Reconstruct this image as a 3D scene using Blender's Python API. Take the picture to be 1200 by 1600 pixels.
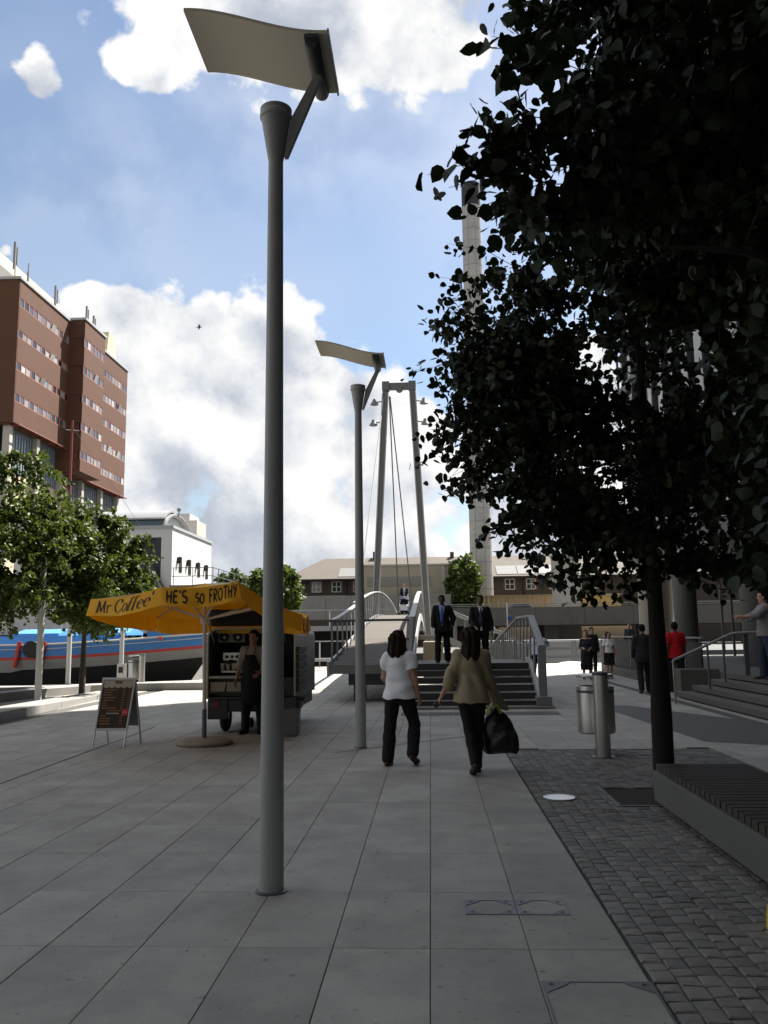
import bpy, bmesh, math, random
import numpy as np
from mathutils import Vector, Matrix
rng = np.random.default_rng(7)
random.seed(7)
sc = bpy.context.scene
for o in list(bpy.data.objects):
    bpy.data.objects.remove(o)
COL = sc.collection
R = math.radians

# ------------------------------------------------------------------ camera
cd = bpy.data.cameras.new('camera')
cam = bpy.data.objects.new('camera', cd)
COL.objects.link(cam)
CF = Vector((-0.05145586, 0.98843780, 0.14262893))
CR = Vector((0.99847704, 0.05376371, -0.01237188))
CU = Vector((0.01989709, -0.14177511, 0.98969890))
CAM = Vector((0, 0, 1.6))
m = Matrix((CR, CU, -CF)).transposed().to_4x4()
m.translation = CAM
cam.matrix_world = m
cd.sensor_fit = 'VERTICAL'
cd.sensor_height = 36
cd.lens = 36 * 1330 / 1600
cd.clip_start = 0.05
cd.clip_end = 3000
sc.camera = cam

def in_view(p, mx=30):
    d = Vector(p) - CAM
    z = d.dot(CF)
    if z < 0.3: return False
    x = 600 + 1330 * d.dot(CR) / z
    y = 800 - 1330 * d.dot(CU) / z
    return -mx < x < 1200 + mx and -mx < y < 1600 + mx

# ------------------------------------------------------------------ light
SUN_AZ, SUN_EL = R(42.0), R(54)          # azimuth from +Y towards +X
sdir = Vector((math.sin(SUN_AZ) * math.cos(SUN_EL), math.cos(SUN_AZ) * math.cos(SUN_EL), math.sin(SUN_EL)))
sl = bpy.data.lights.new('sun', 'SUN')
sl.energy = 5.0
sl.angle = R(0.53)
sl.color = (1.0, 0.95, 0.87)
so = bpy.data.objects.new('sun', sl)
so.rotation_euler = (-sdir).to_track_quat('-Z', 'Y').to_euler()
so.location = (0, 0, 90)
COL.objects.link(so)

sc.view_settings.view_transform = 'Standard'
sc.view_settings.look = 'None'
sc.view_settings.exposure = 1.62
sc.view_settings.gamma = 1
sc.view_settings.use_curve_mapping = False
sc.render.engine = 'CYCLES'
sc.cycles.use_denoising = True
sc.cycles.max_bounces = 8
sc.cycles.transparent_max_bounces = 12

class N:
    """small helper to write node maths"""
    def __init__(s, nt): s.nt = nt
    def new(s, t, **kw):
        n = s.nt.nodes.new(t)
        for k, v in kw.items(): setattr(n, k, v)
        return n
    def put(s, sock, v):
        if hasattr(v, 'is_linked') or isinstance(v, bpy.types.NodeSocket): s.nt.links.new(v, sock)
        elif v is not None: sock.default_value = v
    def m(s, op, a, b=None, c=None, clamp=False):
        n = s.new('ShaderNodeMath', operation=op, use_clamp=clamp)
        for i, v in enumerate((a, b, c)):
            if v is not None: s.put(n.inputs[i], v)
        return n.outputs[0]
    def vm(s, op, a, b=None):
        n = s.new('ShaderNodeVectorMath', operation=op)
        s.put(n.inputs[0], a)
        if b is not None:
            s.put(n.inputs[3] if op == 'SCALE' else n.inputs[1], b)
        return n.outputs[0]
    def noise(s, vec, scale, detail=4, rough=0.5, dist=0.0):
        n = s.new('ShaderNodeTexNoise')
        if vec is not None: s.nt.links.new(vec, n.inputs['Vector'])
        n.inputs['Scale'].default_value = scale
        n.inputs['Detail'].default_value = detail
        n.inputs['Roughness'].default_value = rough
        n.inputs['Distortion'].default_value = dist
        return n.outputs[0]
    def ramp(s, f, pts):
        n = s.new('ShaderNodeValToRGB')
        e = n.color_ramp.elements
        while len(e) < len(pts): e.new(0.5)
        for el, (p, c) in zip(e, pts):
            el.position = p
            el.color = (c[0], c[1], c[2], 1) if not isinstance(c, (int, float)) else (c, c, c, 1)
        s.nt.links.new(f, n.inputs[0])
        return n.outputs[0]
    def mix(s, f, a, b, blend='MIX'):
        n = s.new('ShaderNodeMix', data_type='RGBA', blend_type=blend)
        s.put(n.inputs[0], f)
        for i, v in ((6, a), (7, b)):
            if isinstance(v, (tuple, list)): n.inputs[i].default_value = (v[0], v[1], v[2], 1)
            else: s.put(n.inputs[i], v)
        return n.outputs[2]
    def smooth(s, v, a, b, lo=0.0, hi=1.0):
        n = s.new('ShaderNodeMapRange', interpolation_type='SMOOTHSTEP')
        s.put(n.inputs[0], v)
        n.inputs[1].default_value, n.inputs[2].default_value = a, b
        n.inputs[3].default_value, n.inputs[4].default_value = lo, hi
        return n.outputs[0]

# ------------------------------------------------------------------ world: sky with cumulus clouds
# heaps of cumulus: (azimuth from +Y, elevation, half width, half height), radians
HEAPS = [(-0.255, 0.662, 0.125, 0.060), (-0.127, 0.678, 0.158, 0.064), (0.013, 0.649, 0.078, 0.056), (-0.345, 0.605, 0.035, 0.022),
 (-0.463, 0.582, 0.027, 0.024), (-0.488, 0.41, 0.014, 0.011), (-0.27, 0.735, 0.18, 0.055), (-0.025, 0.748, 0.246, 0.068),
 (-0.386, 0.357, 0.043, 0.034), (-0.25, 0.318, 0.115, 0.081), (-0.166, 0.292, 0.066, 0.061), (-0.322, 0.257, 0.096, 0.071),
 (-0.352, 0.312, 0.065, 0.055), (-0.248, 0.216, 0.128, 0.058), (-0.081, 0.256, 0.062, 0.044), (-0.02, 0.218, 0.069, 0.045),
 (-0.312, 0.149, 0.094, 0.051), (-0.188, 0.143, 0.113, 0.06), (-0.052, 0.151, 0.106, 0.068), (0.084, 0.155, 0.117, 0.067),
 (0.216, 0.164, 0.109, 0.086), (-0.275, 0.084, 0.147, 0.044), (-0.053, 0.083, 0.164, 0.045), (0.169, 0.078, 0.151, 0.044),
 (-0.413, 0.082, 0.11, 0.049), (0.179, 0.282, 0.093, 0.064)]
world = bpy.data.worlds.new('World')
sc.world = world
world.use_nodes = True
world.cycles.sampling_method = 'MANUAL'
world.cycles.sample_map_resolution = 256
wn = N(world.node_tree)
wnt = world.node_tree
wnt.nodes.clear()
tc = wn.new('ShaderNodeTexCoord')
sky = wn.new('ShaderNodeTexSky', sky_type='NISHITA')
sky.sun_disc = False
sky.sun_elevation = SUN_EL
sky.sun_rotation = SUN_AZ
sky.air_density = 1.1
sky.dust_density = 1.0
sky.ozone_density = 1.3
dn = tc.outputs['Generated']
sep = wn.new('ShaderNodeSeparateXYZ')
wnt.links.new(dn, sep.inputs[0])
u = wn.m('ARCTAN2', sep.outputs[0], sep.outputs[1])
v = wn.m('ARCSINE', sep.outputs[2])
tot = vert = None
for (a, b, ra, rb) in HEAPS:
    du = wn.m('MULTIPLY', wn.m('SUBTRACT', u, a), 1 / ra)
    dv = wn.m('MULTIPLY', wn.m('SUBTRACT', v, b), 1 / rb)
    e = wn.m('POWER', 0.4066, wn.m('MULTIPLY_ADD', du, du, wn.m('MULTIPLY', dv, dv)))
    ev = wn.m('MULTIPLY', e, dv)
    tot = e if tot is None else wn.m('ADD', tot, e)
    vert = ev if vert is None else wn.m('ADD', vert, ev)
vert = wn.m('DIVIDE', vert, wn.m('ADD', tot, 0.05))
tot = wn.m('MINIMUM', tot, 1.0)
# the same kind of broken cumulus over the rest of the sky
away = wn.m('MAXIMUM', wn.smooth(wn.m('ABSOLUTE', wn.m('ADD', u, 0.08)), 0.55, 0.85), wn.smooth(v, 0.80, 0.95))
low = wn.noise(dn, 2.6, 1, 0.5)
tot = wn.m('MULTIPLY_ADD', away, wn.smooth(low, 0.30, 0.52), tot)
w = wn.noise(dn, 8.0, 1, 0.5)                       # broad lumps
f1 = wn.noise(dn, 17.0, 7, 0.58)                    # ragged edges
vo = wn.new('ShaderNodeTexVoronoi', feature='F1')   # cauliflower heads
vo.inputs['Scale'].default_value = 30
jit = wn.new('ShaderNodeTexNoise')
wnt.links.new(dn, jit.inputs['Vector']); jit.inputs['Scale'].default_value = 40; jit.inputs['Detail'].default_value = 2
wnt.links.new(wn.vm('ADD', dn, wn.vm('SCALE', jit.outputs['Color'], 0.018)), vo.inputs['Vector'])
bil = wn.m('SUBTRACT', 0.42, vo.outputs[0])
dens = wn.m('MULTIPLY_ADD', wn.m('SUBTRACT', f1, 0.5), 1.35, tot)
dens = wn.m('MULTIPLY_ADD', bil, 0.5, dens)
dens = wn.m('MULTIPLY_ADD', wn.m('SUBTRACT', w, 0.5), 0.9, dens)
dens = wn.m('SUBTRACT', dens, 0.50)
mask = wn.smooth(dens, -0.04, 0.24)
veil = wn.m('MULTIPLY', wn.smooth(wn.noise(dn, 2.6, 2, 0.5), 0.34, 0.72), 0.34)   # thin high haze streaks
mask2 = wn.m('MAXIMUM', mask, veil)
f2 = wn.noise(wn.vm('ADD', dn, tuple(sdir * 0.022)), 17.0, 5, 0.58)
w2_ = wn.noise(wn.vm('ADD', dn, tuple(sdir * 0.06)), 8.0, 1, 0.5)
lit = wn.m('MULTIPLY_ADD', wn.m('SUBTRACT', f1, f2), 1.3, 0.66)
lit = wn.m('MULTIPLY_ADD', wn.m('SUBTRACT', w, w2_), 1.8, lit)
lit = wn.m('MULTIPLY_ADD', vert, 0.22, lit)
lit = wn.m('MULTIPLY_ADD', bil, 0.28, lit)
lit = wn.m('SUBTRACT', lit, wn.smooth(dens, 0.30, 1.2, 0.0, 0.44), clamp=True)
ccol = wn.ramp(lit, [(0.0, (0.49, 0.535, 0.63)), (0.26, (0.60, 0.64, 0.715)), (0.50, (0.82, 0.84, 0.88)), (0.78, (1.06, 1.05, 1.03))])
b1 = wn.new('ShaderNodeBackground')
wnt.links.new(sky.outputs[0], b1.inputs[0])
b1.inputs[1].default_value = 0.051
b2 = wn.new('ShaderNodeBackground')
wnt.links.new(ccol, b2.inputs[0])
b2.inputs[1].default_value = 0.325
ms = wn.new('ShaderNodeMixShader')
wnt.links.new(mask2, ms.inputs[0])
wnt.links.new(b1.outputs[0], ms.inputs[1])
wnt.links.new(b2.outputs[0], ms.inputs[2])
wo = wn.new('ShaderNodeOutputWorld')
wnt.links.new(ms.outputs[0], wo.inputs[0])

# ------------------------------------------------------------------ materials
MATS = {}
def mat(name, col, rough=0.6, metal=0.0, var=0.12, scale=6.0, bump=0.0, bscale=60.0, rnd=0.0, dirt=0.0, dirtcol=None, spec=0.4, trans=0.0, stretch=None, speck=0.0, spots=0.0):
    if name in MATS: return MATS[name]
    M = bpy.data.materials.new(name)
    M.use_nodes = True
    nt = M.node_tree
    nt.nodes.clear()
    n = N(nt)
    out = n.new('ShaderNodeOutputMaterial')
    p = n.new('ShaderNodeBsdfPrincipled')
    tcn = n.new('ShaderNodeTexCoord')
    vec = tcn.outputs['Object']
    if stretch:
        mp = n.new('ShaderNodeMapping')
        mp.inputs['Scale'].default_value = stretch
        nt.links.new(vec, mp.inputs[0]); vec = mp.outputs[0]
    if rnd > 0:
        oi = n.new('ShaderNodeObjectInfo')
        vec2 = n.vm('ADD', vec, n.vm('SCALE', oi.outputs['Location'], 1.37))
    else: vec2 = vec
    nz = n.noise(vec2, scale, 6, 0.6)
    f = n.m('MULTIPLY_ADD', n.m('SUBTRACT', nz, 0.5), 2.4 * var, 1.0)
    if rnd > 0:
        f = n.m('MULTIPLY', f, n.m('MULTIPLY_ADD', n.m('SUBTRACT', oi.outputs['Random'], 0.5), 2 * rnd, 1.0))
    c = n.vm('SCALE', None, f)
    c.node.inputs[0].default_value = col[:3]
    if speck > 0:
        c = n.vm('SCALE', c, n.m('MULTIPLY_ADD', n.m('SUBTRACT', n.noise(vec2, 130, 3, 0.7), 0.5), 2.6 * speck, 1.0))
    if spots > 0:
        c = n.vm('SCALE', c, n.smooth(n.noise(vec2, 16, 2, 0.5), 0.66, 0.72, 1.0, 1.0 - spots))
        c = n.vm('SCALE', c, n.smooth(n.noise(vec2, 1.7, 6, 0.7), 0.30, 0.68, 0.84, 1.10))
    if dirt > 0:
        dz = n.smooth(n.noise(vec2, scale * 0.35, 7, 0.65, 0.4), 0.46, 0.72, 0, dirt)
        c = n.mix(dz, c, dirtcol or tuple(x * 0.45 for x in col[:3]))
    nt.links.new(c, p.inputs['Base Color'])
    r = n.m('MULTIPLY_ADD', n.m('SUBTRACT', nz, 0.5), 0.3, rough, clamp=True)
    nt.links.new(r, p.inputs['Roughness'])
    p.inputs['Metallic'].default_value = metal
    p.inputs['Specular IOR Level'].default_value = spec
    if bump > 0:
        b = n.new('ShaderNodeBump')
        b.inputs['Strength'].default_value = 1.0
        b.inputs['Distance'].default_value = bump
        nt.links.new(n.noise(vec2, bscale, 5, 0.6), b.inputs['Height'])
        nt.links.new(b.outputs[0], p.inputs['Normal'])
    sh = p.outputs[0]
    if trans > 0:
        tr = n.new('ShaderNodeBsdfTranslucent')
        nt.links.new(c, tr.inputs[0])
        mx = n.new('ShaderNodeMixShader')
        mx.inputs[0].default_value = trans
        nt.links.new(sh, mx.inputs[1]); nt.links.new(tr.outputs[0], mx.inputs[2])
        sh = mx.outputs[0]
    nt.links.new(sh, out.inputs[0])
    MATS[name] = M
    return M

# ------------------------------------------------------------------ mesh building
class MB:
    def __init__(s): s.v = []; s.f = []
    def add(s, vs, fs):
        b = len(s.v)
        s.v += [tuple(map(float, p)) for p in vs]
        s.f += [tuple(b + i for i in f) for f in fs]
        return s
    def box(s, x0, x1, y0, y1, z0, z1):
        return s.add([(x0, y0, z0), (x1, y0, z0), (x1, y1, z0), (x0, y1, z0), (x0, y0, z1), (x1, y0, z1), (x1, y1, z1), (x0, y1, z1)],
                     [(0, 3, 2, 1), (4, 5, 6, 7), (0, 1, 5, 4), (1, 2, 6, 5), (2, 3, 7, 6), (3, 0, 4, 7)])
    def bar(s, a, b, w, h, up=(0, 0, 1)):
        a, b = Vector(a), Vector(b)
        t = (b - a).normalized()
        x = t.cross(Vector(up))
        if x.length < 1e-4: x = t.cross(Vector((0, 1, 0)))
        x.normalize()
        y = x.cross(t).normalized()
        vs = []
        for p in (a, b):
            for sx, sy in ((-1, -1), (1, -1), (1, 1), (-1, 1)):
                vs.append(p + x * sx * w / 2 + y * sy * h / 2)
        return s.add(vs, [(0, 1, 2, 3), (7, 6, 5, 4), (0, 4, 5, 1), (1, 5, 6, 2), (2, 6, 7, 3), (3, 7, 4, 0)])
    def tube(s, pts, rad, n=10, cap=True):
        pts = [Vector(p) for p in pts]
        if not isinstance(rad, (list, tuple)): rad = [rad] * len(pts)
        vs = []; prev = None
        for i, p in enumerate(pts):
            t = (pts[min(i + 1, len(pts) - 1)] - pts[max(i - 1, 0)]).normalized()
            if prev is None:
                x = t.cross(Vector((0, 0, 1)))
                if x.length < 1e-3: x = Vector((1, 0, 0))
            else: x = prev - t * prev.dot(t)
            x.normalize(); prev = x
            y = t.cross(x)
            for k in range(n):
                a = 2 * math.pi * k / n
                vs.append(p + (x * math.cos(a) + y * math.sin(a)) * rad[i])
        fs = []
        for i in range(len(pts) - 1):
            for k in range(n):
                fs.append((i * n + k, i * n + (k + 1) % n, (i + 1) * n + (k + 1) % n, (i + 1) * n + k))
        if cap:
            fs.append(tuple(range(n))[::-1]); fs.append(tuple((len(pts) - 1) * n + k for k in range(n)))
        return s.add(vs, fs)
    def lathe(s, prof, c=(0, 0, 0), n=24, ax='z', arc=None):
        vs = []; full = arc is None
        m_ = n if full else n + 1
        for (r, z) in prof:
            for k in range(m_):
                a = 2 * math.pi * k / n if full else arc[0] + (arc[1] - arc[0]) * k / n
                p = (r * math.cos(a), r * math.sin(a), z)
                if ax == 'x': p = (z, r * math.cos(a), r * math.sin(a))
                if ax == 'y': p = (r * math.sin(a), z, r * math.cos(a))
                vs.append((p[0] + c[0], p[1] + c[1], p[2] + c[2]))
        fs = []
        for i in range(len(prof) - 1):
            for k in range(n):
                k2 = (k + 1) % m_
                fs.append((i * m_ + k, i * m_ + k2, (i + 1) * m_ + k2, (i + 1) * m_ + k))
        if full:
            if prof[0][0] > 1e-5: fs.append(tuple(range(n))[::-1])
            if prof[-1][0] > 1e-5: fs.append(tuple((len(prof) - 1) * n + k for k in range(n)))
        return s.add(vs, fs)
    def prism(s, poly, d0, d1, ax='y'):
        """poly in the plane normal to ax, extruded from d0 to d1"""
        n = len(poly); vs = []
        for d in (d0, d1):
            for (a, b) in poly:
                vs.append({'y': (a, d, b), 'x': (d, a, b), 'z': (a, b, d)}[ax])
        fs = [tuple(range(n)), tuple(range(2 * n - 1, n - 1, -1))]
        for k in range(n):
            fs.append((k, n + k, n + (k + 1) % n, (k + 1) % n))
        return s.add(vs, fs)
    def sheet(s, rows, thick=0.0, closed=False):
        """rows of points -> grid sheet, given thickness along its normal"""
        nr, nc = len(rows), len(rows[0])
        g = np.array([[tuple(p) for p in r] for r in rows], float)
        if thick:
            du = np.gradient(g, axis=0); dv = np.gradient(g, axis=1)
            nn = np.cross(du, dv); nn /= np.linalg.norm(nn, axis=2, keepdims=True) + 1e-9
            g2 = g - nn * thick
        vs = [tuple(p) for p in g.reshape(-1, 3)]
        fs = [(i * nc + j, i * nc + j + 1, (i + 1) * nc + j + 1, (i + 1) * nc + j) for i in range(nr - 1) for j in range(nc - 1)]
        if thick:
            b = nr * nc
            vs += [tuple(p) for p in g2.reshape(-1, 3)]
            fs += [tuple(b + q for q in f[::-1]) for f in list(fs)]
            for i in range(nr - 1):
                fs.append((i * nc, (i + 1) * nc, b + (i + 1) * nc, b + i * nc))
                fs.append((i * nc + nc - 1, b + i * nc + nc - 1, b + (i + 1) * nc + nc - 1, (i + 1) * nc + nc - 1))
            for j in range(nc - 1):
                fs.append((j, b + j, b + j + 1, j + 1))
                q = (nr - 1) * nc
                fs.append((q + j, q + j + 1, b + q + j + 1, b + q + j))
        return s.add(vs, fs)
    def ball(s, c, r, n=10):
        if not isinstance(r, (tuple, list)): r = (r, r, r)
        vs = []; fs = []
        mm = max(4, n // 2 + 1)
        for i in range(mm + 1):
            t = math.pi * i / mm
            for k in range(n):
                a = 2 * math.pi * k / n
                vs.append((c[0] + r[0] * math.sin(t) * math.cos(a), c[1] + r[1] * math.sin(t) * math.sin(a), c[2] + r[2] * math.cos(t)))
        for i in range(mm):
            for k in range(n):
                fs.append((i * n + k, (i + 1) * n + k, (i + 1) * n + (k + 1) % n, i * n + (k + 1) % n))
        return s.add(vs, fs)

ORIGIN = {}
def obj(name, mb, m_, parent=None, smooth=None, bevel=0.0, bseg=2, label=None, off=None):
    """link a mesh; its coordinates are world coordinates, moved so that they stand on the parent's origin"""
    o_ = off if off is not None else (ORIGIN.get(parent.name, (0, 0, 0)) if parent is not None else (0, 0, 0))
    me = bpy.data.meshes.new(name)
    vs = [(p[0] - o_[0], p[1] - o_[1], p[2] - o_[2]) for p in mb.v]
    me.from_pydata(vs, [], mb.f)
    bm = bmesh.new(); bm.from_mesh(me)
    bmesh.ops.remove_doubles(bm, verts=bm.verts, dist=1e-5)
    bmesh.ops.recalc_face_normals(bm, faces=bm.faces)
    bm.to_mesh(me); bm.free()
    if smooth:
        for p in me.polygons: p.use_smooth = True
        me.set_sharp_from_angle(angle=R(smooth))
    if m_: me.materials.append(m_)
    o = bpy.data.objects.new(name, me)
    COL.objects.link(o)
    if parent is not None:
        o.parent = parent
        ORIGIN[o.name] = o_
    else: ORIGIN[o.name] = o_
    if bevel:
        b = o.modifiers.new('bevel', 'BEVEL'); b.width = bevel; b.segments = bseg; b.limit_method = 'ANGLE'; b.angle_limit = R(35)
    if label: o['label'] = label
    return o
def inst(name, me, loc, parent=None, rot=(0, 0, 0), scale=(1, 1, 1)):
    """an object that shares mesh data"""
    o = bpy.data.objects.new(name, me)
    COL.objects.link(o)
    o_ = ORIGIN.get(parent.name, (0, 0, 0)) if parent is not None else (0, 0, 0)
    o.location = (loc[0] - o_[0], loc[1] - o_[1], loc[2] - o_[2])
    o.rotation_euler = rot; o.scale = scale
    if parent is not None: o.parent = parent
    return o
def tag(o, label, cat, group=None):
    o['label'] = label; o['category'] = cat
    if group: o['group'] = group
    return o
def thing(name, label, cat, loc=(0, 0, 0), group=None):
    o = bpy.data.objects.new(name, None)
    COL.objects.link(o)
    o.location = loc
    o.empty_display_size = 0.2
    ORIGIN[o.name] = tuple(loc)
    return tag(o, label, cat, group)
def structure(o): o['kind'] = 'structure'; return o
def stuff(o): o['kind'] = 'stuff'; return o
def dup(root, loc, rotz=0.0, label=None, scale=None):
    r = root.copy(); COL.objects.link(r)
    r.location = loc; r.rotation_euler = (0, 0, rotz)
    if scale: r.scale = (scale,) * 3
    if label: r['label'] = label
    for ch in list(root.children):
        c = ch.copy(); COL.objects.link(c); c.parent = r
        for g in list(ch.children):
            d = g.copy(); COL.objects.link(d); d.parent = c
    return r
def np_mesh(name, V, F, mats=None, smooth=False, midx=None):
    """V (n,3), F (m,k) with the same number of corners"""
    me = bpy.data.meshes.new(name)
    V = np.asarray(V, np.float32); F = np.asarray(F, np.int32)
    me.vertices.add(len(V)); me.vertices.foreach_set('co', V.ravel())
    me.loops.add(F.size); me.loops.foreach_set('vertex_index', F.ravel())
    me.polygons.add(len(F)); me.polygons.foreach_set('loop_start', np.arange(0, F.size, F.shape[1], dtype=np.int32))
    if smooth: me.polygons.foreach_set('use_smooth', np.ones(len(F), bool))
    for q in mats or []: me.materials.append(q)
    if midx is not None: me.polygons.foreach_set('material_index', np.asarray(midx, np.int32))
    me.update(calc_edges=True); me.validate()
    return me
# ------------------------------------------------------------------ shared materials
STONE = mat('granite_slab', (0.325, 0.308, 0.272), 0.78, var=0.13, speck=.26, spots=.35, scale=3, bump=0.0012, bscale=220, rnd=0.09, dirt=0.22, dirtcol=(0.13, 0.125, 0.115))
JOINT = mat('joint_mortar', (0.085, 0.082, 0.075), 0.95, var=0.2)
SETT = mat('granite_sett', (0.195, 0.185, 0.166), 0.82, var=0.16, scale=30, bump=0.003, bscale=90, rnd=0.20, dirt=0.3)
STEEL = mat('grey_painted_steel', (0.19, 0.193, 0.195), 0.45, var=0.08, scale=3, bump=0.0006, bscale=40, dirt=0.15)
DSTEEL = mat('dark_painted_steel', (0.075, 0.078, 0.082), 0.45, var=0.1, scale=3)
LSTEEL = mat('pale_painted_steel', (0.37, 0.37, 0.362), 0.42, var=0.07, scale=3, dirt=0.18)
INOX = mat('brushed_steel', (0.42, 0.41, 0.39), 0.32, metal=1.0, var=0.08, scale=20, stretch=(14, 14, 1))
CONC = mat('concrete', (0.19, 0.183, 0.168), 0.85, var=0.14, scale=2.2, bump=0.002, bscale=50, dirt=0.35)
DCONC = mat('weathered_concrete', (0.085, 0.08, 0.072), 0.9, var=0.2, scale=0.8, bump=0.004, bscale=20, dirt=0.5)
WOOD = mat('bench_hardwood', (0.05, 0.042, 0.032), 0.7, var=0.3, scale=5, stretch=(1, 9, 9), bump=0.0015, bscale=40, rnd=0.15)
DECKW = mat('deck_timber', (0.085, 0.073, 0.06), 0.8, var=0.25, scale=3, stretch=(1, 8, 1), bump=0.002, bscale=30, rnd=0.12)
DARK = mat('matt_black', (0.012, 0.012, 0.013), 0.6, var=0.15)
BLACKP = mat('black_plastic', (0.02, 0.02, 0.022), 0.35, var=0.2, scale=12)
WHITEP = mat('white_paint', (0.78, 0.77, 0.74), 0.6, var=0.05, scale=1.5, dirt=0.12, dirtcol=(0.55, 0.53, 0.48))
GLASSD = mat('dark_glass', (0.02, 0.025, 0.03), 0.06, var=0.3, scale=0.4, spec=0.8)
GREYP = mat('grey_plastic', (0.16, 0.165, 0.17), 0.5, var=0.1)

def water_mat():
    M = mat('canal_water', (0.012, 0.016, 0.013), 0.08, var=0.2, scale=0.6, bump=0.03, bscale=2.2, spec=0.6)
    return M

# ------------------------------------------------------------------ the ground
g = MB()
g.add([(-700, -300, -3), (700, -300, -3), (700, 1200, -3), (-700, 1200, -3)], [(0, 1, 2, 3)])
structure(obj('ground', g, mat('earth', (0.12, 0.10, 0.075), 0.95, var=0.3, scale=0.3)))
w = MB().add([(-120, 20, -1.15), (120, 20, -1.15), (120, 66, -1.15), (-120, 66, -1.15)], [(0, 1, 2, 3)])
structure(obj('water', w, water_mat()))

BED = -0.022
quay = [(60, -40), (60, 46), (9, 46), (-3, 45.2), (-6.5, 44.6), (-8.9, 32.2), (-14, 29.6), (-60, 29.0), (-60, 28.6), (-12.2, 28.6), (-11.1, 25.2), (-11.7, 20.4), (-11.9, 18.0), (-60, 18.0), (-60, -40)]
pv = MB().prism(quay, -2.9, BED, 'z')
pavement = structure(obj('pavement', pv, JOINT))
ORIGIN[pavement.name] = (0, 0, 0)

# slabs 0.505 x 0.9635 m; a few zones are paved otherwise
SX, SY, X0, Y0 = 0.505, 0.9635, -0.031, 4.657
def setts_zone(x, y): return 1.0 < x < 3.82 and 2.0 < y < 12.25
slabs = []
for i in range(-26, 20):
    for j in range(-3, 25):
        xa, xb = X0 + i * SX, X0 + (i + 1) * SX
        ya, yb = Y0 + j * SY, Y0 + (j + 1) * SY
        zones = []
        if setts_zone((xa + xb) / 2, (ya + yb) / 2):
            if xa < 1.0: xb = 1.0; 
            elif xb > 3.82: xa = 3.82
            elif yb > 12.25: ya = 12.25
            else: continue
        elif xa < 1.0 < xb and 2.0 < (ya + yb) / 2 < 12.25: xb = 1.0
        elif xa < 3.82 < xb and 2.0 < (ya + yb) / 2 < 12.25: xa = 3.82
        elif ya < 12.25 < yb and 1.0 < (xa + xb) / 2 < 3.82: ya = 12.25
        if xb > 5.85 and yb > 13.5: continue
        if xa < -8.5 and yb > 14.5: continue
        if xb - xa < 0.05 or yb - ya < 0.05: continue
        if not any(in_view((x_, y_, 0), 600) for x_ in (xa, xb) for y_ in (ya, yb)) and not (abs(xa) < 4 and ya < 4): continue
        slabs.append((xa, xb, ya, yb))
slabs.sort(key=lambda s: (s[0] + s[1]) ** 2 / 4 + (s[2] + s[3]) ** 2 / 4 + (0 if any(in_view((x_, y_, 0)) for x_ in s[:2] for y_ in s[2:]) else 1e4))
def slab_mb(w, d, c=0.0025, g_=0.0022, h=0.03):
    a, b = w / 2 - g_, d / 2 - .0010
    v = [(-a, -b, -h), (a, -b, -h), (a, b, -h), (-a, b, -h), (-a, -b, -c), (a, -b, -c), (a, b, -c), (-a, b, -c),
         (-a + c, -b + c, 0), (a - c, -b + c, 0), (a - c, b - c, 0), (-a + c, b - c, 0)]
    f = [(8, 9, 10, 11)]
    for k in range(4):
        k2 = (k + 1) % 4
        f += [(k, k2, 4 + k2, 4 + k), (4 + k, 4 + k2, 8 + k2, 8 + k)]
    return v, f
v, f = slab_mb(SX, SY)
me_slab = bpy.data.meshes.new('paving_slab'); me_slab.from_pydata(v, [], f); me_slab.materials.append(STONE)
for (xa, xb, ya, yb) in slabs[:290]:
    me = me_slab
    if abs(xb - xa - SX) > 0.01 or abs(yb - ya - SY) > 0.01:
        v, f = slab_mb(xb - xa, yb - ya)
        me = bpy.data.meshes.new('paving_slab'); me.from_pydata(v, [], f); me.materials.append(STONE)
    inst('paving_slab', me, ((xa + xb) / 2, (ya + yb) / 2, random.uniform(-0.0012, 0.0012)), pavement, rot=(random.gauss(0, .0006), random.gauss(0, .0008), 0))
rest = MB()
for (xa, xb, ya, yb) in slabs[290:]:
    v, f = slab_mb(xb - xa, yb - ya, g_=0.004)
    rest.add([(p[0] + (xa + xb) / 2, p[1] + (ya + yb) / 2, p[2]) for p in v], f)
def slab_field():
    M = STONE.copy(); M.name = 'granite_slab_field'
    nt = M.node_tree; n = N(nt)
    p = [q for q in nt.nodes if q.type == 'BSDF_PRINCIPLED'][0]
    old = p.inputs['Base Color'].links[0].from_socket
    g_ = n.new('ShaderNodeNewGeometry')
    f_ = n.m('MULTIPLY_ADD', n.m('SUBTRACT', g_.outputs['Random Per Island'], 0.5), 0.16, 1.0)
    nt.links.new(n.vm('SCALE', old, f_), p.inputs['Base Color'])
    return M
stuff(obj('slab_field', rest, slab_field(), pavement))
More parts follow.
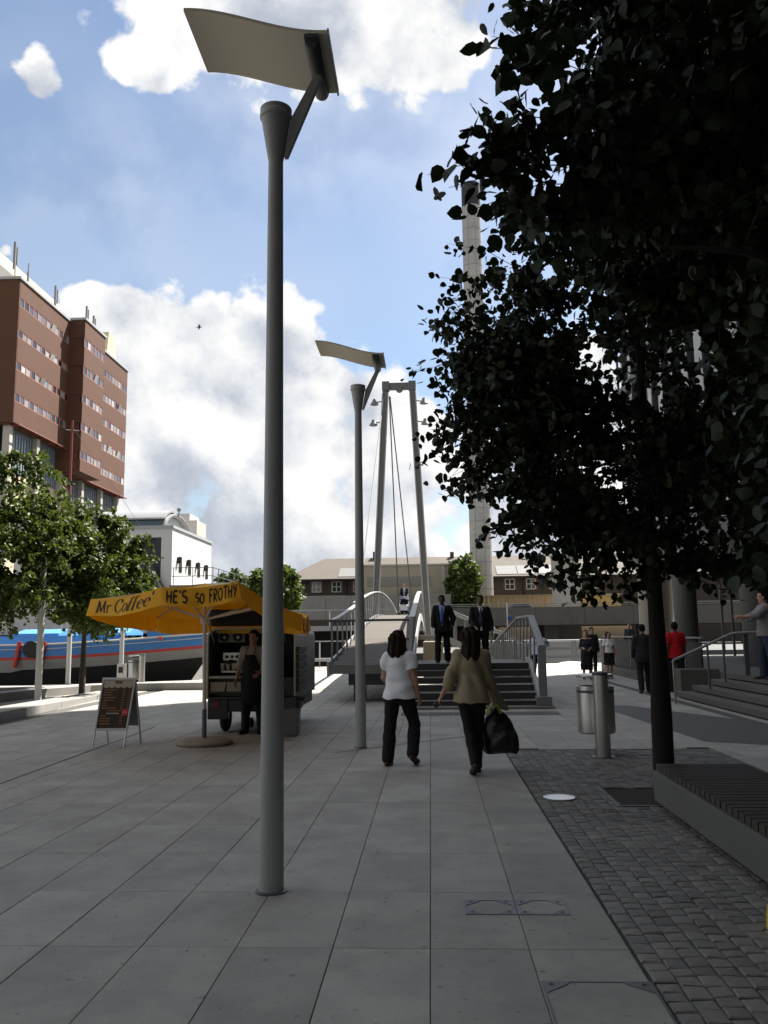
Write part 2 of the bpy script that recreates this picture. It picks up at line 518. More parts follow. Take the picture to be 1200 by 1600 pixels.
# beyond the slabs one can pick out: a sheet with the joints in the material
def far_paving():
    M = bpy.data.materials.new('granite_far'); M.use_nodes = True
    nt = M.node_tree; nt.nodes.clear(); n = N(nt)
    out = n.new('ShaderNodeOutputMaterial'); p = n.new('ShaderNodeBsdfPrincipled')
    tcn = n.new('ShaderNodeTexCoord')
    br = n.new('ShaderNodeTexBrick', offset=0.0)
    mp = n.new('ShaderNodeMapping'); mp.inputs['Location'].default_value = (-X0, -Y0, 0)
    nt.links.new(tcn.outputs['Object'], mp.inputs[0]); nt.links.new(mp.outputs[0], br.inputs['Vector'])
    br.inputs['Color1'].default_value = (0.29, 0.28, 0.255, 1); br.inputs['Color2'].default_value = (0.31, 0.30, 0.275, 1)
    br.inputs['Mortar'].default_value = (0.10, 0.098, 0.09, 1)
    br.inputs['Scale'].default_value = 1; br.inputs['Brick Width'].default_value = SX; br.inputs['Row Height'].default_value = SY
    br.inputs['Mortar Size'].default_value = 0.006
    nz = n.noise(tcn.outputs['Object'], 1.3, 7, 0.65)
    nt.links.new(n.vm('SCALE', br.outputs[0], n.m('MULTIPLY_ADD', nz, 0.5, 0.75)), p.inputs['Base Color'])
    p.inputs['Roughness'].default_value = 0.78
    nt.links.new(p.outputs[0], out.inputs[0])
    return M
FARP = far_paving()
fp = MB()
yend = Y0 + 25 * SY
fp.prism([(5.83, 13.1), (60, 13.1), (60, 45.9), (9, 45.9), (-3, 45.1), (-6.4, 44.5), (-8.8, 32.1), (-8.8, yend), (5.83, yend)][::1], BED + 0.002, -0.002, 'z')
structure(obj('far_paving', fp, FARP))
qp_ = MB().prism([(-8.6, 14.2), (-8.6, 28.7), (-8.81, 28.75), (-8.85, 32.1), (-13.9, 29.5), (-60, 28.95), (-60, 28.62), (-12.2, 28.62), (-11.1, 25.2), (-11.7, 20.4), (-11.9, 18.0), (-60, 18.0), (-60, 14.2)], BED + .001, -.003, 'z')
structure(obj('quay_paving', qp_, FARP))
lp = MB().prism([(-60, -40), (60, -40), (60, 1.7), (-60, 1.7)], BED + 0.002, -0.002, 'z')
lp.prism([(10, 1.7), (60, 1.7), (60, 13.1), (10, 13.1)], BED + 0.002, -0.002, 'z')
lp.prism([(-60, 1.7), (-13.2, 1.7), (-13.2, 14.2), (-60, 14.2)], BED + 0.002, -0.002, 'z')
structure(obj('near_paving', lp, FARP))

# drainage slots let into the slabs
dr = MB().bar((-4.84, 9.61, 0.001), (-5.0, 15.5, 0.001), 0.03, 0.004).bar((-1.35, 12.02, 0.001), (0.95, 14.2, 0.001), 0.022, 0.004)
obj('drain_slot', dr, DARK, pavement)
# band of darker corduroy stone before the stairs
tb = MB()
for k in range(6):
    tb.box(-0.62 + k * 0.53, -0.62 + k * 0.53 + 0.522, 17.3, 17.95, 0.0, 0.006)
obj('tactile_band', tb, mat('dark_granite', (0.075, 0.073, 0.070), 0.7, var=0.15, scale=20), pavement)
tb2 = MB().add([(3.95, 13.0, 0.004), (5.75, 12.0, 0.004), (5.75, 15.6, 0.004), (4.25, 19.3, 0.004), (3.6, 19.3, 0.004)], [(0, 1, 2, 3, 4)])
obj('dark_paving_band', tb2, mat('dark_granite', (0.075, 0.073, 0.070)), pavement)

# ------------------------------------------------------------------ cobbled strip
sp = MB().box(1.0, 3.82, 1.9, 12.25, BED, -0.012)
sett_strip = structure(obj('cobbled_strip', sp, JOINT))
def pit(x, y): return 1.72 < x < 2.75 and (8.3 < y < 9.28 or 3.3 < y < 4.4)
def sett_v(w, d, h=0.03):
    c = 0.007
    a, b = w / 2, d / 2
    j = lambda s: random.uniform(-s, s)
    v = [(-a, -b, -h), (a, -b, -h), (a, b, -h), (-a, b, -h), (-a, -b, -c), (a, -b, -c), (a, b, -c), (-a, b, -c)]
    v += [(-a + c + j(.004), -b + c + j(.004), j(.003)), (a - c + j(.004), -b + c + j(.004), j(.003)), (a - c + j(.004), b - c + j(.004), j(.003)), (-a + c + j(.004), b - c + j(.004), j(.003)), (j(.01), j(.01), 0.0025)]
    f = [(8, 9, 12), (9, 10, 12), (10, 11, 12), (11, 8, 12)]
    for k in range(4):
        k2 = (k + 1) % 4
        f += [(k, k2, 4 + k2, 4 + k), (4 + k, 4 + k2, 8 + k2, 8 + k)]
    return v, f
sett_me = []
for k in range(8):
    v, f = sett_v(0.1, 0.1)
    me = bpy.data.meshes.new('cobble'); me.from_pydata(v, [], f); me.materials.append(SETT); sett_me.append(me)
cob = []
pitch = 0.1085
for i in range(26):
    x = 1.0 + pitch * (i + 0.5)
    y = 2.2 + random.uniform(0, 0.1)
    while y < 12.15:
        L = random.uniform(0.085, 0.135)
        yc = y + L / 2
        y += L + 0.009
        if pit(x, yc) or yc > 12.18: continue
        if x > 2.35 and yc < 7.9: continue
        if not in_view((x, yc, 0), 500): continue
        cob.append((x + random.gauss(0, .002), yc, L))
cob.sort(key=lambda s: s[0] ** 2 + s[1] ** 2 + (0 if in_view((s[0], s[1], 0), 20) else 1e4))
many = MB()
for k, (x, y, L) in enumerate(cob):
    wd = pitch - random.uniform(0.005, 0.010)
    z = random.gauss(-0.001, 0.0014); rz = random.gauss(0, 0.025)
    if k < 300:
        inst('cobble', sett_me[k % 8], (x, y, z), sett_strip, rot=(random.gauss(0, .009), random.gauss(0, .009), rz), scale=(wd / .1, L / .1, 1))
    else:
        v, f = sett_v(wd, L)
        many.add([(p[0] + x, p[1] + y, p[2] + z) for p in v], f)
def sett_field():
    M = SETT.copy(); M.name = 'granite_sett_field'
    nt = M.node_tree; n = N(nt)
    p = [q for q in nt.nodes if q.type == 'BSDF_PRINCIPLED'][0]
    old = p.inputs['Base Color'].links[0].from_socket
    g_ = n.new('ShaderNodeNewGeometry')
    f_ = n.m('MULTIPLY_ADD', n.m('SUBTRACT', g_.outputs['Random Per Island'], 0.5), 0.55, 1.0)
    nt.links.new(n.vm('SCALE', old, f_), p.inputs['Base Color'])
    return M
stuff(obj('cobble_field', many, sett_field(), sett_strip))
for (ya, yb) in ((8.3, 9.28), (3.3, 4.4)):
    pm = MB().box(1.72, 2.75, ya, yb, -0.018, -0.008)
    obj('tree_pit', pm, mat('pit_soil', (0.035, 0.028, 0.02), 0.95, var=0.4, scale=30, bump=0.01, bscale=60), sett_strip)
    gm = MB()
    gm.box(1.70, 1.73, ya, yb, -0.02, 0.004).box(2.74, 2.77, ya, yb, -0.02, 0.004)
    gm.box(1.73, 2.74, ya - .0, ya + .03, -0.02, 0.004).box(1.73, 2.74, yb - .03, yb, -0.02, 0.004)
    obj('pit_frame', gm, DSTEEL, sett_strip)

# flush service covers with corner brackets
def cover(name, x0, x1, y0, y1, label, angle_only=False):
    t = thing(name, label, 'service cover', ((x0 + x1) / 2, (y0 + y1) / 2, 0))
    fr = MB(); z = 0.0045
    b = 0.012
    fr.box(x0, x1, y0, y0 + b, 0, z).box(x0, x1, y1 - b, y1, 0, z).box(x0, x0 + b, y0 + b, y1 - b, 0, z).box(x1 - b, x1, y0 + b, y1 - b, 0, z)
    obj('frame', fr, mat('cover_steel', (0.12, 0.12, 0.123), 0.45, metal=0.5, var=0.1), t)
    dk = MB().box(x0 + b, x1 - b, y0 + b, y1 - b, -0.001, 0.0015)
    obj('infill_slab', dk, STONE, t)
    for (cx, cy, sx, sy) in ((x0 + b, y0 + b, 1, 1), (x1 - b, y0 + b, -1, 1), (x0 + b, y1 - b, 1, -1), (x1 - b, y1 - b, -1, -1)):
        q = 0.09 if not angle_only else 0.12
        k = MB().prism([(cx, cy), (cx + sx * q, cy), (cx + sx * (q - .02), cy + sy * .03), (cx + sx * .03, cy + sy * (q * .75)), (cx, cy + sy * q)], 0.0018, 0.0052, 'z')
        br = obj('corner_plate', k, mat('cover_steel', (0.20, 0.20, 0.205)), t)
        h = MB().lathe([(0.012, 0.0054), (0.012, 0.0062)], (cx + sx * .03, cy + sy * .028, 0), 10)
        obj('key_hole', h, DARK, br)
    return t
cover('service_cover', 0.17, 0.466, 5.19, 5.46, 'left one of the pair of small square steel framed covers in the slabs')
cover('service_cover', 0.472, 0.77, 5.19, 5.46, 'right one of the pair of small square steel framed covers, nearer the cobbles')
cover('service_cover', 0.48, 0.985, 3.3, 4.245, 'large steel edged slab cover at the bottom of the photo beside the cobbles', True)
cover('service_cover', -5.55, -4.93, 7.6, 8.62, 'steel edged slab cover in the paving at the left edge of the photo', True)

# white round disc let into the cobbles
t = thing('ground_light', 'flat round white disc with a steel rim set in the dark cobbles', 'ground light', (1.225, 8.7, 0))
obj('rim', MB().lathe([(0.155, -0.01), (0.155, 0.012), (0.128, 0.013), (0.128, 0.009)], (1.225, 8.7, 0), 32), INOX, t, smooth=30)
obj('lens', MB().lathe([(0.0, 0.0125), (0.127, 0.0115)], (1.225, 8.7, 0), 32), mat('white_lens', (0.85, 0.86, 0.87), 0.25, var=0.04), t)

# ------------------------------------------------------------------ far bank
fb = MB().prism([(-140, 62), (140, 62), (140, 500), (-140, 500)], -2.9, 0.25, 'z')
structure(obj('far_bank', fb, mat('far_asphalt', (0.10, 0.10, 0.098), 0.9, var=0.2, scale=0.5)))
lb = MB().prism([(-140, 46), (-14, 46), (-14, 61.9), (-140, 61.9)], -2.9, 1.6, 'z')
structure(obj('left_bank', lb, CONC))
# ================================================================== buildings
# ---- tall brick block on the left (facade along Y, faces +X)
BRICK = mat('brown_brick', (0.080, 0.034, 0.018), 0.85, var=0.22, scale=0.35, bump=0.01, bscale=12, dirt=0.15)
PINK = mat('red_window_frame', (0.36, 0.15, 0.12), 0.5, var=0.08)
BEIGE = mat('beige_render', (0.52, 0.43, 0.29), 0.85, var=0.08, scale=0.3, dirt=0.2)
PALE = mat('pale_concrete', (0.36, 0.345, 0.30), 0.8, var=0.1, scale=0.4, dirt=0.25)
def pane_mat(name, col, rough=0.08):
    return mat(name, col, rough, var=0.2, scale=0.5, spec=0.9, rnd=0.5)
PANES = [pane_mat('window_glass', (0.06, 0.07, 0.075)), pane_mat('window_blind', (0.25, 0.25, 0.24), 0.3), pane_mat('window_curtain', (0.16, 0.16, 0.17), 0.3), pane_mat('window_dark', (0.015, 0.018, 0.025))]
bb = thing('brick_building', 'tall brown brick tower block with bands of red framed windows and a stepped front', 'building', (-50, 105, 0))
Z1 = 41.5
floors = [(38.45, 39.45), (34.85, 35.7), (31.1, 32.05), (27.5, 28.45)]
pitchf = 3.64
def band_facade(xf, ya, yb, ztop, zbot, wins, nw, depth=8.0, inset=0.07, first_dark=True):
    """brick spandrels standing proud of window bands"""
    zs = [ztop]
    for (a, b) in wins: zs += [b, a]
    zs.append(zbot)
    for k in range(0, len(zs), 2):
        if zs[k] - zs[k + 1] > 0.05:
            obj('spandrel', MB().box(xf - depth, xf, ya, yb, zs[k + 1], zs[k]), BRICK, bb)
    w_ = (yb - ya) / nw
    fm = MB()
    h = wins[0][1] - wins[0][0]
    b = 0.065
    fm.box(-0.05, 0.05, 0, w_, 0, b).box(-0.05, 0.05, 0, w_, h - b, h).box(-0.05, 0.05, 0, b, b, h - b).box(-0.05, 0.05, w_ - b, w_, b, h - b)
    me = None
    gm = MB().box(-0.02, 0.0, b, w_ - b, b, h - b)
    me_g = None
    for (a, z) in wins:
        s = (z - a) / h
        for k in range(nw):
            y = ya + k * w_
            if me is None:
                fo = obj('window', fm, PINK, bb, off=(0, 0, 0)); me = fo.data
                fo.location = (xf - inset + 50, y - 105, a)
                go_ = [obj('pane', gm, p_, fo, off=(0, 0, 0)) for p_ in PANES]
                me_g = [q.data for q in go_]
                for q in go_[1:]: bpy.data.objects.remove(q)
                continue
            fo = inst('window', me, (xf - inset, y, a), bb, scale=(1, 1, s))
            pi = random.choice([0, 0, 1, 1, 2, 2, 3])
            if k == 0 and first_dark: pi = 3
            tilt = random.random() < 0.10
            p_ = bpy.data.objects.new('pane', me_g[1 if tilt else pi]); COL.objects.link(p_); p_.parent = fo
            if tilt: p_.rotation_euler = (0, R(14), 0); p_.location = (0.02, 0, 0)
band_facade(-45, 88.4, 103.2, Z1, 25.1, floors, 13)
b2w = [(38.2, 39.35), (34.6, 35.7), (30.95, 32.0), (27.3, 28.35), (23.7, 24.75)]
band_facade(-43, 101.55, 108.3, Z1 + .2, 22.15, b2w, 6, depth=9)
b3w = [(35.1, 36.2), (31.4, 32.5), (27.75, 28.8), (24.1, 25.15)]
b3w = [(38.0 - k * 3.5, 39.1 - k * 3.5) for k in range(5)]
band_facade(-45, 108.3, 122.4, Z1, 22.2, b3w, 12, depth=8)
obj('side_wall', MB().box(-52, -43.3, 101.62, 108.2, 22.2, Z1 + .1), BRICK, bb)
# solid core, glazed lower storeys
obj('core_wall', MB().box(-66, -45.6, 88.42, 122.2, 24.9, Z1 - .05), BRICK, bb)
obj('end_wall', MB().box(-66, -45.02, 88.25, 88.42, 25.1, Z1), BRICK, bb)
obj('coping', MB().box(-66, -44.85, 88.1, 103, Z1, Z1 + .3).box(-52, -42.85, 101.4, 108.5, Z1 + .2, Z1 + .5).box(-66, -44.85, 108.5, 122.6, Z1, Z1 + .3), mat('zinc_coping', (0.30, 0.31, 0.32), 0.5, var=0.05), bb)
lw = obj('lower_wall', MB().box(-66, -47.0, 88.6, 122.0, -2.9, 25.0), DCONC, bb)
bt = obj('tan_wall', MB().box(-47.0, -46.3, 88.6, 122, 16.2, 20.0).box(-46.9, -46.4, 88.6, 122, 6, 12.5), BEIGE, bb)
for k, y in enumerate([88.8, 95.4, 102.0, 108.6, 115.2, 121.4]):
    obj('column', MB().box(-46.4, -45.6, y, y + .7, 0, 25.0), PALE, bb)
for (ya, yb, za, zb) in [(89.5, 95.4, 20.0, 24.9), (96.1, 102.0, 20.0, 24.9), (102.7, 108.6, 18.2, 22.1), (109.3, 115.2, 18.2, 22.1), (115.9, 121.4, 18.2, 22.1), (89.5, 95.4, 12.6, 16.1), (96.1, 102, 12.6, 16.1), (102.7, 108.6, 12.6, 16.1)]:
    wf = MB(); n_ = 9
    for k in range(n_ + 1):
        y = ya + (yb - ya) * k / n_
        wf.box(-46.35, -46.15, y - .05, y + .05, za, zb)
    wf.box(-46.34, -46.16, ya, yb, (za + zb) / 2 - .06, (za + zb) / 2 + .06)
    wo_ = obj('curtain_wall', wf, GREYP, bb)
    obj('glazing', MB().box(-46.32, -46.25, ya, yb, za, zb), mat('blue_glazing', (0.14, 0.19, 0.23), 0.12, var=0.4, scale=0.5, spec=0.9), wo_)
cl = MB()
for k in range(16):
    y = 89 + k * 2.2
    cl.box(-45.6, -44.6, y, y + .12, (24.85 if y < 102 else 22.0), (25.0 if y < 102 else 22.15))
cl.tube([(-44.6, 88.6, 24.9), (-44.6, 102, 24.9)], .08, 6).tube([(-44.6, 108.5, 22.05), (-44.6, 122.5, 22.05)], .08, 6)
obj('cleaning_rail', cl, mat('red_oxide', (0.16, 0.03, 0.02), 0.6), bb)
# penthouse and chimney on top
ph = obj('penthouse', MB().box(-66, -55, 70, 120.5, Z1, 51.6), mat('cream_panel', (0.48, 0.43, 0.33), 0.7, var=0.05, scale=0.3), bb)
obj('louvre', MB().box(-54.98, -54.8, 92, 107.5, 46.9, 49.8), mat('grey_louvre', (0.15, 0.145, 0.14), 0.6), bb)
ch = MB().prism([(116.8, Z1), (121.2, Z1), (119.9, Z1 + 4.3), (117.6, Z1 + 4.6)], -50, -46.2, 'x')
obj('roof_stack', ch, BEIGE, bb)
for (x, y, z0, hgt, two) in [(-46, 88.9, Z1, 4.6, 1), (-46, 92.0, Z1, 3.6, 0), (-46, 99.5, Z1, 3.9, 1), (-44.5, 105.6, Z1 + .4, 3.2, 1), (-44.5, 108.0, Z1 + .4, 2.8, 1), (-46, 102.9, Z1, 1.2, 0), (-46, 112, Z1, 1.0, 0)]:
    a = MB().tube([(x, y, z0), (x, y, z0 + hgt)], .07, 6)
    if two: a.box(x - .12, x + .12, y - .35, y - .15, z0 + hgt * .3, z0 + hgt).box(x - .12, x + .12, y + .12, y + .3, z0 + hgt * .45, z0 + hgt * .9).bar((x, y - .3, z0 + hgt * .5), (x, y + .3, z0 + hgt * .5), .06, .06)
    else: a.box(x - .1, x + .1, y - .1, y + .1, z0 + hgt * .4, z0 + hgt * .7)
    obj('antenna', a, GREYP, bb)

# ---- white low building with a curved metal roof
wb = thing('white_building', 'white two storey building with a curved grey metal roof and four narrow side windows', 'building', (-24, 65, 0))
WALLW = mat('white_brick', (0.50, 0.495, 0.485), 0.8, var=0.05, scale=1.2, bump=0.004, bscale=14, dirt=0.12, dirtcol=(0.5, 0.48, 0.44))
obj('wall', MB().box(-30, -21.4, 60, 71, 1.6, 9.4).box(-19.2, -18.4, 60, 71, 4.9, 9.4).box(-21.4, -19.2, 60, 71, 8.75, 9.4).box(-21.4, -19.2, 60.9, 71, 1.6, 8.75).box(-19.2, -18.4, 60, 71, 1.6, 4.9), WALLW, wb)
obj('coping', MB().box(-30.1, -18.3, 59.9, 60.25, 9.4, 9.6).box(-18.65, -18.3, 60.25, 71.1, 9.4, 9.6), mat('zinc_coping', (0.30, 0.31, 0.32)), wb)
obj('opening', MB().box(-21.35, -19.25, 60.4, 60.88, 5.0, 8.7), mat('navy_shutter', (0.02, 0.022, 0.03), 0.5), wb)
obj('opening_jamb', MB().box(-19.6, -19.25, 60.05, 60.39, 5.0, 8.7), mat('navy_shutter', (0.02, 0.022, 0.03), 0.5), wb)
for y in (61.7, 64.15, 66.75, 69.2):
    wdw = obj('window', MB().box(-18.45, -18.36, y, y + .75, 6.35, 7.5), GLASSD, wb)
    obj('wall_lamp', MB().box(-18.4, -18.1, y - .45, y - .2, 6.95, 7.4), DARK, wb)
# roof: barrel vault running in X
vault = [(60.4 + 9.8 * t, 9.55 + 1.35 * math.sin(math.pi * min(1, t * 1.0 + 0.0)) ** 0.8) for t in np.linspace(0, 1, 15)]
rf = MB().sheet([[(x, y, z) for (y, z) in [(61.2 + 6.5 * (1 - math.cos(a)) / 2, 9.7 + 1.3 * math.sin(a) + (0.25 if a < 1.3 else 0)) for a in np.linspace(0.35, math.pi, 14)]] for x in np.linspace(-30, -19.4, 3)], 0.14)
ZINC = mat('zinc_roof', (0.24, 0.25, 0.26), 0.5, var=0.05, stretch=(8, 1, 1), scale=2)
rfo = obj('roof', rf, ZINC, wb, smooth=30)
obj('clerestory', MB().box(-30, -19.7, 61.9, 62.0, 9.6, 10.35), GLASSD, wb)
obj('roof_gable', MB().prism([(61.6 + 6.0 * (1 - math.cos(a)) / 2, 9.45 + 1.3 * math.sin(a)) for a in np.linspace(0.0, math.pi, 12)], -19.75, -19.7, 'x'), mat('zinc_dull', (0.3, 0.31, 0.32), 0.5), wb)
arch = [(61.5 + 6.4 * (1 - math.cos(a)) / 2, 9.5 + 1.42 * math.sin(a)) for a in np.linspace(0.0, math.pi, 14)]
obj('roof_rim', MB().tube([(-19.5, y, z) for y, z in arch], 0.16, 8), STEEL, wb, smooth=40)
obj('plant_room', MB().box(-22.6, -20.6, 72, 75, 9, 12.2).box(-20.6, -19.95, 72, 75, 8.5, 11.6), mat('grey_render', (0.40, 0.38, 0.35), 0.8, var=0.05), wb)
obj('vent_cowl', MB().lathe([(0.05, 10.9), (0.05, 11.25), (0.16, 11.3), (0.16, 11.5), (0.0, 11.6)], (-19.3, 64.5, 0), 10), GREYP, wb)
# balcony with railing on its right side
obj('balcony_slab', MB().box(-18.39, -15.2, 59.5, 71.5, 5.0, 5.25), mat('dark_slab', (0.10, 0.10, 0.10), 0.8), wb)
rl = MB()
for y in np.linspace(60, 71.3, 8): rl.tube([(-15.4, y, 5.25), (-15.4, y, 6.5)], .03, 6)
for z in (6.5, 5.9): rl.tube([(-18.3, 59.8, z), (-15.4, 59.8, z), (-15.4, 71.4, z)], .03, 6)
for x in (-18.2, -16.8): rl.tube([(x, 59.8, 5.25), (x, 59.8, 6.5)], .03, 6)
obj('balcony_railing', rl, DSTEEL, wb)
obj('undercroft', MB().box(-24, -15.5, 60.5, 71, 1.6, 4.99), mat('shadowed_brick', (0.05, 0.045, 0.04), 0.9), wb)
st = MB()
for k in range(5): st.bar((-19.8 + .28 * k, 58.9, 6.6 - .5 * k), (-19.8 + .28 * k, 59.8, 6.6 - .5 * k), .28, .05)
st.bar((-19.9, 58.9, 6.8), (-18.5, 58.9, 4.4), .06, .2).bar((-19.9, 59.8, 6.8), (-18.5, 59.8, 4.4), .06, .2)
obj('outside_stair', st, DSTEEL, wb)

# ---- long brick terrace at the back with a slate roof
DBRICK = mat('sooty_brick', (0.045, 0.036, 0.029), 0.9, var=0.25, scale=0.8, bump=0.01, bscale=10)
SLATE = mat('brown_slate', (0.105, 0.09, 0.075), 0.85, var=0.15, scale=1.2, bump=0.02, bscale=6, dirt=0.2)
tr = thing('brick_terrace', 'long dark brick terrace with a low brown hipped roof and small white windows', 'building', (0, 115, 0))
obj('wall', MB().box(-18.6, 44, 110, 122, .25, 8.9), DBRICK, tr)
hip = MB().add([(-19.2, 109.4, 8.8), (44.5, 109.4, 8.8), (44.5, 122.6, 8.8), (-19.2, 122.6, 8.8), (-14.3, 116, 12.0), (40, 116, 12.0)],
               [(0, 1, 5, 4), (1, 2, 5), (2, 3, 4, 5), (3, 0, 4), (0, 3, 2, 1)])
rfo = obj('roof', hip, SLATE, tr)
obj('chimney', MB().box(-7.6, -6.6, 115.5, 116.5, 11.7, 12.8).box(2.9, 3.4, 115.5, 116, 11.7, 12.6), DBRICK, rfo)
obj('gutter', MB().box(-19.2, 44.4, 109.2, 109.38, 8.6, 8.8), DARK, tr)
def sash(x0, x1, z0, z1, y, parent):
    fr = MB(); b = .11
    fr.box(x0, x1, y - .08, y + .02, z0, z0 + b).box(x0, x1, y - .08, y + .02, z1 - b, z1)
    fr.box(x0, x0 + b, y - .08, y + .02, z0 + b, z1 - b).box(x1 - b, x1, y - .08, y + .02, z0 + b, z1 - b)
    fr.box((x0 + x1) / 2 - .05, (x0 + x1) / 2 + .05, y - .079, y + .019, z0 + b, z1 - b).box(x0 + b, x1 - b, y - .078, y + .018, (z0 + z1) / 2 - .05, (z0 + z1) / 2 + .05)
    f_ = obj('window', fr, mat('sash_paint', (0.36, 0.35, 0.33), .6), parent)
    obj('pane', MB().box(x0 + b, x1 - b, y - .03, y + .01, z0 + b, z1 - b), GLASSD, f_)
    for xa_ in (x0 - .25, x1): obj('brick_surround', MB().box(xa_, xa_ + .25, y - .03, y + .02, z0 - .1, z1 + .3), mat('red_brick', (0.085, 0.05, 0.038), 0.9), parent)
for xc in (-14.6, -12.0, -9.2, -6.4, 10.3, 13.0, 15.9, 18.8, 21.6):
    sash(xc - .62, xc + .62, 7.1, 8.5, 109.98, tr)
for (xa, xb) in ((-11.8, 3.2), (8.7, 19.5)):
    sk = MB(); n_ = int((xb - xa) / 2.2)
    for k in range(n_):
        a, b = xa + (xb - xa) * k / n_, xa + (xb - xa) * (k + 1) / n_ - .12
        sk.add([(a, 109.9, 9.12), (b, 109.9, 9.12), (b, 112.6, 10.4), (a, 112.6, 10.4), (a, 109.9, 9.0), (b, 109.9, 9.0), (b, 112.6, 10.28), (a, 112.6, 10.28)],
               [(0, 1, 2, 3), (7, 6, 5, 4), (0, 4, 5, 1), (1, 5, 6, 2), (2, 6, 7, 3), (3, 7, 4, 0)])
    obj('skylight', sk, mat('skylight_glass', (0.20, 0.20, 0.195), 0.35, var=0.1), rfo)
pp = MB()
for x in (-10.7, -4.1, 1.0, 12): pp.tube([(x, 109.85, 4), (x, 109.85, 8.7)], .08, 6)
obj('downpipe', pp, DARK, tr)
# rendered block in front of the terrace
rb = thing('rendered_block', 'flat roofed beige rendered block with a grey band before the brick terrace', 'building', (-3, 104, 0))
obj('wall', MB().box(-8.2, 2.7, 102, 108.5, .25, 9.75), mat('cream_render', (0.30, 0.27, 0.20), 0.85, var=0.06, scale=0.4, dirt=0.15), rb)
obj('window_band', MB().box(-7.4, .2, 101.93, 101.99, 7.35, 8.45), mat('grey_band', (0.20, 0.19, 0.16), 0.4), rb)
obj('parapet', MB().box(-8.3, 2.8, 101.9, 108.6, 9.76, 9.95), PALE, rb)
obj('pilaster', MB().box(1.5, 1.9, 101.9, 101.98, .25, 9.7).box(-.6, -.45, 101.9, 101.98, .25, 9.7), PALE, rb)

# ---- industrial chimney of ringed sections
cx, cy = 6.5, 106.0
chm = thing('tall_chimney', 'very tall grey round chimney with ringed panels and a black top', 'chimney', (cx, cy, .25))
GREYC = mat('chimney_concrete', (0.33, 0.325, 0.31), 0.7, var=0.1, scale=0.8, dirt=0.25, rnd=0.06)
zz, nsec = .25, 34
for k in range(nsec):
    z0, z1 = .25 + 57.0 * k / nsec, .25 + 57.0 * (k + 1) / nsec
    r0, r1 = 1.42 - .20 * k / nsec, 1.42 - .20 * (k + 1) / nsec
    s = MB().lathe([(r0 - .05, z0), (r0 - .05, z0 + .05), (r0, z0 + .07), (r1, z1 - .02), (r1 - .04, z1)], (cx, cy, 0), 48)
    obj('drum', s, GREYC, chm, smooth=35)
vj = MB()
for a in np.linspace(0, 2 * math.pi, 9)[:-1]:
    a += .3
    vj.bar((cx + 1.418 * math.cos(a), cy + 1.418 * math.sin(a), .3), (cx + 1.218 * math.cos(a), cy + 1.218 * math.sin(a), 57.2), .03, .02, up=(math.cos(a), math.sin(a), 0))
obj('seam', vj, DCONC, chm)
obj('black_top', MB().lathe([(1.23, 57.2), (1.23, 60.4), (1.05, 60.4), (1.05, 57.5)], (cx, cy, 0), 28), DARK, chm, smooth=35)

# ---- elevated road
fly = thing('elevated_road', 'low concrete elevated road crossing behind the footbridge', 'flyover', (8, 92, 0))
obj('deck', MB().box(1.0, 70, 90, 103, 2.4, 2.9), DCONC, fly)
gd = MB()
for k in range(12): gd.box(1.0 + k * 5.0, 1.0 + k * 5.0 + 4.97, 89.7, 90.0, 2.38, 4.25)
obj('edge_beam', gd, DCONC, fly)
obj('parapet_rail', MB().tube([(1, 89.85, 4.6), (60, 89.85, 4.6)], .05, 6).tube([(1, 89.85, 4.4), (60, 89.85, 4.4)], .04, 6), GREYP, fly)
for x in (12, 24, 36): obj('pier', MB().box(x, x + 1.4, 91, 102, -2.9, 2.4), DCONC, fly)
obj('abutment', MB().box(-.4, 1.0, 89.6, 103, .25, 4.9), CONC, fly)
# concrete wall on the left of it, and tan fence on it
wl = thing('concrete_wall', 'plain grey concrete wall below the brick terrace', 'wall', (-10, 100, 0))
for k in range(9):
    x = -24 + k * 2.95
    obj('wall_panel', MB().box(x, x + 2.92, 100, 100.4, 3.4, 6.2), CONC, wl, bevel=.02)
obj('wall_base', MB().box(-24, 2.6, 99.9, 100.6, .25, 3.39), DBRICK, wl)
fe = thing('corrugated_fence', 'tan corrugated fence along the elevated road', 'fence', (10, 103.5, 4))
TAN = mat('tan_sheet', (0.33, 0.245, 0.135), 0.7, var=0.12, scale=0.7, dirt=0.2)
for k in range(9):
    x0 = 2.7 + k * 2.2
    rows = []
    pts = []
    n_ = 16
    for i in range(n_ + 1):
        ph_ = (i % 4)
        pts.append((x0 + 2.16 * i / n_, 103 + (.09 if ph_ in (1, 2) else 0)))
    rows = [[(x, y, z) for (x, y) in pts] for z in (4.3, 6.0)]
    obj('fence_panel', MB().sheet(rows, .03), TAN, fe)
obj('fence_rail', MB().box(2.7, 22.6, 102.9, 103.2, 6.0, 6.1), TAN, fe)
wt = thing('white_tower', 'plain white rendered tower standing behind the elevated road', 'tower', (15.2, 99, 0))
obj('wall', MB().box(14.2, 16.9, 97, 100, .25, 10.3), PALE, wt, bevel=.05)
obj('cap', MB().box(14.1, 17.0, 96.9, 100.1, 10.3, 10.5), PALE, wt)
yb_ = thing('yellow_shed', 'ochre sided shed under the leaves beyond the white tower', 'shed', (20, 99, 4))
obj('wall', MB().box(17.3, 21.6, 98, 101, 2.9, 5.7), mat('ochre_sheet', (0.46, 0.29, 0.09), 0.7, var=0.1), yb_)
obj('roof', MB().box(17.2, 21.7, 97.9, 101.1, 5.7, 5.85), PALE, yb_)
# things under the elevated road
us = thing('storage_block', 'tan rendered block in the shade below the elevated road', 'shed', (14, 104, 0))
obj('wall', MB().box(8.5, 24, 104, 108, .25, 2.3), BEIGE, us)
obj('door', MB().box(15, 16.2, 103.93, 103.99, .25, 2.1), DARK, us)

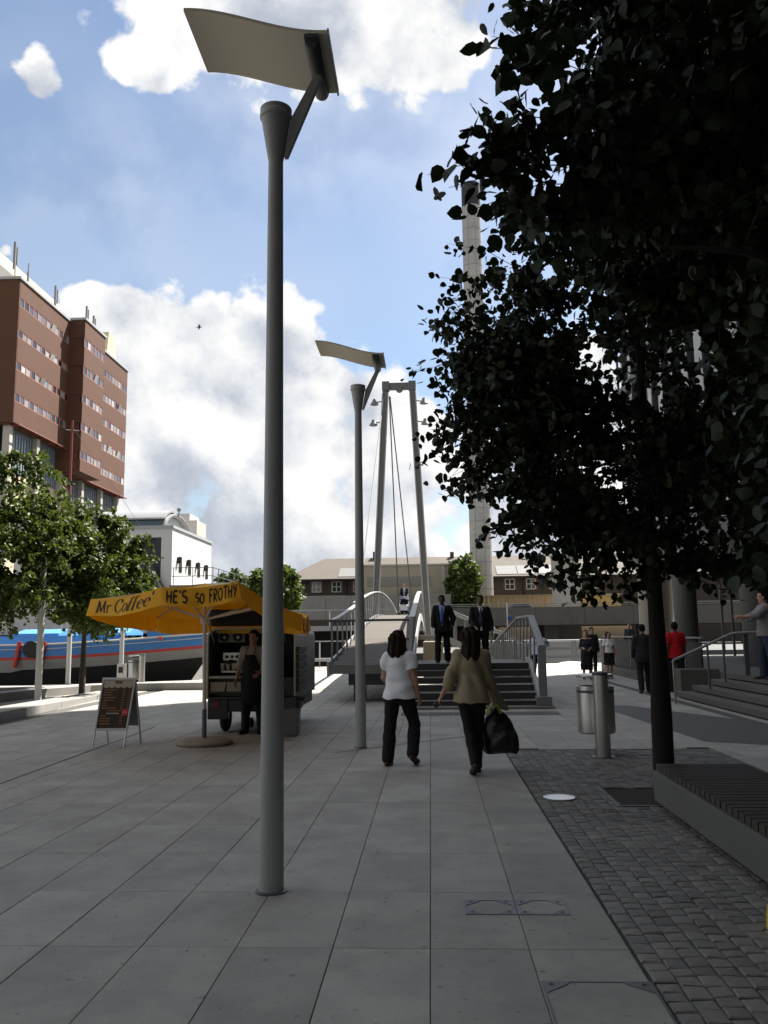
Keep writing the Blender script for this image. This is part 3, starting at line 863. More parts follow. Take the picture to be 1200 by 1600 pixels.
# ---- glazed office on the right: its long front shades the square
of = thing('glass_office', 'tall dark glass office on round columns behind the tree on the right', 'building', (14, 8, 0))
OG = mat('office_glass', (0.012, 0.015, 0.018), 0.05, var=0.2, scale=0.3, spec=0.7)
OX, OY0, OY1, OH = 8.6, -34.0, 37.4, 46.0
obj('facade', MB().box(OX + .12, 44, OY0, OY1 - .12, 4.6, OH), OG, of)
obj('added_shade_wing', MB().box(-34, OX - .01, OY0, -6.0, 5.2, 23.9), OG, of)  # unseen wing behind the camera, added to shade the foreground
ws = MB()
for x in np.arange(-34, OX, 3.0): ws.box(x - .06, x + .06, -5.99, -5.85, 5.2, 23.9)
for z in np.arange(5.2, 24, 3.7): ws.box(-34, OX, -5.98, -5.8, z - .22, z + .22)
obj('added_wing_mullions', ws, mat('office_mullion', (0.05, 0.052, 0.055), 0.5), of)
obj('ground_glazing', MB().box(12.2, 12.3, OY0, OY1 - 3, .6, 4.6), OG, of)
mu = MB()
for y in np.arange(OY0, OY1, 1.5): mu.box(OX, OX + .12, y - .04, y + .04, 4.6, OH)
for z in np.arange(4.6, OH + .1, 3.7): mu.box(OX - .03, OX + .10, OY0, OY1, z - .22, z + .22)
for x in np.arange(OX, 44, 1.5): mu.box(x - .04, x + .04, OY1 - .12, OY1, 4.6, OH)
for z in np.arange(4.6, OH + .1, 3.7): mu.box(OX, 44, OY1 - .1, OY1 + .03, z - .22, z + .22)
obj('mullions', mu, mat('office_mullion', (0.05, 0.052, 0.055), 0.5), of)
obj('soffit', MB().box(OX, 44, OY0, OY1, 4.3, 4.58), PALE, of)
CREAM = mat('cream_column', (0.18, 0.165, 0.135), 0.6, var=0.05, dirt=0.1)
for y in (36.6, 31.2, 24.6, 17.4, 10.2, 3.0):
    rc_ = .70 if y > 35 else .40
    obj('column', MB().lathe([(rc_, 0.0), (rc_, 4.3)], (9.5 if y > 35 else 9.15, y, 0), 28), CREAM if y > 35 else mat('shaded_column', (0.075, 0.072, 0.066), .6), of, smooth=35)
dg = MB()
for y in np.arange(16, 37, 1.2): dg.box(12.1, 12.19, y - .03, y + .03, .6, 4.3)
obj('door_frames', dg, DSTEEL, of)
ban = MB().box(9.9, 10.0, 15.6, 17.2, 2.1, 4.2)
obj('banner', ban, WHITEP, of)
# ================================================================== footbridge with stairs
fbm = thing('footbridge', 'grey steel footbridge with a timber deck, stairs and a tall open pylon', 'footbridge', (0, 20.6, 0))
TREAD = mat('stair_tread', (0.17, 0.165, 0.152), 0.75, var=0.15, scale=8, bump=0.002, bscale=80)
RISER = mat('stair_riser', (0.035, 0.035, 0.035), 0.7, var=0.15, scale=8)
NOSE = mat('stair_nosing', (0.42, 0.41, 0.39), 0.4, metal=0.5, var=0.1)
obj('base_plate', MB().box(-.62, 2.62, 18.62, 19.0, .002, .05), TREAD, fbm, bevel=.006)
for k in range(6):
    y = 18.98 + .325 * k
    s = obj('step', MB().box(-.5, 2.30, y, y + .34, .15 * k + .012, .15 * (k + 1)), RISER if False else TREAD, fbm, bevel=.004)
    obj('nosing', MB().box(-.5, 2.30, y - .012, y + .045, .15 * (k + 1) + .0005, .15 * (k + 1) + .009), NOSE, s)
    obj('riser', MB().box(-.498, 2.298, y - .008, y - .001, .15 * k + .02, .15 * (k + 1) - .012), RISER, s)
# landing
obj('landing', MB().box(-.42, 2.30, 20.94, 23.4, .68, .902), TREAD, fbm, bevel=.01)
obj('landing_edge', MB().box(-2.42, -.52, 20.62, 20.93, .68, .902), TREAD, fbm)
obj('landing_beam', MB().box(-2.0, -.55, 20.9, 23.3, .40, .679).box(-1.9, -1.6, 21.2, 21.5, 0, .4), DSTEEL, fbm)
def zdeck(y):   # deck level along Y, a shallow arch
    t = (y - 20.9) / (46 - 20.9)
    return .902 + 1.70 * math.sin(max(0, min(1.25, t)) * math.pi / 2) ** 1.15 if t <= 1 else 2.60 - .55 * ((y - 46) / 16) ** 2
ys = [20.95 + .152 * k for k in range(1, 275)]
bd = bpy.data.meshes.new('deck_board')
v = MB().box(-.98, .98, -.07, .07, -.04, 0)
bd.from_pydata(v.v, [], v.f); bd.materials.append(DECKW)
for y in ys:
    sl_ = (zdeck(y + .1) - zdeck(y - .1)) / .2
    inst('deck_board', bd, (-1.44, y, zdeck(y)), fbm, rot=(math.atan(sl_), 0, 0))
dk = MB()
yy = np.linspace(20.75, 62.5, 42)
for x in (-2.46, -.43):
    rows = [[(x, y, zdeck(y) + .06) for y in yy], [(x, y, zdeck(y) - .28) for y in yy]]
    obj('edge_girder', MB().sheet(rows, .05), LSTEEL, fbm)
obj('deck_underside', MB().sheet([[(-2.4, y, zdeck(y) - .06) for y in yy], [(-.48, y, zdeck(y) - .06) for y in yy]], .12), DSTEEL, fbm)
# parapets: flat leaning bars and a broad rail
def railing(path, hgt, step, name, wid=.10, mats=STEEL, railm=LSTEEL, rw=.13, rh=.05, lean=0.0, skip_first=False):
    P = [Vector(p) for p in path]
    top = [p + Vector((lean, 0, hgt)) for p in P]
    rb_ = MB()
    for a, b in zip(top[:-1], top[1:]): rb_.bar(a, b, rw, rh)
    obj('handrail', rb_, railm, fbm, bevel=.01)
    L = [0]
    for a, b in zip(P[:-1], P[1:]): L.append(L[-1] + (b - a).length)
    s = 0.0 if not skip_first else step
    while s <= L[-1] + 1e-3:
        for i in range(len(P) - 1):
            if L[i] <= s <= L[i + 1] + 1e-3:
                q = P[i].lerp(P[i + 1], (s - L[i]) / (L[i + 1] - L[i]))
                d = (P[i + 1] - P[i]).normalized()
                obj('baluster', MB().bar(q + Vector((0, 0, -.12)), q + Vector((lean, 0, hgt - .026)), .028, wid, up=d), mats, fbm)
                break
        s += step
left = [(-2.36, y, zdeck(y)) for y in np.linspace(27.6, 62, 24)]
railing(left, 1.12, 1.15, 'left', lean=-.06)
right = [(-.50, y, zdeck(y)) for y in np.linspace(20.75, 62, 28)]
right[0] = (-.50, 20.75, .902)
railing(right, 1.10, 1.3, 'right', lean=.05, rw=.15)
obj('end_plate', MB().bar((-.56, 20.66, .86), (-.47, 20.70, 1.97), .16, .07, up=(0, 1, 0)), LSTEEL, fbm, bevel=.01)
railing([(-2.38, y, zdeck(y)) for y in (20.72, 22.0, 23.4, 25, 27.4)], 1.06, 1.25, 'landing', wid=.17, rw=.12)
obj('front_rail', MB().tube([(-2.44, 20.64, 1.95), (-.5, 20.68, 1.95)], .03, 10), DSTEEL, fbm, smooth=40)
# stair stringer and right hand railing
obj('stringer', MB().prism([(18.80, .05), (19.2, .05), (21.3, .74), (21.3, 1.02), (20.75, 1.02), (18.8, .20)], 2.31, 2.40, 'x'), LSTEEL, fbm)
obj('newel', MB().box(2.33, 2.50, 18.90, 19.05, .052, 1.30).box(2.26, 2.58, 18.78, 19.16, .052, .24), STEEL, fbm, bevel=.012)
hr = MB().bar((2.42, 18.92, 1.30), (2.42, 20.72, 2.0), .15, .06).bar((2.42, 20.70, 2.0), (2.36, 23.2, 2.0), .15, .055).bar((2.36, 23.2, 2.0), (2.1, 29.6, 1.2), .09, .05)
obj('handrail', hr, STEEL, fbm, bevel=.012)
for (y, z0) in ((20.05, .55), (20.75, .85), (21.55, .9), (22.3, .9), (23.15, .9)):
    ztop = 2.0 if y > 20.7 else 1.30 + (y - 18.92) / 1.8 * .7
    obj('baluster', MB().bar((2.37, y, z0), (2.40, y, ztop - .03), .03, .15, up=(0, 1, 0)), STEEL, fbm)
# ramp leaving the landing at the back
rmp = MB().add([(.62, 23.4, .9), (2.25, 23.4, .9), (2.1, 29.8, .1), (.5, 29.8, .1), (.62, 23.4, .7), (2.25, 23.4, .7), (2.1, 29.8, -.02), (.5, 29.8, -.02)],
               [(0, 1, 2, 3), (7, 6, 5, 4), (0, 4, 5, 1), (1, 5, 6, 2), (2, 6, 7, 3), (3, 7, 4, 0)])
obj('ramp', rmp, TREAD, fbm)
for k in range(13):
    y = 23.6 + k * .48; z = .9 - (y - 23.4) * .125
    obj('baluster', MB().bar((2.34 - (y - 23.2) * .04, y, z - .05), (2.36 - (y - 23.2) * .04, y, z + 1.06), .025, .10, up=(0, 1, 0)), STEEL, fbm)
# side stair descending to the right behind it
for k in range(9):
    x = .45 + k * .33; z = 1.42 - k * .158
    obj('side_step', MB().box(x, x + .36, 31.1, 33.0, z - .12, z), TREAD, fbm)
obj('side_landing', MB().box(-.42, .45, 31.1, 33.0, 1.4, 1.56), TREAD, fbm)
for (ya, m__) in ((31.0, LSTEEL), (33.05, LSTEEL)):
    obj('side_handrail', MB().bar((.3, ya, 2.62), (3.6, ya, 1.16), .09, .07), m__, fbm, bevel=.008)
    obj('side_stringer', MB().bar((.3, ya, 1.55), (3.6, ya, .02), .05, .22), LSTEEL, fbm)
    for k in range(8):
        x = .5 + k * .42; z = 1.5 - (x - .3) * .46
        obj('baluster', MB().bar((x, ya, z - .1), (x, ya, 2.53 - (x - .3) * .442), .03, .08, up=(1, 0, 0)), STEEL, fbm)
obj('pylon_footing', MB().box(-.25, .42, 29.0, 30.8, 0, 1.35), mat('tan_concrete', (0.27, 0.225, 0.16), 0.85, var=0.15), fbm, bevel=.03)
# pylon: two raking legs and a head beam
Yp = 45.0
for s, (xb, xt) in ((-1, (-3.0, -2.16)), (1, (-.02, -.72))):
    lg = MB()
    xm = lambda z: xb + (xt - xb) * z / 15.0
    lg.bar((xm(0), Yp, .0), (xm(15.05), Yp, 15.05), .36, .28, up=(1, 0, 0))
    l_ = obj('pylon_leg', lg, mat('pylon_steel', (0.13, 0.132, 0.134), .45, var=.08), fbm, bevel=.04)
    lip = MB()
    for dx in (-.155, .155):
        lip.bar((xm(0) + dx, Yp - .205, 0), (xm(14.6) + dx, Yp - .205, 14.6), .045, .06, up=(1, 0, 0))
    obj('edge_lip', lip, LSTEEL, l_)
    for z in (13.0, 14.15):
        f_ = MB()
        xo = xm(z) + s * .22
        f_.tube([(xo - s * .05, Yp - .1, z), (xo + s * .25, Yp - .1, z - .04)], .035, 6)
        f_.lathe([(0.0, z + .16), (.08, z + .14), (.11, z + .03), (.24, z - .17), (.22, z - .18), (0.0, z - .1)], (xo + s * .36, Yp - .1, 0), 14)
        obj('spotlight', f_, GREYP, l_, smooth=40)
hb = MB().bar((-2.35, Yp, 15.0), (-.52, Yp, 15.0), .34, .36).lathe([(.2, -.17), (.2, .17)], (-1.42, Yp - .02, 14.86), 12, ax='y')
for x in (-2.16, -.72): hb.box(x - .2, x + .2, Yp - .25, Yp + .25, 14.75, 15.25)
obj('head_beam', hb, mat('pylon_steel', (0.13, 0.132, 0.134)), fbm, bevel=.03)
for i, (a, b) in enumerate((((-1.98, 45.15, 14.5), (-1.9, 53, 2.3)), ((-1.95, 45.15, 14.5), (-1.05, 60, 1.8)), ((-2.3, 44.9, 14.3), (-2.9, 33.0, 1.7)))):
    cm = MB().tube([a, b], .035 if i < 2 else .03, 6)
    obj('stay_cable', cm, DSTEEL if i < 2 else LSTEEL, fbm)

# ================================================================== lamp posts with wing shaped reflectors
POLE = mat('lamp_post_paint', (0.33, 0.335, 0.335), 0.45, var=0.06, scale=2.5, bump=0.0004, bscale=60, dirt=0.2, spec=0.5)
WING = mat('cream_reflector', (0.62, 0.57, 0.46), 0.6, var=0.04, scale=1.5)
def lamp_post(x, y, label):
    t = thing('lamp_post', label, 'lamp post', (x, y, 0), 'lamp posts with wing shaped reflectors')
    obj('base_collar', MB().lathe([(.100, 0), (.100, .008), (.082, .012)], (x, y, 0), 32), DSTEEL, t, smooth=30)
    obj('pole', MB().lathe([(.0785, .003), (.077, .4), (.062, 3.0), (.0525, 4.98)], (x, y, 0), 40), POLE, t, smooth=30)
    obj('door', MB().box(x - .030, x + .030, y + .070, y + .0815, .55, .95), POLE, t, bevel=.004)
    obj('cone', MB().lathe([(.050, 4.955), (.056, 4.975), (.103, 5.27), (.106, 5.285), (.114, 5.29), (.116, 5.315), (.111, 5.33), (.113, 5.335), (.1135, 5.36), (.10, 5.365), (.0, 5.33)], (x, y, 0), 40), POLE, t, smooth=30)
    arm = MB().prism([(x + .062, 4.985), (x + .088, 4.985), (x + .335, 5.60), (x + .285, 5.62), (x + .115, 5.29)], y - .022, y + .022, 'y')
    obj('arm', arm, POLE, t, bevel=.004)
    yc = y + .10
    xs = np.linspace(-.625, .40, 26)
    def zw(q):
        s = (q + .625) / 1.025
        return 6.0 - .235 * (3 * s ** 2 - 2 * s ** 3) * (1.0 - .12 * s) - .02 * s
    def yw(q): return .335
    w = MB().sheet([[(x + q, yc + yw(q), zw(q) + .0) for q in xs], [(x + q, yc, zw(q)) for q in xs], [(x + q, yc - yw(q), zw(q) + .0) for q in xs]], -.024)
    obj('reflector', w, WING, t, smooth=40)
    obj('reflector_trim', MB().bar((x + .405, yc - .34, zw(.4) + .005), (x + .405, yc + .34, zw(.4) + .005), .012, .055), POLE, t)
    hz = zw(.28) - .045
    obj('lamp_housing', MB().lathe([(.0, -.31), (.045, -.305), (.052, -.29), (.052, .29), (.045, .305), (0, .31)], (x + .285, yc, hz), 18, ax='y').box(x + .235, x + .335, yc - .33, yc + .33, hz + .02, hz + .042), DSTEEL, t, smooth=35)
    obj('lamp_cap', MB().ball((x + .285, yc + .33, hz + .035), (.05, .035, .05), 12), POLE, t, smooth=60)
    return t
lamp_post(-1.037, 5.627, 'tall grey tapered lamp post in the foreground with a cream wing reflector')
lamp_post(-1.027, 12.546, 'second grey wing topped lamp post farther off, behind the woman in white')

# ================================================================== litter bins
def litter_bin(x, y, label, sc_=1.0):
    t = thing('litter_bin', label, 'litter bin', (x, y, 0), 'stainless steel litter bins on posts')
    obj('post', MB().lathe([(.098, .0), (.098, 1.055), (.09, 1.065), (0, 1.075)], (x, y, 0), 28), INOX, t, smooth=30)
    obj('post_cap', MB().lathe([(.101, 1.04), (.101, 1.078), (.085, 1.085), (0, 1.086)], (x, y, 0), 28), DSTEEL, t, smooth=30)
    obj('bucket', MB().lathe([(.0, .27), (.225, .27), (.245, .285), (.245, .87), (.24, .885), (.225, .885), (.225, .32), (.0, .32)], (x - .01, y + .33, 0), 36), INOX, t, smooth=30)
    obj('seam', MB().lathe([(.2465, .80), (.2485, .805), (.2485, .83), (.2465, .835)], (x - .01, y + .33, 0), 36), DSTEEL, t, smooth=30)
    obj('lid', MB().lathe([(0, 1.005), (.235, 1.0), (.245, 1.01), (.245, 1.03), (.235, 1.04), (0, 1.05)], (x - .01, y + .33, 0), 36), INOX, t, smooth=30)
    obj('bracket', MB().box(x - .03, x + .03, y + .05, y + .5, .95, 1.0), DSTEEL, t)
    obj('foot_plate', MB().lathe([(.15, 0.001), (.15, .008), (0.1, .01)], (x, y, 0), 24), DSTEEL, t)
    return t
lb0 = litter_bin(2.205, 11.47, 'brushed steel litter bin on a round post beside the near tree on the right')
dup(lb0, (-9.3, 27.4, 0), 0.9, 'small distant steel litter bin on the sunlit quay by the blue boat')

# ================================================================== bench
bn = thing('bench', 'long low concrete bench with dark timber slats across its top', 'bench', (2.42, 5.7, 0))
BX0, BX1, BY0, BY1 = 2.02, 2.86, 3.35, 8.22
obj('plinth', MB().box(BX0 + .12, BX1 - .12, BY0 + .12, BY1 - .12, -.005, .07), DARK, bn)
BCON = mat('bench_concrete', (0.11, 0.107, 0.10), 0.8, var=0.12, speck=.2, scale=3, bump=0.0015, bscale=120, dirt=0.35)
obj('body', MB().box(BX0, BX1, BY0, BY1, .07, .335), BCON, bn, bevel=.008)
y = BY1 - .03; k = 0
slat_me = bpy.data.meshes.new('slat'); sv = MB().box(-.395, .395, -.048, .048, 0, .055)
slat_me.from_pydata(sv.v, [], sv.f); slat_me.materials.append(WOOD)
while y > BY0 + .05:
    s_ = inst('slat', slat_me, (2.44, y - .048, .34), bn, rot=(0, 0, random.gauss(0, .003)))
    y -= .118
obj('slat_bearer', MB().box(2.2, 2.25, BY0 + .05, BY1 - .05, .3352, .3395).box(2.6, 2.65, BY0 + .05, BY1 - .05, .3352, .3395), DSTEEL, bn)
# yellow bag at the edge of the picture
yb2 = thing('yellow_bag', 'small bright yellow bag on the cobbles by the bench, cut by the right edge', 'bag', (1.835, 4.90, 0))
bag = []
for i in range(7):
    z = .118 * i / 6; q = 1 - .25 * (i / 6) ** 2
    bag.append([(1.835 + .062 * q * math.cos(a) * (1 if abs(math.cos(a)) > .3 else .8), 4.90 + .13 * math.sin(a) * (1 - .1 * (i / 6)), z + .004 + .008 * math.sin(3 * a)) for a in np.linspace(0, 2 * math.pi, 17)])
obj('bag', MB().sheet(bag, .003), mat('yellow_plastic', (0.75, 0.50, 0.02), 0.45, var=0.08), yb2, smooth=50)
obj('handle', MB().tube([(1.835, 4.84, .115), (1.835, 4.86, .15), (1.835, 4.90, .165), (1.835, 4.94, .15), (1.835, 4.96, .115)], .006, 6), mat('yellow_plastic', (0.75, 0.50, 0.02)), yb2)

# ================================================================== terrace steps and railings on the right
ts = thing('terrace_steps', 'wide granite steps climbing to the glass office on the right', 'steps', (7, 18, 0))
GR = mat('step_granite', (0.105, 0.10, 0.09), 0.75, var=0.14, scale=6, bump=0.001, bscale=150, dirt=0.2)
for k in range(4):
    x0 = 5.95 + .36 * k + (0)
    for j in range(6):
        ya, yb = 21.6 - .18 * k - 2.4 * (j + 1), 21.6 - .18 * k - 2.4 * j
        obj('step_block', MB().box(x0 + .0, x0 + .75, ya + .004, yb - .004, .15 * k + .028, .15 * (k + 1)), GR, ts, bevel=.006)
obj('core', MB().box(6.03, 6.4, 7.2, 21.4, 0, .03).box(6.36, 6.8, 7.2, 21.3, .03, .178).box(6.74, 7.2, 7.2, 21.1, .178, .328).box(7.1, 7.7, 7.2, 20.9, .328, .478), DARK, ts)
obj('terrace', MB().box(7.7, 30, 7.2, 36.5, .0, .6).box(7.1, 7.7, 21.1, 36.5, 0, .6), GR, ts)
obj('end_wall', MB().box(6.15, 7.1, 21.75, 22.25, 0, .66), GR, ts, bevel=.01)
rr = thing('step_railing', 'sloping steel handrail beside the granite steps on the right', 'railing', (6, 19.7, 0))
obj('handrail', MB().tube([(5.42, 19.7, .90), (5.44, 19.7, .95), (6.78, 19.75, 1.53), (7.05, 19.6, 1.55), (7.45, 19.5, 1.55)], .032, 10), STEEL, rr, smooth=50)
for (x, z0, z1) in ((5.43, 0, .92), (6.2, .3, 1.27), (6.55, .45, 1.42), (7.05, .6, 1.54)):
    obj('post', MB().bar((x, 19.7, z0), (x, 19.7, z1), .035 if x < 7 else .1, .05 if x < 7 else .06, up=(0, 1, 0)), INOX if x < 6 else DSTEEL, rr)
tr2 = thing('terrace_railing', 'dark wire railing with a pale top rail along the terrace kerb', 'railing', (7.3, 28, 0))
tp = [(7.25, 36.0), (7.1, 31), (7.05, 27), (7.1, 22.6)]
kb = MB()
for a, b in zip(tp[:-1], tp[1:]): kb.bar((a[0] - .1, a[1], .15), (b[0] - .1, b[1], .15), .3, .3)
obj('kerb', kb, GR, tr2)
tl = MB(); wv = MB()
for a, b in zip(tp[:-1], tp[1:]):
    tl.bar((a[0] - .1, a[1], 1.42), (b[0] - .1, b[1], 1.42), .07, .05)
    for z in np.linspace(.42, 1.32, 9): wv.bar((a[0] - .1, a[1], z), (b[0] - .1, b[1], z), .012, .012)
obj('handrail', tl, STEEL, tr2); stuff(obj('wires', wv, DARK, tr2))
for y in np.linspace(22.8, 35.9, 11):
    x = np.interp(y, [p[1] for p in tp][::-1], [p[0] for p in tp][::-1])
    obj('post', MB().bar((x - .1, y, .3), (x - .1, y, 1.4), .03, .09, up=(0, 1, 0)), DSTEEL, tr2)
obj('mesh_panel', MB().add([(7.0, 35.9, .32), (6.98, 22.7, .32), (6.98, 22.7, 1.3), (7.0, 35.9, 1.3), (7.04, 35.9, .32), (7.02, 22.7, .32), (7.02, 22.7, 1.3), (7.04, 35.9, 1.3)], [(0, 1, 2, 3), (4, 7, 6, 5), (0, 4, 5, 1), (1, 5, 6, 2), (2, 6, 7, 3), (3, 7, 4, 0)]), mat('dark_mesh', (0.02, 0.02, 0.02), 0.7), tr2)

# ================================================================== quay on the left: walls, steps, posts
LST = mat('pale_kerb_stone', (0.26, 0.25, 0.235), 0.75, var=0.1, scale=3, bump=0.001, bscale=100, dirt=0.2)
kw = thing('kerb_wall', 'low pale stone wedge wall along the sunken steps on the left', 'wall', (-9, 19, 0))
for k in range(6):
    y0_, y1_ = 15.2 + 1.55 * k, 15.2 + 1.55 * (k + 1) - .01
    xl = lambda y: -8.46 - .048 * (y - 16.7)
    hz = lambda y: max(.05, .19 - .012 * max(0, y - 17))
    mbk = MB()
    p = [(xl(y0_), y0_), (xl(y1_), y1_), (xl(y1_) - .75, y1_), (xl(y0_) - .75, y0_)]
    mbk.add([(a, b, -.02) for a, b in p] + [(a, b, hz(b)) for a, b in p], [(3, 2, 1, 0), (4, 5, 6, 7), (0, 1, 5, 4), (1, 2, 6, 5), (2, 3, 7, 6), (3, 0, 4, 7)])
    obj('coping_stone', mbk, LST, kw, bevel=.008)
kw2 = thing('curved_kerb', 'second pale stone kerb behind the trunk, curving to the quay', 'wall', (-10.5, 24, 0))
c2 = [(-11.6, 20.3), (-11.4, 22.0), (-11.0, 23.8), (-10.3, 25.4), (-9.2, 26.2), (-7.9, 26.4), (-6.6, 26.35)]
for (a, b) in zip(c2[:-1], c2[1:]):
    a_, b_ = Vector((*a, .1)), Vector((*b, .1))
    obj('kerb_stone', MB().bar(a_, b_, .6, .25), LST, kw2, bevel=.008)
ss = thing('sunken_steps', 'broad grey steps going down to the water on the far left', 'steps', (-14, 24, 0))
for k in range(5):
    obj('step_block', MB().box(-24, -11.2, 28.6 - 1.35 * (k + 1), 28.59 - 1.35 * k, -1.2, -.13 - .13 * k), LST, ss, bevel=.01)
obj('floor', MB().box(-24, -11.2, 17.9, 21.84, -1.2, -.72), LST, ss)
for (x, y, h_, lab) in ((-9.77, 21.1, 4.0, 'nearest slim pale pole standing by the low wedge wall on the left'), (-12.83, 30.0, 4.2, 'slim pale pole with a tilted spotlight in front of the blue boat'), (-11.4, 31.3, 4.2, 'slim pale pole behind the menu board by the boat')):
    t = thing('slim_pole', lab, 'pole', (x, y, 0), 'slim pale poles on the quay')
    obj('shaft', MB().lathe([(.085, 0), (.075, h_), (0, h_ + .02)], (x, y, 0), 14), LSTEEL, t, smooth=40)
    obj('base', MB().lathe([(.12, 0), (.12, .03), (.09, .04)], (x, y, 0), 14), DSTEEL, t)
    if x < -12:
        obj('spotlight', MB().tube([(x - .3, y - .1, 2.95), (x + .1, y - .1, 2.30), (x + .28, y - .1, 2.0)], [.06, .11, .10], 10), LSTEEL, t, smooth=40)
        obj('spotlight', MB().tube([(x - .15, y - .1, 4.75), (x + .05, y - .1, 4.3)], [.08, .10], 10), LSTEEL, t, smooth=40)
bo = thing('bollard', 'short square steel bollard with a dark slot beside the menu board', 'bollard', (-10.6, 29.2, 0))
obj('body', MB().box(-10.75, -10.48, 29.1, 29.35, 0, .72), INOX, bo, bevel=.02)
obj('slot', MB().box(-10.69, -10.54, 29.08, 29.095, .42, .62), DARK, bo)
# quayside railing in the distance
qr = thing('quay_railing', 'pale steel quay railing between the coffee cart and the footbridge', 'railing', (-6, 44, 0))
qp = [(-8.3, 36.5), (-7.0, 43.8), (-3.0, 44.6)]
q1 = MB()
for a, b in zip(qp[:-1], qp[1:]):
    q1.bar((*a, 1.3), (*b, 1.3), .08, .06)
obj('handrail', q1, LSTEEL, qr)
q2 = MB()
for a, b in zip(qp[:-1], qp[1:]): q2.bar((*a, .36), (*b, .36), .35, .16)
obj('bottom_beam', q2, LSTEEL, qr)
for (x, y) in ((-8.3, 36.5), (-7.9, 38.9), (-7.45, 41.3), (-7.0, 43.8), (-5.7, 44.1), (-4.4, 44.35), (-3.0, 44.6)):
    obj('post', MB().bar((x, y, .0), (x, y, 1.27), .05, .12, up=(0, 1, 0)), LSTEEL, qr)
# far side walkway over the water
fw_ = thing('far_walkway', 'raised walkway with a pale railing across the canal', 'walkway', (-12, 60, 0))
obj('deck', MB().box(-60, -2.6, 59.4, 62.4, 1.9, 2.25), LSTEEL, fw_)
obj('wall_below', MB().box(-60, -2.6, 61, 62, -2.9, 1.9), mat('dark_wall', (0.035, 0.033, 0.03), 0.9, var=0.2), fw_)
obj('handrail', MB().bar((-60, 59.5, 3.3), (-2.7, 59.5, 3.35), .08, .08), LSTEEL, fw_)
for x in np.arange(-30, -2.6, 2.3): obj('post', MB().bar((x, 59.5, 2.25), (x, 59.5, 3.27), .06, .14, up=(0, 1, 0)), LSTEEL, fw_)
for x in (-21, -15.5, -8.6, -4): obj('leg', MB().bar((x, 59.9, -1.5), (x, 59.9, 1.9), .25, .25), STEEL, fw_)
# canal barge on the right beyond the quay edge
bg = thing('grey_barge', 'flat grey barge with recessed side panels moored beyond the stairs', 'boat', (6, 50, -1))
obj('hull', MB().box(-1.8, 10.6, 49.2, 52.4, -1.25, -.35), DSTEEL, bg, bevel=.05)
obj('cabin', MB().box(2.2, 10.2, 49.7, 52, -.35, 1.18), GREYP, bg, bevel=.05)
for x in (2.6, 4.6, 6.5, 8.3):
    p_ = MB()
    for z in (-.2, .28, .74): p_.box(x, x + 1.5, 49.64, 49.7, z, z + .36)
    obj('side_panel', p_, STEEL, bg, bevel=.02)
obj('cover', MB().ball((7.6, 47.3, -.9), (1.7, .6, .95), 18), mat('pale_tarp', (0.6, 0.6, 0.58), 0.7), bg, smooth=60)
# blue boat
bt = thing('blue_boat', 'long blue wooden boat with a red stripe and grey bottom moored at the quay', 'boat', (-16, 34, -1))
BLUE = mat('boat_blue', (0.05, 0.20, 0.50), 0.4, var=0.1, scale=1.2, dirt=0.15)
LBLUE = mat('boat_light_blue', (0.09, 0.26, 0.47), 0.45, var=0.08, scale=1.2)
BRED = mat('boat_red', (0.45, 0.05, 0.035), 0.45, var=0.1)
BGREY = mat('boat_grey', (0.30, 0.29, 0.28), 0.6, var=0.12, scale=1.5, dirt=0.3)
def hull_pt(s, lev, side):
    """s 0 at the stern .. 1 at the bow tip"""
    x = -27 + 18.0 * s
    sheer = 1.28 + .12 * s + .35 * max(0, (s - .60) / .40) ** 1.6
    z_ = {0: sheer, 1: sheer - .46, 2: sheer - .58, 3: sheer - .95 if s > .6 else sheer - 1.05, 4: -1.3}[lev]
    half = 1.75 * (1 - max(0, (s - .62) / .38) ** 2.2) * {0: 1, 1: .99, 2: .985, 3: .93, 4: .6}[lev]
    if lev == 2: z_ -= .0
    if lev == 4: x -= 1.6 * max(0, (s - .6) / .4)
    if lev == 3: x -= .15 * max(0, (s - .6) / .4)
    return (x, 35.0 + side * half, z_)
S = np.linspace(0, 1, 34)
for (la, lb_, mm, nm) in ((0, 1, BLUE, 'topside'), (1, 2, BRED, 'red_stripe'), (2, 3, BGREY, 'lower_side'), (3, 4, DARK, 'bottom')):
    mb_ = MB()
    for side in (-1, 1):
        mb_.sheet([[hull_pt(s, la, side) for s in S], [hull_pt(s, lb_, side) for s in S]])
    obj(nm, mb_, mm, bt, smooth=40)
gun = MB()
for side in (-1, 1): gun.tube([Vector(hull_pt(s, 0, side)) + Vector((0, 0, .02)) for s in S], .045, 6)
obj('gunwale', gun, mat('boat_cream', (0.65, 0.62, 0.55), 0.5), bt, smooth=50)
ln = MB()
ln.tube([Vector(hull_pt(s, 0, -1)) + Vector((0, -.01, -.16)) for s in S], .014, 5)
obj('line', ln, mat('boat_cream', (0.65, 0.62, 0.55)), bt)
obj('deck', MB().sheet([[hull_pt(s, 0, -1) for s in S], [hull_pt(s, 0, 1) for s in S]]), LBLUE, bt)
bw = MB()
S2 = np.linspace(.87, 1, 10)
for side in (-1, 1): bw.sheet([[Vector(hull_pt(s, 0, side)) + Vector((0, 0, .30)) for s in S2], [hull_pt(s, 0, side) for s in S2]], .04)
obj('bow_bulwark', bw, BLUE, bt)
sb = MB()
for side in (-1, 1): sb.sheet([[(-27, 35 + side * 1.5, 1.72), (-13.2, 35 + side * 1.35, 1.72)], [(-27, 35 + side * 1.52, 1.3), (-13.2, 35 + side * 1.38, 1.38)]], .04)
obj('side_coaming', sb, BLUE, bt)
obj('stem', MB().bar((-9.05, 35, 2.0), (-9.2, 35, .2), .12, .16), BLUE, bt, bevel=.02)
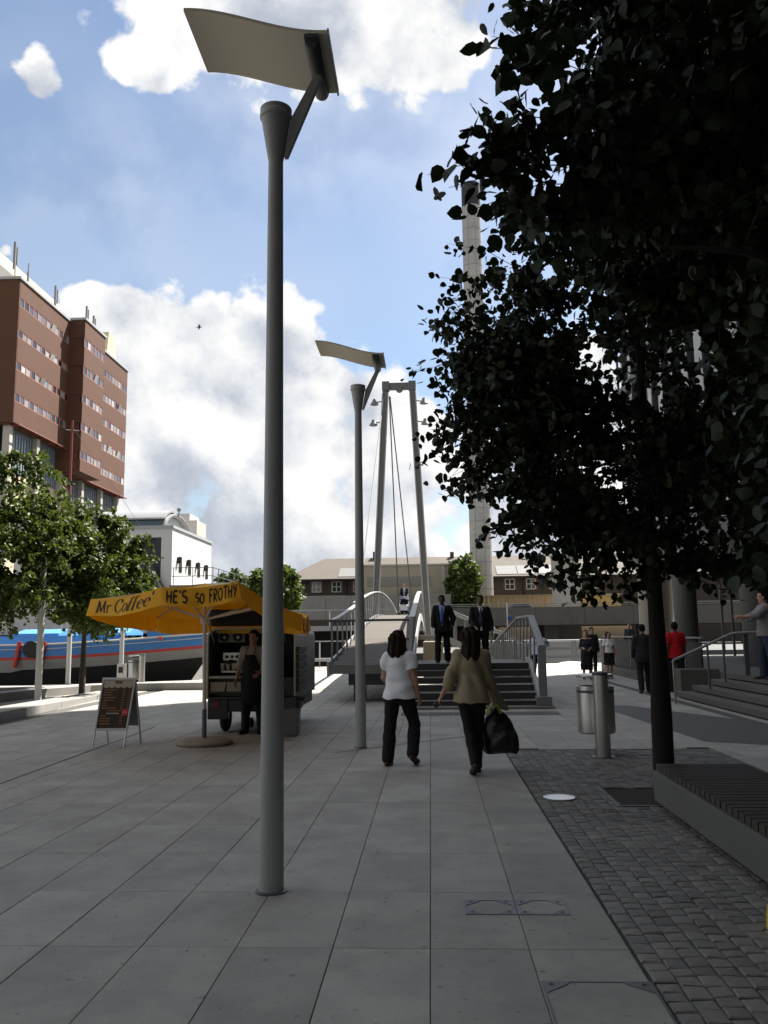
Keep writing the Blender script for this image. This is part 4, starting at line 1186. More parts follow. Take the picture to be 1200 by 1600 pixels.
for (x0, x1) in ((-21.2, -18.6), (-16.9, -15.0), (-13.9, -12.2)):
    cv = MB().prism([(34.0, 1.7), (36.0, 1.7), (36.0, 1.82), (35, 2.0), (34.0, 1.82)], x0, x1, 'x')
    obj('hatch_cover', cv, LBLUE, bt, bevel=.02)
rl = MB()
for x in np.arange(-16.0, -9.5, .9): rl.tube([(x, 36.4, 1.5), (x + .08, 36.4, 2.35)], .025, 6)
rl.tube([(-16, 36.4, 2.35), (-12, 36.4, 2.35), (-9.4, 36.2, 2.1)], .03, 6).tube([(-16, 36.4, 1.95), (-9.4, 36.2, 1.85)], .02, 6)
obj('guard_rail', rl, LSTEEL, bt)
for x in (-16.2, -15.2): obj('fender', MB().tube([(x, 33.2, 1.5), (x - .15, 33.15, .5)], .09, 8), BRED, bt, smooth=40)
obj('wheel_fender', MB().lathe([(.22, -.06), (.33, -.06), (.33, .06), (.22, .06), (.22, -.06)], (-15.7, 33.15, 1.2), 18, ax='y'), DARK, bt, smooth=40)
obj('bow_lettering', MB().box(-10.9, -10.75, 34.0, 34.05, 1.5, 1.62), BRED, bt)
# masts
for (x, y, z0, z1, lab) in ((-26.3, 60.5, 0, 17.7, 'thin red brown mast with a crosstree before the brick tower'), (-26.9, 60.9, 0, 13.4, 'shorter red brown mast left of the thin mast')):
    t = thing('mast', lab, 'mast', (x, y, 0), 'red brown masts by the brick tower')
    obj('spar', MB().tube([(x, y, 1.0), (x, y, z1)], [.13, .07] if z1 > 15 else [.2, .17], 10), mat('red_oxide', (0.16, 0.03, 0.02)), t, smooth=40)
    if z1 > 15:
        obj('crosstree', MB().tube([(x - .5, y, 17.0), (x + .5, y, 16.9)], .03, 6).box(x - .25, x + .25, y - .05, y + .05, 10.8, 11.0), LSTEEL, t)
        obj('stay', MB().tube([(x, y, 17.2), (x + 4.3, y, 11.2), (x + 7.5, y, 6.4)], .012, 4).tube([(x, y, 17.2), (x - 3.0, y, 12)], .012, 4), DARK, t)
# car on the elevated road
cr = thing('parked_car', 'dark blue car on the elevated road with only its roof showing', 'car', (9, 91.5, 2.9))
prof = [(7.2, 3.2), (7.2, 3.85), (8.0, 4.0), (8.8, 4.62), (10.3, 4.65), (11.1, 4.1), (11.5, 4.0), (11.5, 3.2)]
cb = obj('body', MB().prism(prof, 90.7, 92.4, 'y'), mat('car_blue', (0.03, 0.035, 0.08), 0.25, spec=0.8), cr, bevel=.06)
for (x0, x1) in ((8.65, 9.45), (9.55, 10.5)): obj('window', MB().box(x0, x1, 90.68, 90.695, 4.12, 4.5), GLASSD, cr)
for x in (8.0, 10.7):
    for y in (90.75, 92.3): obj('wheel', MB().lathe([(.0, -.1), (.3, -.1), (.32, 0), (.3, .1), (0, .1)], (x, y, 3.22), 16, ax='y'), DARK, cr)
rs = thing('road_sign', 'small blue road sign on a pale post by the elevated road', 'sign', (8.2, 88.5, .25))
obj('post', MB().tube([(7.9, 88.5, .25), (7.9, 88.5, 4.7)], .06, 6), LSTEEL, rs)
obj('panel', MB().box(7.95, 8.45, 88.45, 88.52, 2.9, 3.35), mat('sign_blue', (0.015, 0.03, 0.14), 0.4), rs, bevel=.03)
# bird in the sky
bi = thing('bird', 'tiny dark bird gliding in front of the clouds', 'bird', (-16.75, 60, 24.45))
bm_ = MB().ball((-16.75, 60, 24.45), (.16, .06, .05), 10)
bm_.tube([(-16.6, 60, 24.46), (-16.52, 60, 24.47)], [.04, .01], 6)
obj('body', bm_, DARK, bi, smooth=60)
for s in (-1, 1):
    obj('wing', MB().sheet([[(-16.68, 60 + .03 * s, 24.47), (-16.66, 60 + .02, 24.47 + s * .10 + .02), (-16.78, 60, 24.47 + s * .2)], [(-16.80, 60 + .03 * s, 24.46), (-16.80, 60 + .02, 24.46 + s * .09 + .02), (-16.83, 60, 24.46 + s * .19)]], .012), DARK, bi)
obj('tail', MB().add([(-16.88, 60, 24.45), (-17.0, 59.96, 24.47), (-17.0, 60.04, 24.43)], [(0, 1, 2)]), DARK, bi)

# ================================================================== coffee umbrella
UX, UY = -3.43, 13.0
um = thing('market_umbrella', 'big yellow coffee umbrella with printed valances on a white pole', 'umbrella', (UX, UY, 0))
YEL = mat('yellow_canvas', (0.92, 0.56, 0.04), 0.75, var=0.1, scale=2.5, bump=0.003, bscale=9, dirt=0.12, dirtcol=(0.55, 0.28, 0.03), trans=0.42)
UWHITE = mat('umbrella_frame', (0.62, 0.60, 0.55), 0.45, var=0.06)
bs = MB().lathe([(0, .0), (.40, .0), (.425, .03), (.42, .055), (.36, .085), (.06, .095)], (UX, UY, 0), 36)
obj('base', bs, mat('base_concrete', (0.30, 0.265, 0.215), 0.85, var=0.2, scale=9, bump=0.004, bscale=40, dirt=0.4), um, smooth=30)
obj('pole', MB().tube([(UX, UY, .09), (UX - .03, UY, 2.40)], .030, 14), UWHITE, um, smooth=40)
obj('pole_sleeve', MB().tube([(UX, UY, .10), (UX - .004, UY, .52)], .036, 14), mat('sleeve_blue', (0.10, 0.11, 0.16), 0.4), um, smooth=40)
obj('runner', MB().lathe([(.03, 1.80), (.06, 1.80), (.07, 1.84), (.06, 1.90), (.03, 1.92)], (UX - .022, UY, 0), 16), UWHITE, um, smooth=40)
nseg = 8   # the canopy hangs askew: up in front, down at the back and at the right
corn = [(q_[0] * .94, q_[1] * .95, q_[2]) for q_ in [(-.24, -1.50, 2.29), (.90, -1.55, 2.35), (1.66, -.35, 1.91), (1.60, .75, 1.93), (.80, 1.62, 1.95), (-.30, 1.75, 1.95), (-1.25, 1.45, 1.96), (-1.80, -.25, 2.19)]]
apex = (0, 0, 2.42)
for k in range(nseg):
    a, b = corn[k], corn[(k + 1) % nseg]
    rows = []
    for i in range(7):
        t = i / 6
        row = []
        for j in range(7):
            s = j / 6
            e = [a[q] * (1 - s) + b[q] * s for q in range(3)]
            sag = -.07 * t * (1 - t) * 4 * .5 - .05 * t * s * (1 - s) * 4
            row.append((UX - .03 + e[0] * t + apex[0] * (1 - t), UY + e[1] * t, apex[2] * (1 - t) + e[2] * t + sag))
        rows.append(row)
    obj('canopy_panel', MB().sheet(rows, .004), YEL, um, smooth=60)
VAL = {}
for k in range(nseg):
    a, b = corn[k], corn[(k + 1) % nseg]
    out = Vector((a[0] + b[0], a[1] + b[1], 0)).normalized()
    def vp(s, t, lift=0.0, a=a, b=b, out=out, k=k):
        p = Vector(a) * (1 - s) + Vector(b) * s
        p.z += -.05 * s * (1 - s) * 4
        wob = .030 * math.sin(s * 9 + k * 2.1) * t + .016 * math.sin(s * 23 + k) * t
        return Vector((UX - .03, UY, 0)) + p + out * (.03 * t + wob + lift) + Vector((0, 0, -.26 * t + .012 * math.sin(s * 7 + k) * t))
    VAL[k] = (vp, obj('valance', MB().sheet([[vp(s, t) for s in np.linspace(0, 1, 15)] for t in np.linspace(0, 1, 5)], .003), YEL, um, smooth=60))
for k in range(nseg):
    a = corn[k]
    p0 = Vector((UX - .03, UY, 2.40)); p1 = Vector((UX - .03 + a[0], UY + a[1], a[2] - .03))
    rb_ = obj('rib', MB().bar(p0, p1, .022, .03), UWHITE, um)
    obj('strut', MB().bar(Vector((UX - .022, UY, 1.86)), p0.lerp(p1, .58) + Vector((0, 0, -.05)), .02, .026), UWHITE, rb_)

# ---- lettering: strokes of a pen, laid on a surface
def arc(cx, cy, rx, ry, a0, a1, n=12): return [(cx + rx * math.cos(R(a0 + (a1 - a0) * i / n)), cy + ry * math.sin(R(a0 + (a1 - a0) * i / n))) for i in range(n + 1)]
BRUSH = {  # hand lettered capitals, unit height
 'H': ([[(.05, 1.02), (.08, 0)], [(.52, 1.0), (.50, -.04)], [(.0, .50), (.6, .56)]], .62),
 'E': ([[(.08, 1), (.06, .02)], [(.04, .98), (.48, 1.0)], [(.05, .52), (.42, .55)], [(.04, .03), (.5, .0)]], .56),
 "'": ([[(.10, 1.08), (.06, .78)]], .20),
 'S': ([arc(.26, .75, .22, .25, 40, 270) + arc(.26, .26, .24, .25, 90, -150)], .56),
 's': ([arc(.24, .58, .18, .19, 40, 270) + arc(.24, .20, .20, .20, 90, -150)], .50),
 'o': ([arc(.26, .38, .24, .38, 100, 470, 16)], .58),
 'F': ([[(.08, 1), (.10, -.06)], [(.02, .98), (.52, 1.02)], [(.06, .52), (.44, .55)]], .54),
 'R': ([[(.08, .98), (.08, -.02)], [(.04, 1.0)] + arc(.22, .76, .26, .24, 90, -90) + [(.1, .50), (.52, -.04)]], .58),
 'O': ([arc(.30, .48, .28, .48, 100, 470, 18)], .66),
 'T': ([[(.30, 1.0), (.28, -.04)], [(-.02, .96), (.60, 1.04)]], .58),
 'Y': ([[(.0, 1.02), (.26, .50)], [(.54, 1.0), (.18, -.08)]], .56), ' ': ([], .34),
 'M': ([[(.05, 0), (.09, 1), (.34, .25), (.60, 1), (.66, 0)]], .76), 'N': ([[(.06, 0), (.08, 1), (.5, 0), (.52, 1)]], .62), 'U': ([[(.06, 1), (.07, .3)] + arc(.29, .28, .22, .28, 180, 360) + [(.51, 1)]], .62)}
SERIF = {  # upright roman letters; slanted when laid out.  (points, thick?)
 'M': ([[(.02, 0), (.22, 0)], [(.12, 0), (.12, 1)], [(.02, 1), (.22, 1)], [(.16, 1), (.44, .05)], [(.44, .05), (.74, 1)], [(.76, 1), (.76, 0)], [(.66, 1), (.88, 1)], [(.64, 0), (.90, 0)]], .98),
 'r': ([[(.0, 0), (.26, 0)], [(.11, 0), (.11, .62)], [(.0, .60), (.12, .63)], [(.12, .40)] + arc(.30, .46, .18, .17, 150, 50) + [(.42, .52)]], .46),
 'C': ([arc(.44, .5, .38, .51, 42, 318, 20), [(.74, 1.0), (.74, .72)], [(.74, .14), (.78, .3)]], .88),
 'o': ([arc(.30, .31, .26, .32, 90, 450, 20)], .64),
 'f': ([[(.0, 0), (.26, 0)], [(.12, 0), (.12, .78)] + arc(.28, .80, .16, .22, 175, 50), [(.0, .60), (.30, .60)]], .38),
 'e': ([[(.08, .36), (.50, .36)] + arc(.30, .32, .24, .32, 12, 300, 18)], .60),
 "'": ([[(.10, 1.05), (.05, .78)]], .2), ' ': ([], .36)}
def lay(text, font, height, mapf, width=.10, pen=None, slant=0.0, gap=.10, jitter=0.0, weight=None):
    """ribbons along the strokes; mapf(x, y, lift) -> point.  pen = (angle, thin) makes broad nib contrast"""
    mb_ = MB(); x = 0.0
    for ch in text:
        strokes, adv = font[ch]
        dy = random.uniform(-jitter, jitter)
        for st in strokes:
            pts = []
            for a, b in zip(st[:-1], st[1:]):
                n_ = max(1, int(math.hypot(b[0] - a[0], b[1] - a[1]) / .12))
                for i in range(n_): pts.append((a[0] + (b[0] - a[0]) * i / n_, a[1] + (b[1] - a[1]) * i / n_))
            pts.append(st[-1])
            q = [(x + px_ + slant * py_, py_ + dy) for px_, py_ in pts]
            L, Rr = [], []
            for i in range(len(q)):
                a, b = q[max(0, i - 1)], q[min(len(q) - 1, i + 1)]
                d = math.hypot(b[0] - a[0], b[1] - a[1]) + 1e-9
                tx, ty = (b[0] - a[0]) / d, (b[1] - a[1]) / d
                w_ = width
                if pen: w_ = width * (pen[1] + (1 - pen[1]) * abs(ty))
                if weight: w_ *= weight(i / max(1, len(q) - 1))
                L.append((q[i][0] - ty * w_ / 2, q[i][1] + tx * w_ / 2)); Rr.append((q[i][0] + ty * w_ / 2, q[i][1] - tx * w_ / 2))
            vs = [mapf(p[0] * height, p[1] * height) for p in L + Rr]
            n_ = len(q)
            mb_.add(vs, [(i, i + 1, n_ + i + 1, n_ + i) for i in range(n_ - 1)])
        x += adv + gap
    return mb_, x * height
INK = mat('brown_print', (0.035, 0.016, 0.006), 0.8, var=0.1)
def on_valance(k, text, font, height, s0, s1, t_base, **kw):
    vp, panel = VAL[k]
    _, wid = lay(text, font, height, lambda a, b: (a, b, 0), **kw)
    mb_, _ = lay(text, font, height, lambda a, b: vp(s0 + (s1 - s0) * a / wid, t_base - b / .26, .004), **kw)
    obj('lettering', mb_, INK, panel)
on_valance(0, "HE'S", BRUSH, .17, .07, .36, .82, width=.17, jitter=.04, weight=lambda s: .75 + .5 * math.sin(3.1 * s))
on_valance(0, "so", BRUSH, .155, .45, .58, .78, width=.19, jitter=.03)
on_valance(0, "FROTHY", BRUSH, .16, .63, 1.0, .76, width=.17, jitter=.04, weight=lambda s: .75 + .5 * math.sin(3.1 * s))
on_valance(7, "Mr Coffee'", SERIF, .175, .10, .90, .80, width=.15, pen=(0, .28), slant=.18, gap=.02)
on_valance(2, "HE'S so FROTHY", BRUSH, .16, .08, .95, .8, width=.16)

# ================================================================== menu board
ab = thing('menu_board', 'aluminium framed brown menu sandwich board on thin legs', 'sandwich board', (-4.78, 12.95, 0))
ALU = mat('aluminium', (0.50, 0.50, 0.49), 0.35, metal=0.7, var=0.05)
fa, fb_, ta, tb_ = Vector((-5.055, 12.79, 0)), Vector((-4.575, 12.77, 0)), Vector((-5.0, 13.0, .985)), Vector((-4.50, 12.985, .985))
ba, bb_ = Vector((-5.02, 13.32, 0)), Vector((-4.43, 13.10, 0))
fr = MB()
fn = (fb_ - fa).cross(ta - fa).normalized()
if fn.y > 0: fn = -fn
def fpt(s, h_, lift=0.0): return fa.lerp(fb_, s) .lerp(ta.lerp(tb_, s), h_) + fn * lift
fr.bar(fpt(0, .235), fpt(0, 1), .03, .022, up=fn).bar(fpt(1, .235), fpt(1, 1), .03, .022, up=fn).bar(fpt(.03, .25), fpt(.97, .25), .022, .034, up=(0, 0, 1)).bar(fpt(-.03, 1.0), fpt(1.03, 1.0), .028, .034, up=(0, 0, 1))
obj('front_frame', fr, ALU, ab, bevel=.004)
pn = MB().add([fpt(.03, .27, .004), fpt(.97, .27, .004), fpt(.97, .98, .004), fpt(.03, .98, .004), fpt(.03, .27, -.006), fpt(.97, .27, -.006), fpt(.97, .98, -.006), fpt(.03, .98, -.006)], [(0, 1, 2, 3), (7, 6, 5, 4), (0, 4, 5, 1), (1, 5, 6, 2), (2, 6, 7, 3), (3, 7, 4, 0)])
pan = obj('menu_panel', pn, mat('menu_brown', (0.030, 0.016, 0.009), 0.5, var=0.1), ab)
n_ = 50
top = [(.04 + .92 * i / n_, .975) for i in range(n_ + 1)]; bot = [(.04 + .92 * i / n_, .86 + .02 * abs(math.sin(5 * math.pi * i / n_)) * -1 + .018) for i in range(n_ + 1)]
obj('scalloped_header', MB().add([fpt(*p, .006) for p in top] + [fpt(*p, .006) for p in bot], [(i, i + 1, n_ + 2 + i, n_ + 1 + i) for i in range(n_)]), mat('menu_cream', (0.42, 0.37, 0.29), 0.6), pan)
mb_, wdt = lay('MENU', BRUSH, .04, lambda a, b: fpt(.40 + a / .5, .925 + b / 1.0, .008), width=.2, gap=.12)
obj('heading', mb_, INK, pan)
rows = MB(); pr = MB()
for i, (l_, has) in enumerate([(.40, 1), (.26, 1), (.25, 1), (.42, 1), (.34, 1), (.11, 1), (.15, 1), (.46, 1), (.48, 0), (.0, 0), (.16, 1), (.34, 1), (.30, 1), (.36, 1)]):
    h_ = .825 - .0385 * i
    if l_ == 0: continue
    x = .09 if i != 8 else .30
    xe = x + l_
    while x < xe - .01:
        w_ = random.uniform(.02, .05)
        rows.add([fpt(x, h_, .0055), fpt(min(x + w_, xe), h_, .0055), fpt(min(x + w_, xe), h_ + random.uniform(.012, .018), .0055), fpt(x, h_ + random.uniform(.012, .018), .0055)], [(0, 1, 2, 3)])
        x += w_ + .006
    if has:
        for xs_ in ((.68, .86) if i < 9 else (.72,)):
            for q in range(3): pr.add([fpt(xs_ + q * .032, h_, .0055), fpt(xs_ + q * .032 + .024, h_, .0055), fpt(xs_ + q * .032 + .024, h_ + .016, .0055), fpt(xs_ + q * .032, h_ + .016, .0055)], [(0, 1, 2, 3)])
obj('menu_rows', rows, mat('menu_orange', (0.30, 0.13, 0.04), 0.6), pan)
obj('price_columns', pr, mat('menu_orange', (0.30, 0.13, 0.04)), pan)
mb2 = MB(); x = .26
while x < .66:
    mb2.add([fpt(x, .475, .0055), fpt(x + .03, .475, .0055), fpt(x + .03, .493, .0055), fpt(x, .493, .0055)], [(0, 1, 2, 3)]); x += .037
obj('sub_heading', mb2, mat('menu_cream', (0.42, 0.37, 0.29)), pan)
obj('red_label', MB().add([fpt(.75, .455, .006), fpt(.95, .455, .006), fpt(.95, .545, .006), fpt(.75, .545, .006)], [(0, 1, 2, 3)]), mat('menu_red', (0.50, 0.03, 0.04), 0.5), pan)
sq = MB().tube([fpt(.79, .49, .007), fpt(.83, .515, .007), fpt(.85, .485, .007), fpt(.88, .51, .007), (fpt(.91, .49, .007))], .005, 4)
obj('label_mark', sq, WHITEP, pan)
for s in (0, 1):
    obj('front_leg', MB().bar(fpt(s, 0), fpt(s, .24), .016, .02), ALU, ab)
bk = lambda s, h_: ba.lerp(bb_, s).lerp(ta.lerp(tb_, s), h_)
for s in (0, 1): obj('back_leg', MB().bar(bk(s, 0), bk(s, .99), .018, .022), ALU, ab)
bpn = MB().add([bk(.02, .28), bk(.98, .28), bk(.98, .97), bk(.02, .97)], [(0, 1, 2, 3)])
obj('back_panel', bpn, GREYP, ab)

# ================================================================== coffee cart
cc = thing('coffee_cart', 'black coffee cart with an open back, machine and raised hatch under the umbrella', 'coffee cart', (-3.05, 15.2, 0))
CX0, CX1, CY0, CY1 = -3.80, -2.28, 14.5, 16.9
obj('chassis', MB().box(CX0 + .05, CX1 - .05, CY0 + .05, CY1, .34, .56), BLACKP, cc, bevel=.02)
def arch_profile(inset=0.0):
    a, b = CX0 + inset, CX1 - inset
    zt = 1.75 - inset; r = .16
    p = [(a, .56)]
    p += [(a + r - r * math.cos(t), zt - r + r * math.sin(t)) for t in np.linspace(0, math.pi / 2, 6)]
    p += [(b - r + r * math.sin(t), zt - r + r * math.cos(t)) for t in np.linspace(0, math.pi / 2, 6)]
    p += [(b, .56)]
    return p
o_, i_ = arch_profile(), arch_profile(.035)
sh = MB()
vs = [(x, y, z) for y in (CY0, CY1) for (x, z) in o_] + [(x, y, z) for y in (CY0, CY1) for (x, z) in i_]
L_ = len(o_)
fs = []
for k in range(L_ - 1):
    fs += [(k, k + 1, L_ + k + 1, L_ + k), (2 * L_ + k, 3 * L_ + k, 3 * L_ + k + 1, 2 * L_ + k + 1), (k, 2 * L_ + k, 2 * L_ + k + 1, k + 1)]
sh.add(vs, fs)
obj('shell', sh, mat('cart_silver', (0.13, 0.14, 0.137), 0.4, metal=0.3, var=0.1, dirt=0.2), cc, smooth=35)
obj('front_wall', MB().box(CX0 + .04, CX1 - .04, CY1 - .06, CY1 - .02, .56, 1.7), BLACKP, cc)
trm = MB()
trm.tube([(x, CY0 - .01, z) for (x, z) in arch_profile(.015)], .016, 6)
obj('trim', trm, mat('cream_trim', (0.55, 0.52, 0.42), 0.5), cc)
obj('counter', MB().box(CX0 + .04, CX0 + .62, CY0 - .02, CY0 + .75, .90, .94), mat('counter_steel', (0.3, 0.29, 0.26), 0.4, metal=0.6), cc)
obj('lower_cupboard', MB().box(CX0 + .04, CX1 - .04, CY0 + .3, CY0 + .8, .56, .89), BLACKP, cc)
for x in (CX0 + .06, CX0 + .34):
    obj('cup_box', MB().prism([(x, .68), (x + .24, .68), (x + .27, .84), (x - .0, .84)], CY0 + .02, CY0 + .28, 'y'), mat('card_white', (0.34, 0.31, 0.26), 0.8), cc)
obj('lower_shelf', MB().box(CX0 + .04, CX1 - .04, CY0, CY0 + .3, .56, .59).box(CX0 + .04, CX1 - .7, CY0, CY0 + .3, .655, .675), BLACKP, cc)
for x in (CX0 + .25, CX0 + .45): obj('milk_jug', MB().lathe([(0, .676), (.05, .676), (.055, .70), (.035, .76), (.03, .76)], (x, CY0 + .16, 0), 12), mat('jug', (0.22, 0.18, 0.15), 0.5), cc, smooth=40)
mc = MB().box(-3.64, -3.05, 15.0, 15.42, 1.02, 1.34)
cm_ = obj('coffee_machine', mc, BLACKP, cc, bevel=.03)
obj('machine_front', MB().box(-3.65, -3.32, 14.98, 14.999, 1.18, 1.33), mat('chrome', (0.33, 0.33, 0.32), 0.25, metal=0.9), cm_, bevel=.01)
for k in range(3): obj('button', MB().lathe([(0, -.02), (.028, -.02), (.028, 0), (0, 0)], (-3.57 + k * .09, 14.975, 1.25), 12, ax='y'), mat('button_red', (0.25, 0.02, 0.02), 0.4) if k == 1 else DARK, cm_)
obj('drip_tray', MB().box(-3.65, -3.1, 14.9, 15.0, .98, 1.01), mat('chrome', (0.6, 0.6, 0.58)), cm_)
for x in (-3.5, -3.3): obj('portafilter', MB().tube([(x, 14.98, 1.17), (x, 14.80, 1.14)], .02, 8).lathe([(.0, 1.12), (.035, 1.12), (.035, 1.2)], (x, 14.96, 0), 12), DARK, cm_)
for k in range(4): obj('paper_cup', MB().lathe([(0, 1.02), (.03, 1.02), (.042, 1.14), (.038, 1.14)], (-3.62 + .1 * k, 14.86, 0), 12), WHITEP, cm_, smooth=40)
obj('hopper', MB().lathe([(.05, 1.36), (.15, 1.45), (.16, 1.52), (.0, 1.53)], (-3.42, 15.2, 0), 16), DARK, cm_, smooth=40)
bx = obj('speaker_panel', MB().box(-3.71, -3.24, 14.9, 14.94, 1.50, 1.69), mat('panel_cream', (0.32, 0.30, 0.245), 0.6), cc)
for x in (-3.60, -3.36):
    obj('speaker_cone', MB().lathe([(.085, -.035), (.085, -.005), (.06, .01), (.0, .02)], (x, 14.89, 1.60), 20, ax='y'), DARK, bx, smooth=35)
    obj('cone_shine', MB().ball((x + .01, 14.85, 1.585), (.028, .012, .028), 10), WHITEP, bx)
# raised hatch lid
obj('hatch', MB().add([(CX0 + .05, 14.5, 1.77), (CX1 - .1, 14.5, 1.77), (CX1 - .2, 13.75, 2.00), (CX0 + .2, 13.75, 2.00), (CX0 + .05, 14.5, 1.82), (CX1 - .1, 14.5, 1.82), (CX1 - .2, 13.75, 2.04), (CX0 + .2, 13.75, 2.04)], [(0, 1, 2, 3), (7, 6, 5, 4), (0, 4, 5, 1), (1, 5, 6, 2), (2, 6, 7, 3), (3, 7, 4, 0)]), BLACKP, cc, bevel=.01)
for x in (CX0 + .12, CX1 - .18): obj('hatch_stay', MB().tube([(x, 14.52, 1.5), (x + .03, 13.9, 1.9)], .012, 6), GREYP, cc)
for (x, y) in ((-3.52, 14.75), (-2.55, 14.75)):
    wh = MB().lathe([(.11, -.055), (.20, -.06), (.235, -.03), (.24, 0), (.235, .03), (.20, .06), (.11, .055)], (x, y, .24), 24, ax='x')
    w_ = obj('wheel', wh, mat('tyre', (0.015, 0.015, 0.015), 0.9), cc, smooth=40)
    obj('hub', MB().lathe([(0, -.03), (.11, -.04), (.11, .04), (0, .03)], (x, y, .24), 16, ax='x'), GREYP, w_, smooth=40)
obj('front_wheel', MB().lathe([(.0, -.05), (.2, -.06), (.24, 0), (.2, .06), (0, .05)], (-3.05, 16.7, .24), 24, ax='x'), mat('tyre', (0.015, 0.015, 0.015)), cc, smooth=40)
obj('rear_light', MB().box(CX0 + .08, CX0 + .24, 14.49, 14.53, .40, .52), mat('dark_red_lens', (0.10, 0.008, 0.006), 0.3), cc, bevel=.008)
obj('rear_skirt', MB().box(CX0 + .02, CX0 + .36, 14.51, 14.7, .22, .56), BLACKP, cc, bevel=.01)
obj('jockey_stand', MB().tube([(-3.2, 14.6, .0), (-3.2, 14.6, .4)], .025, 8).box(-3.28, -3.12, 14.54, 14.66, 0, .02).ball((-3.05, 14.6, .16), (.05, .05, .09), 10), BLACKP, cc)
sd = MB()
for k in range(6):
    sd.box(CX1 + .001, CX1 + .045, 14.6, 15.5, .66 + .13 * k, .77 + .13 * k)
obj('cup_rack', sd, mat('rack_brown', (0.09, 0.075, 0.06), 0.6, var=0.3), cc, bevel=.012)
lp_ = thing('waste_bin', 'tall grey plastic bin with a black bag folded over its rim by the cart', 'waste bin', (-2.28, 14.1, 0))
wbm = MB().lathe([(.0, .0), (.15, .0), (.16, .02), (.185, .56), (.17, .56), (.15, .05)], (-2.3, 14.08, 0), 4)
wbm = MB().add([(-2.44, 13.94, 0), (-2.17, 13.94, 0), (-2.17, 14.22, 0), (-2.44, 14.22, 0), (-2.47, 13.91, .58), (-2.14, 13.91, .58), (-2.14, 14.25, .58), (-2.47, 14.25, .58)], [(0, 3, 2, 1), (4, 5, 6, 7), (0, 1, 5, 4), (1, 2, 6, 5), (2, 3, 7, 6), (3, 0, 4, 7)])
obj('body', wbm, GREYP, lp_, bevel=.02)
ring = []
for i in range(5):
    h_ = .44 + .045 * i
    ring.append([(-2.305 + (.182 + .012 * math.sin(7 * a + i)) * math.copysign(abs(math.cos(a)) ** .5, math.cos(a)), 14.08 + (.185 + .012 * math.sin(5 * a)) * math.copysign(abs(math.sin(a)) ** .5, math.sin(a)), h_ + .02 * math.sin(4 * a) * (1 if i == 0 else .3)) for a in np.linspace(0, 2 * math.pi, 33)])
obj('bin_bag', MB().sheet(ring, .006), BLACKP, lp_, smooth=60)
obj('bag_knot', MB().ball((-2.10, 14.0, .60), (.05, .03, .03), 8).tube([(-2.1, 14, .6), (-2.04, 13.99, .64)], [.02, .005], 6).tube([(-2.1, 14, .59), (-2.05, 13.99, .54)], [.02, .005], 6), BLACKP, lp_, smooth=60)
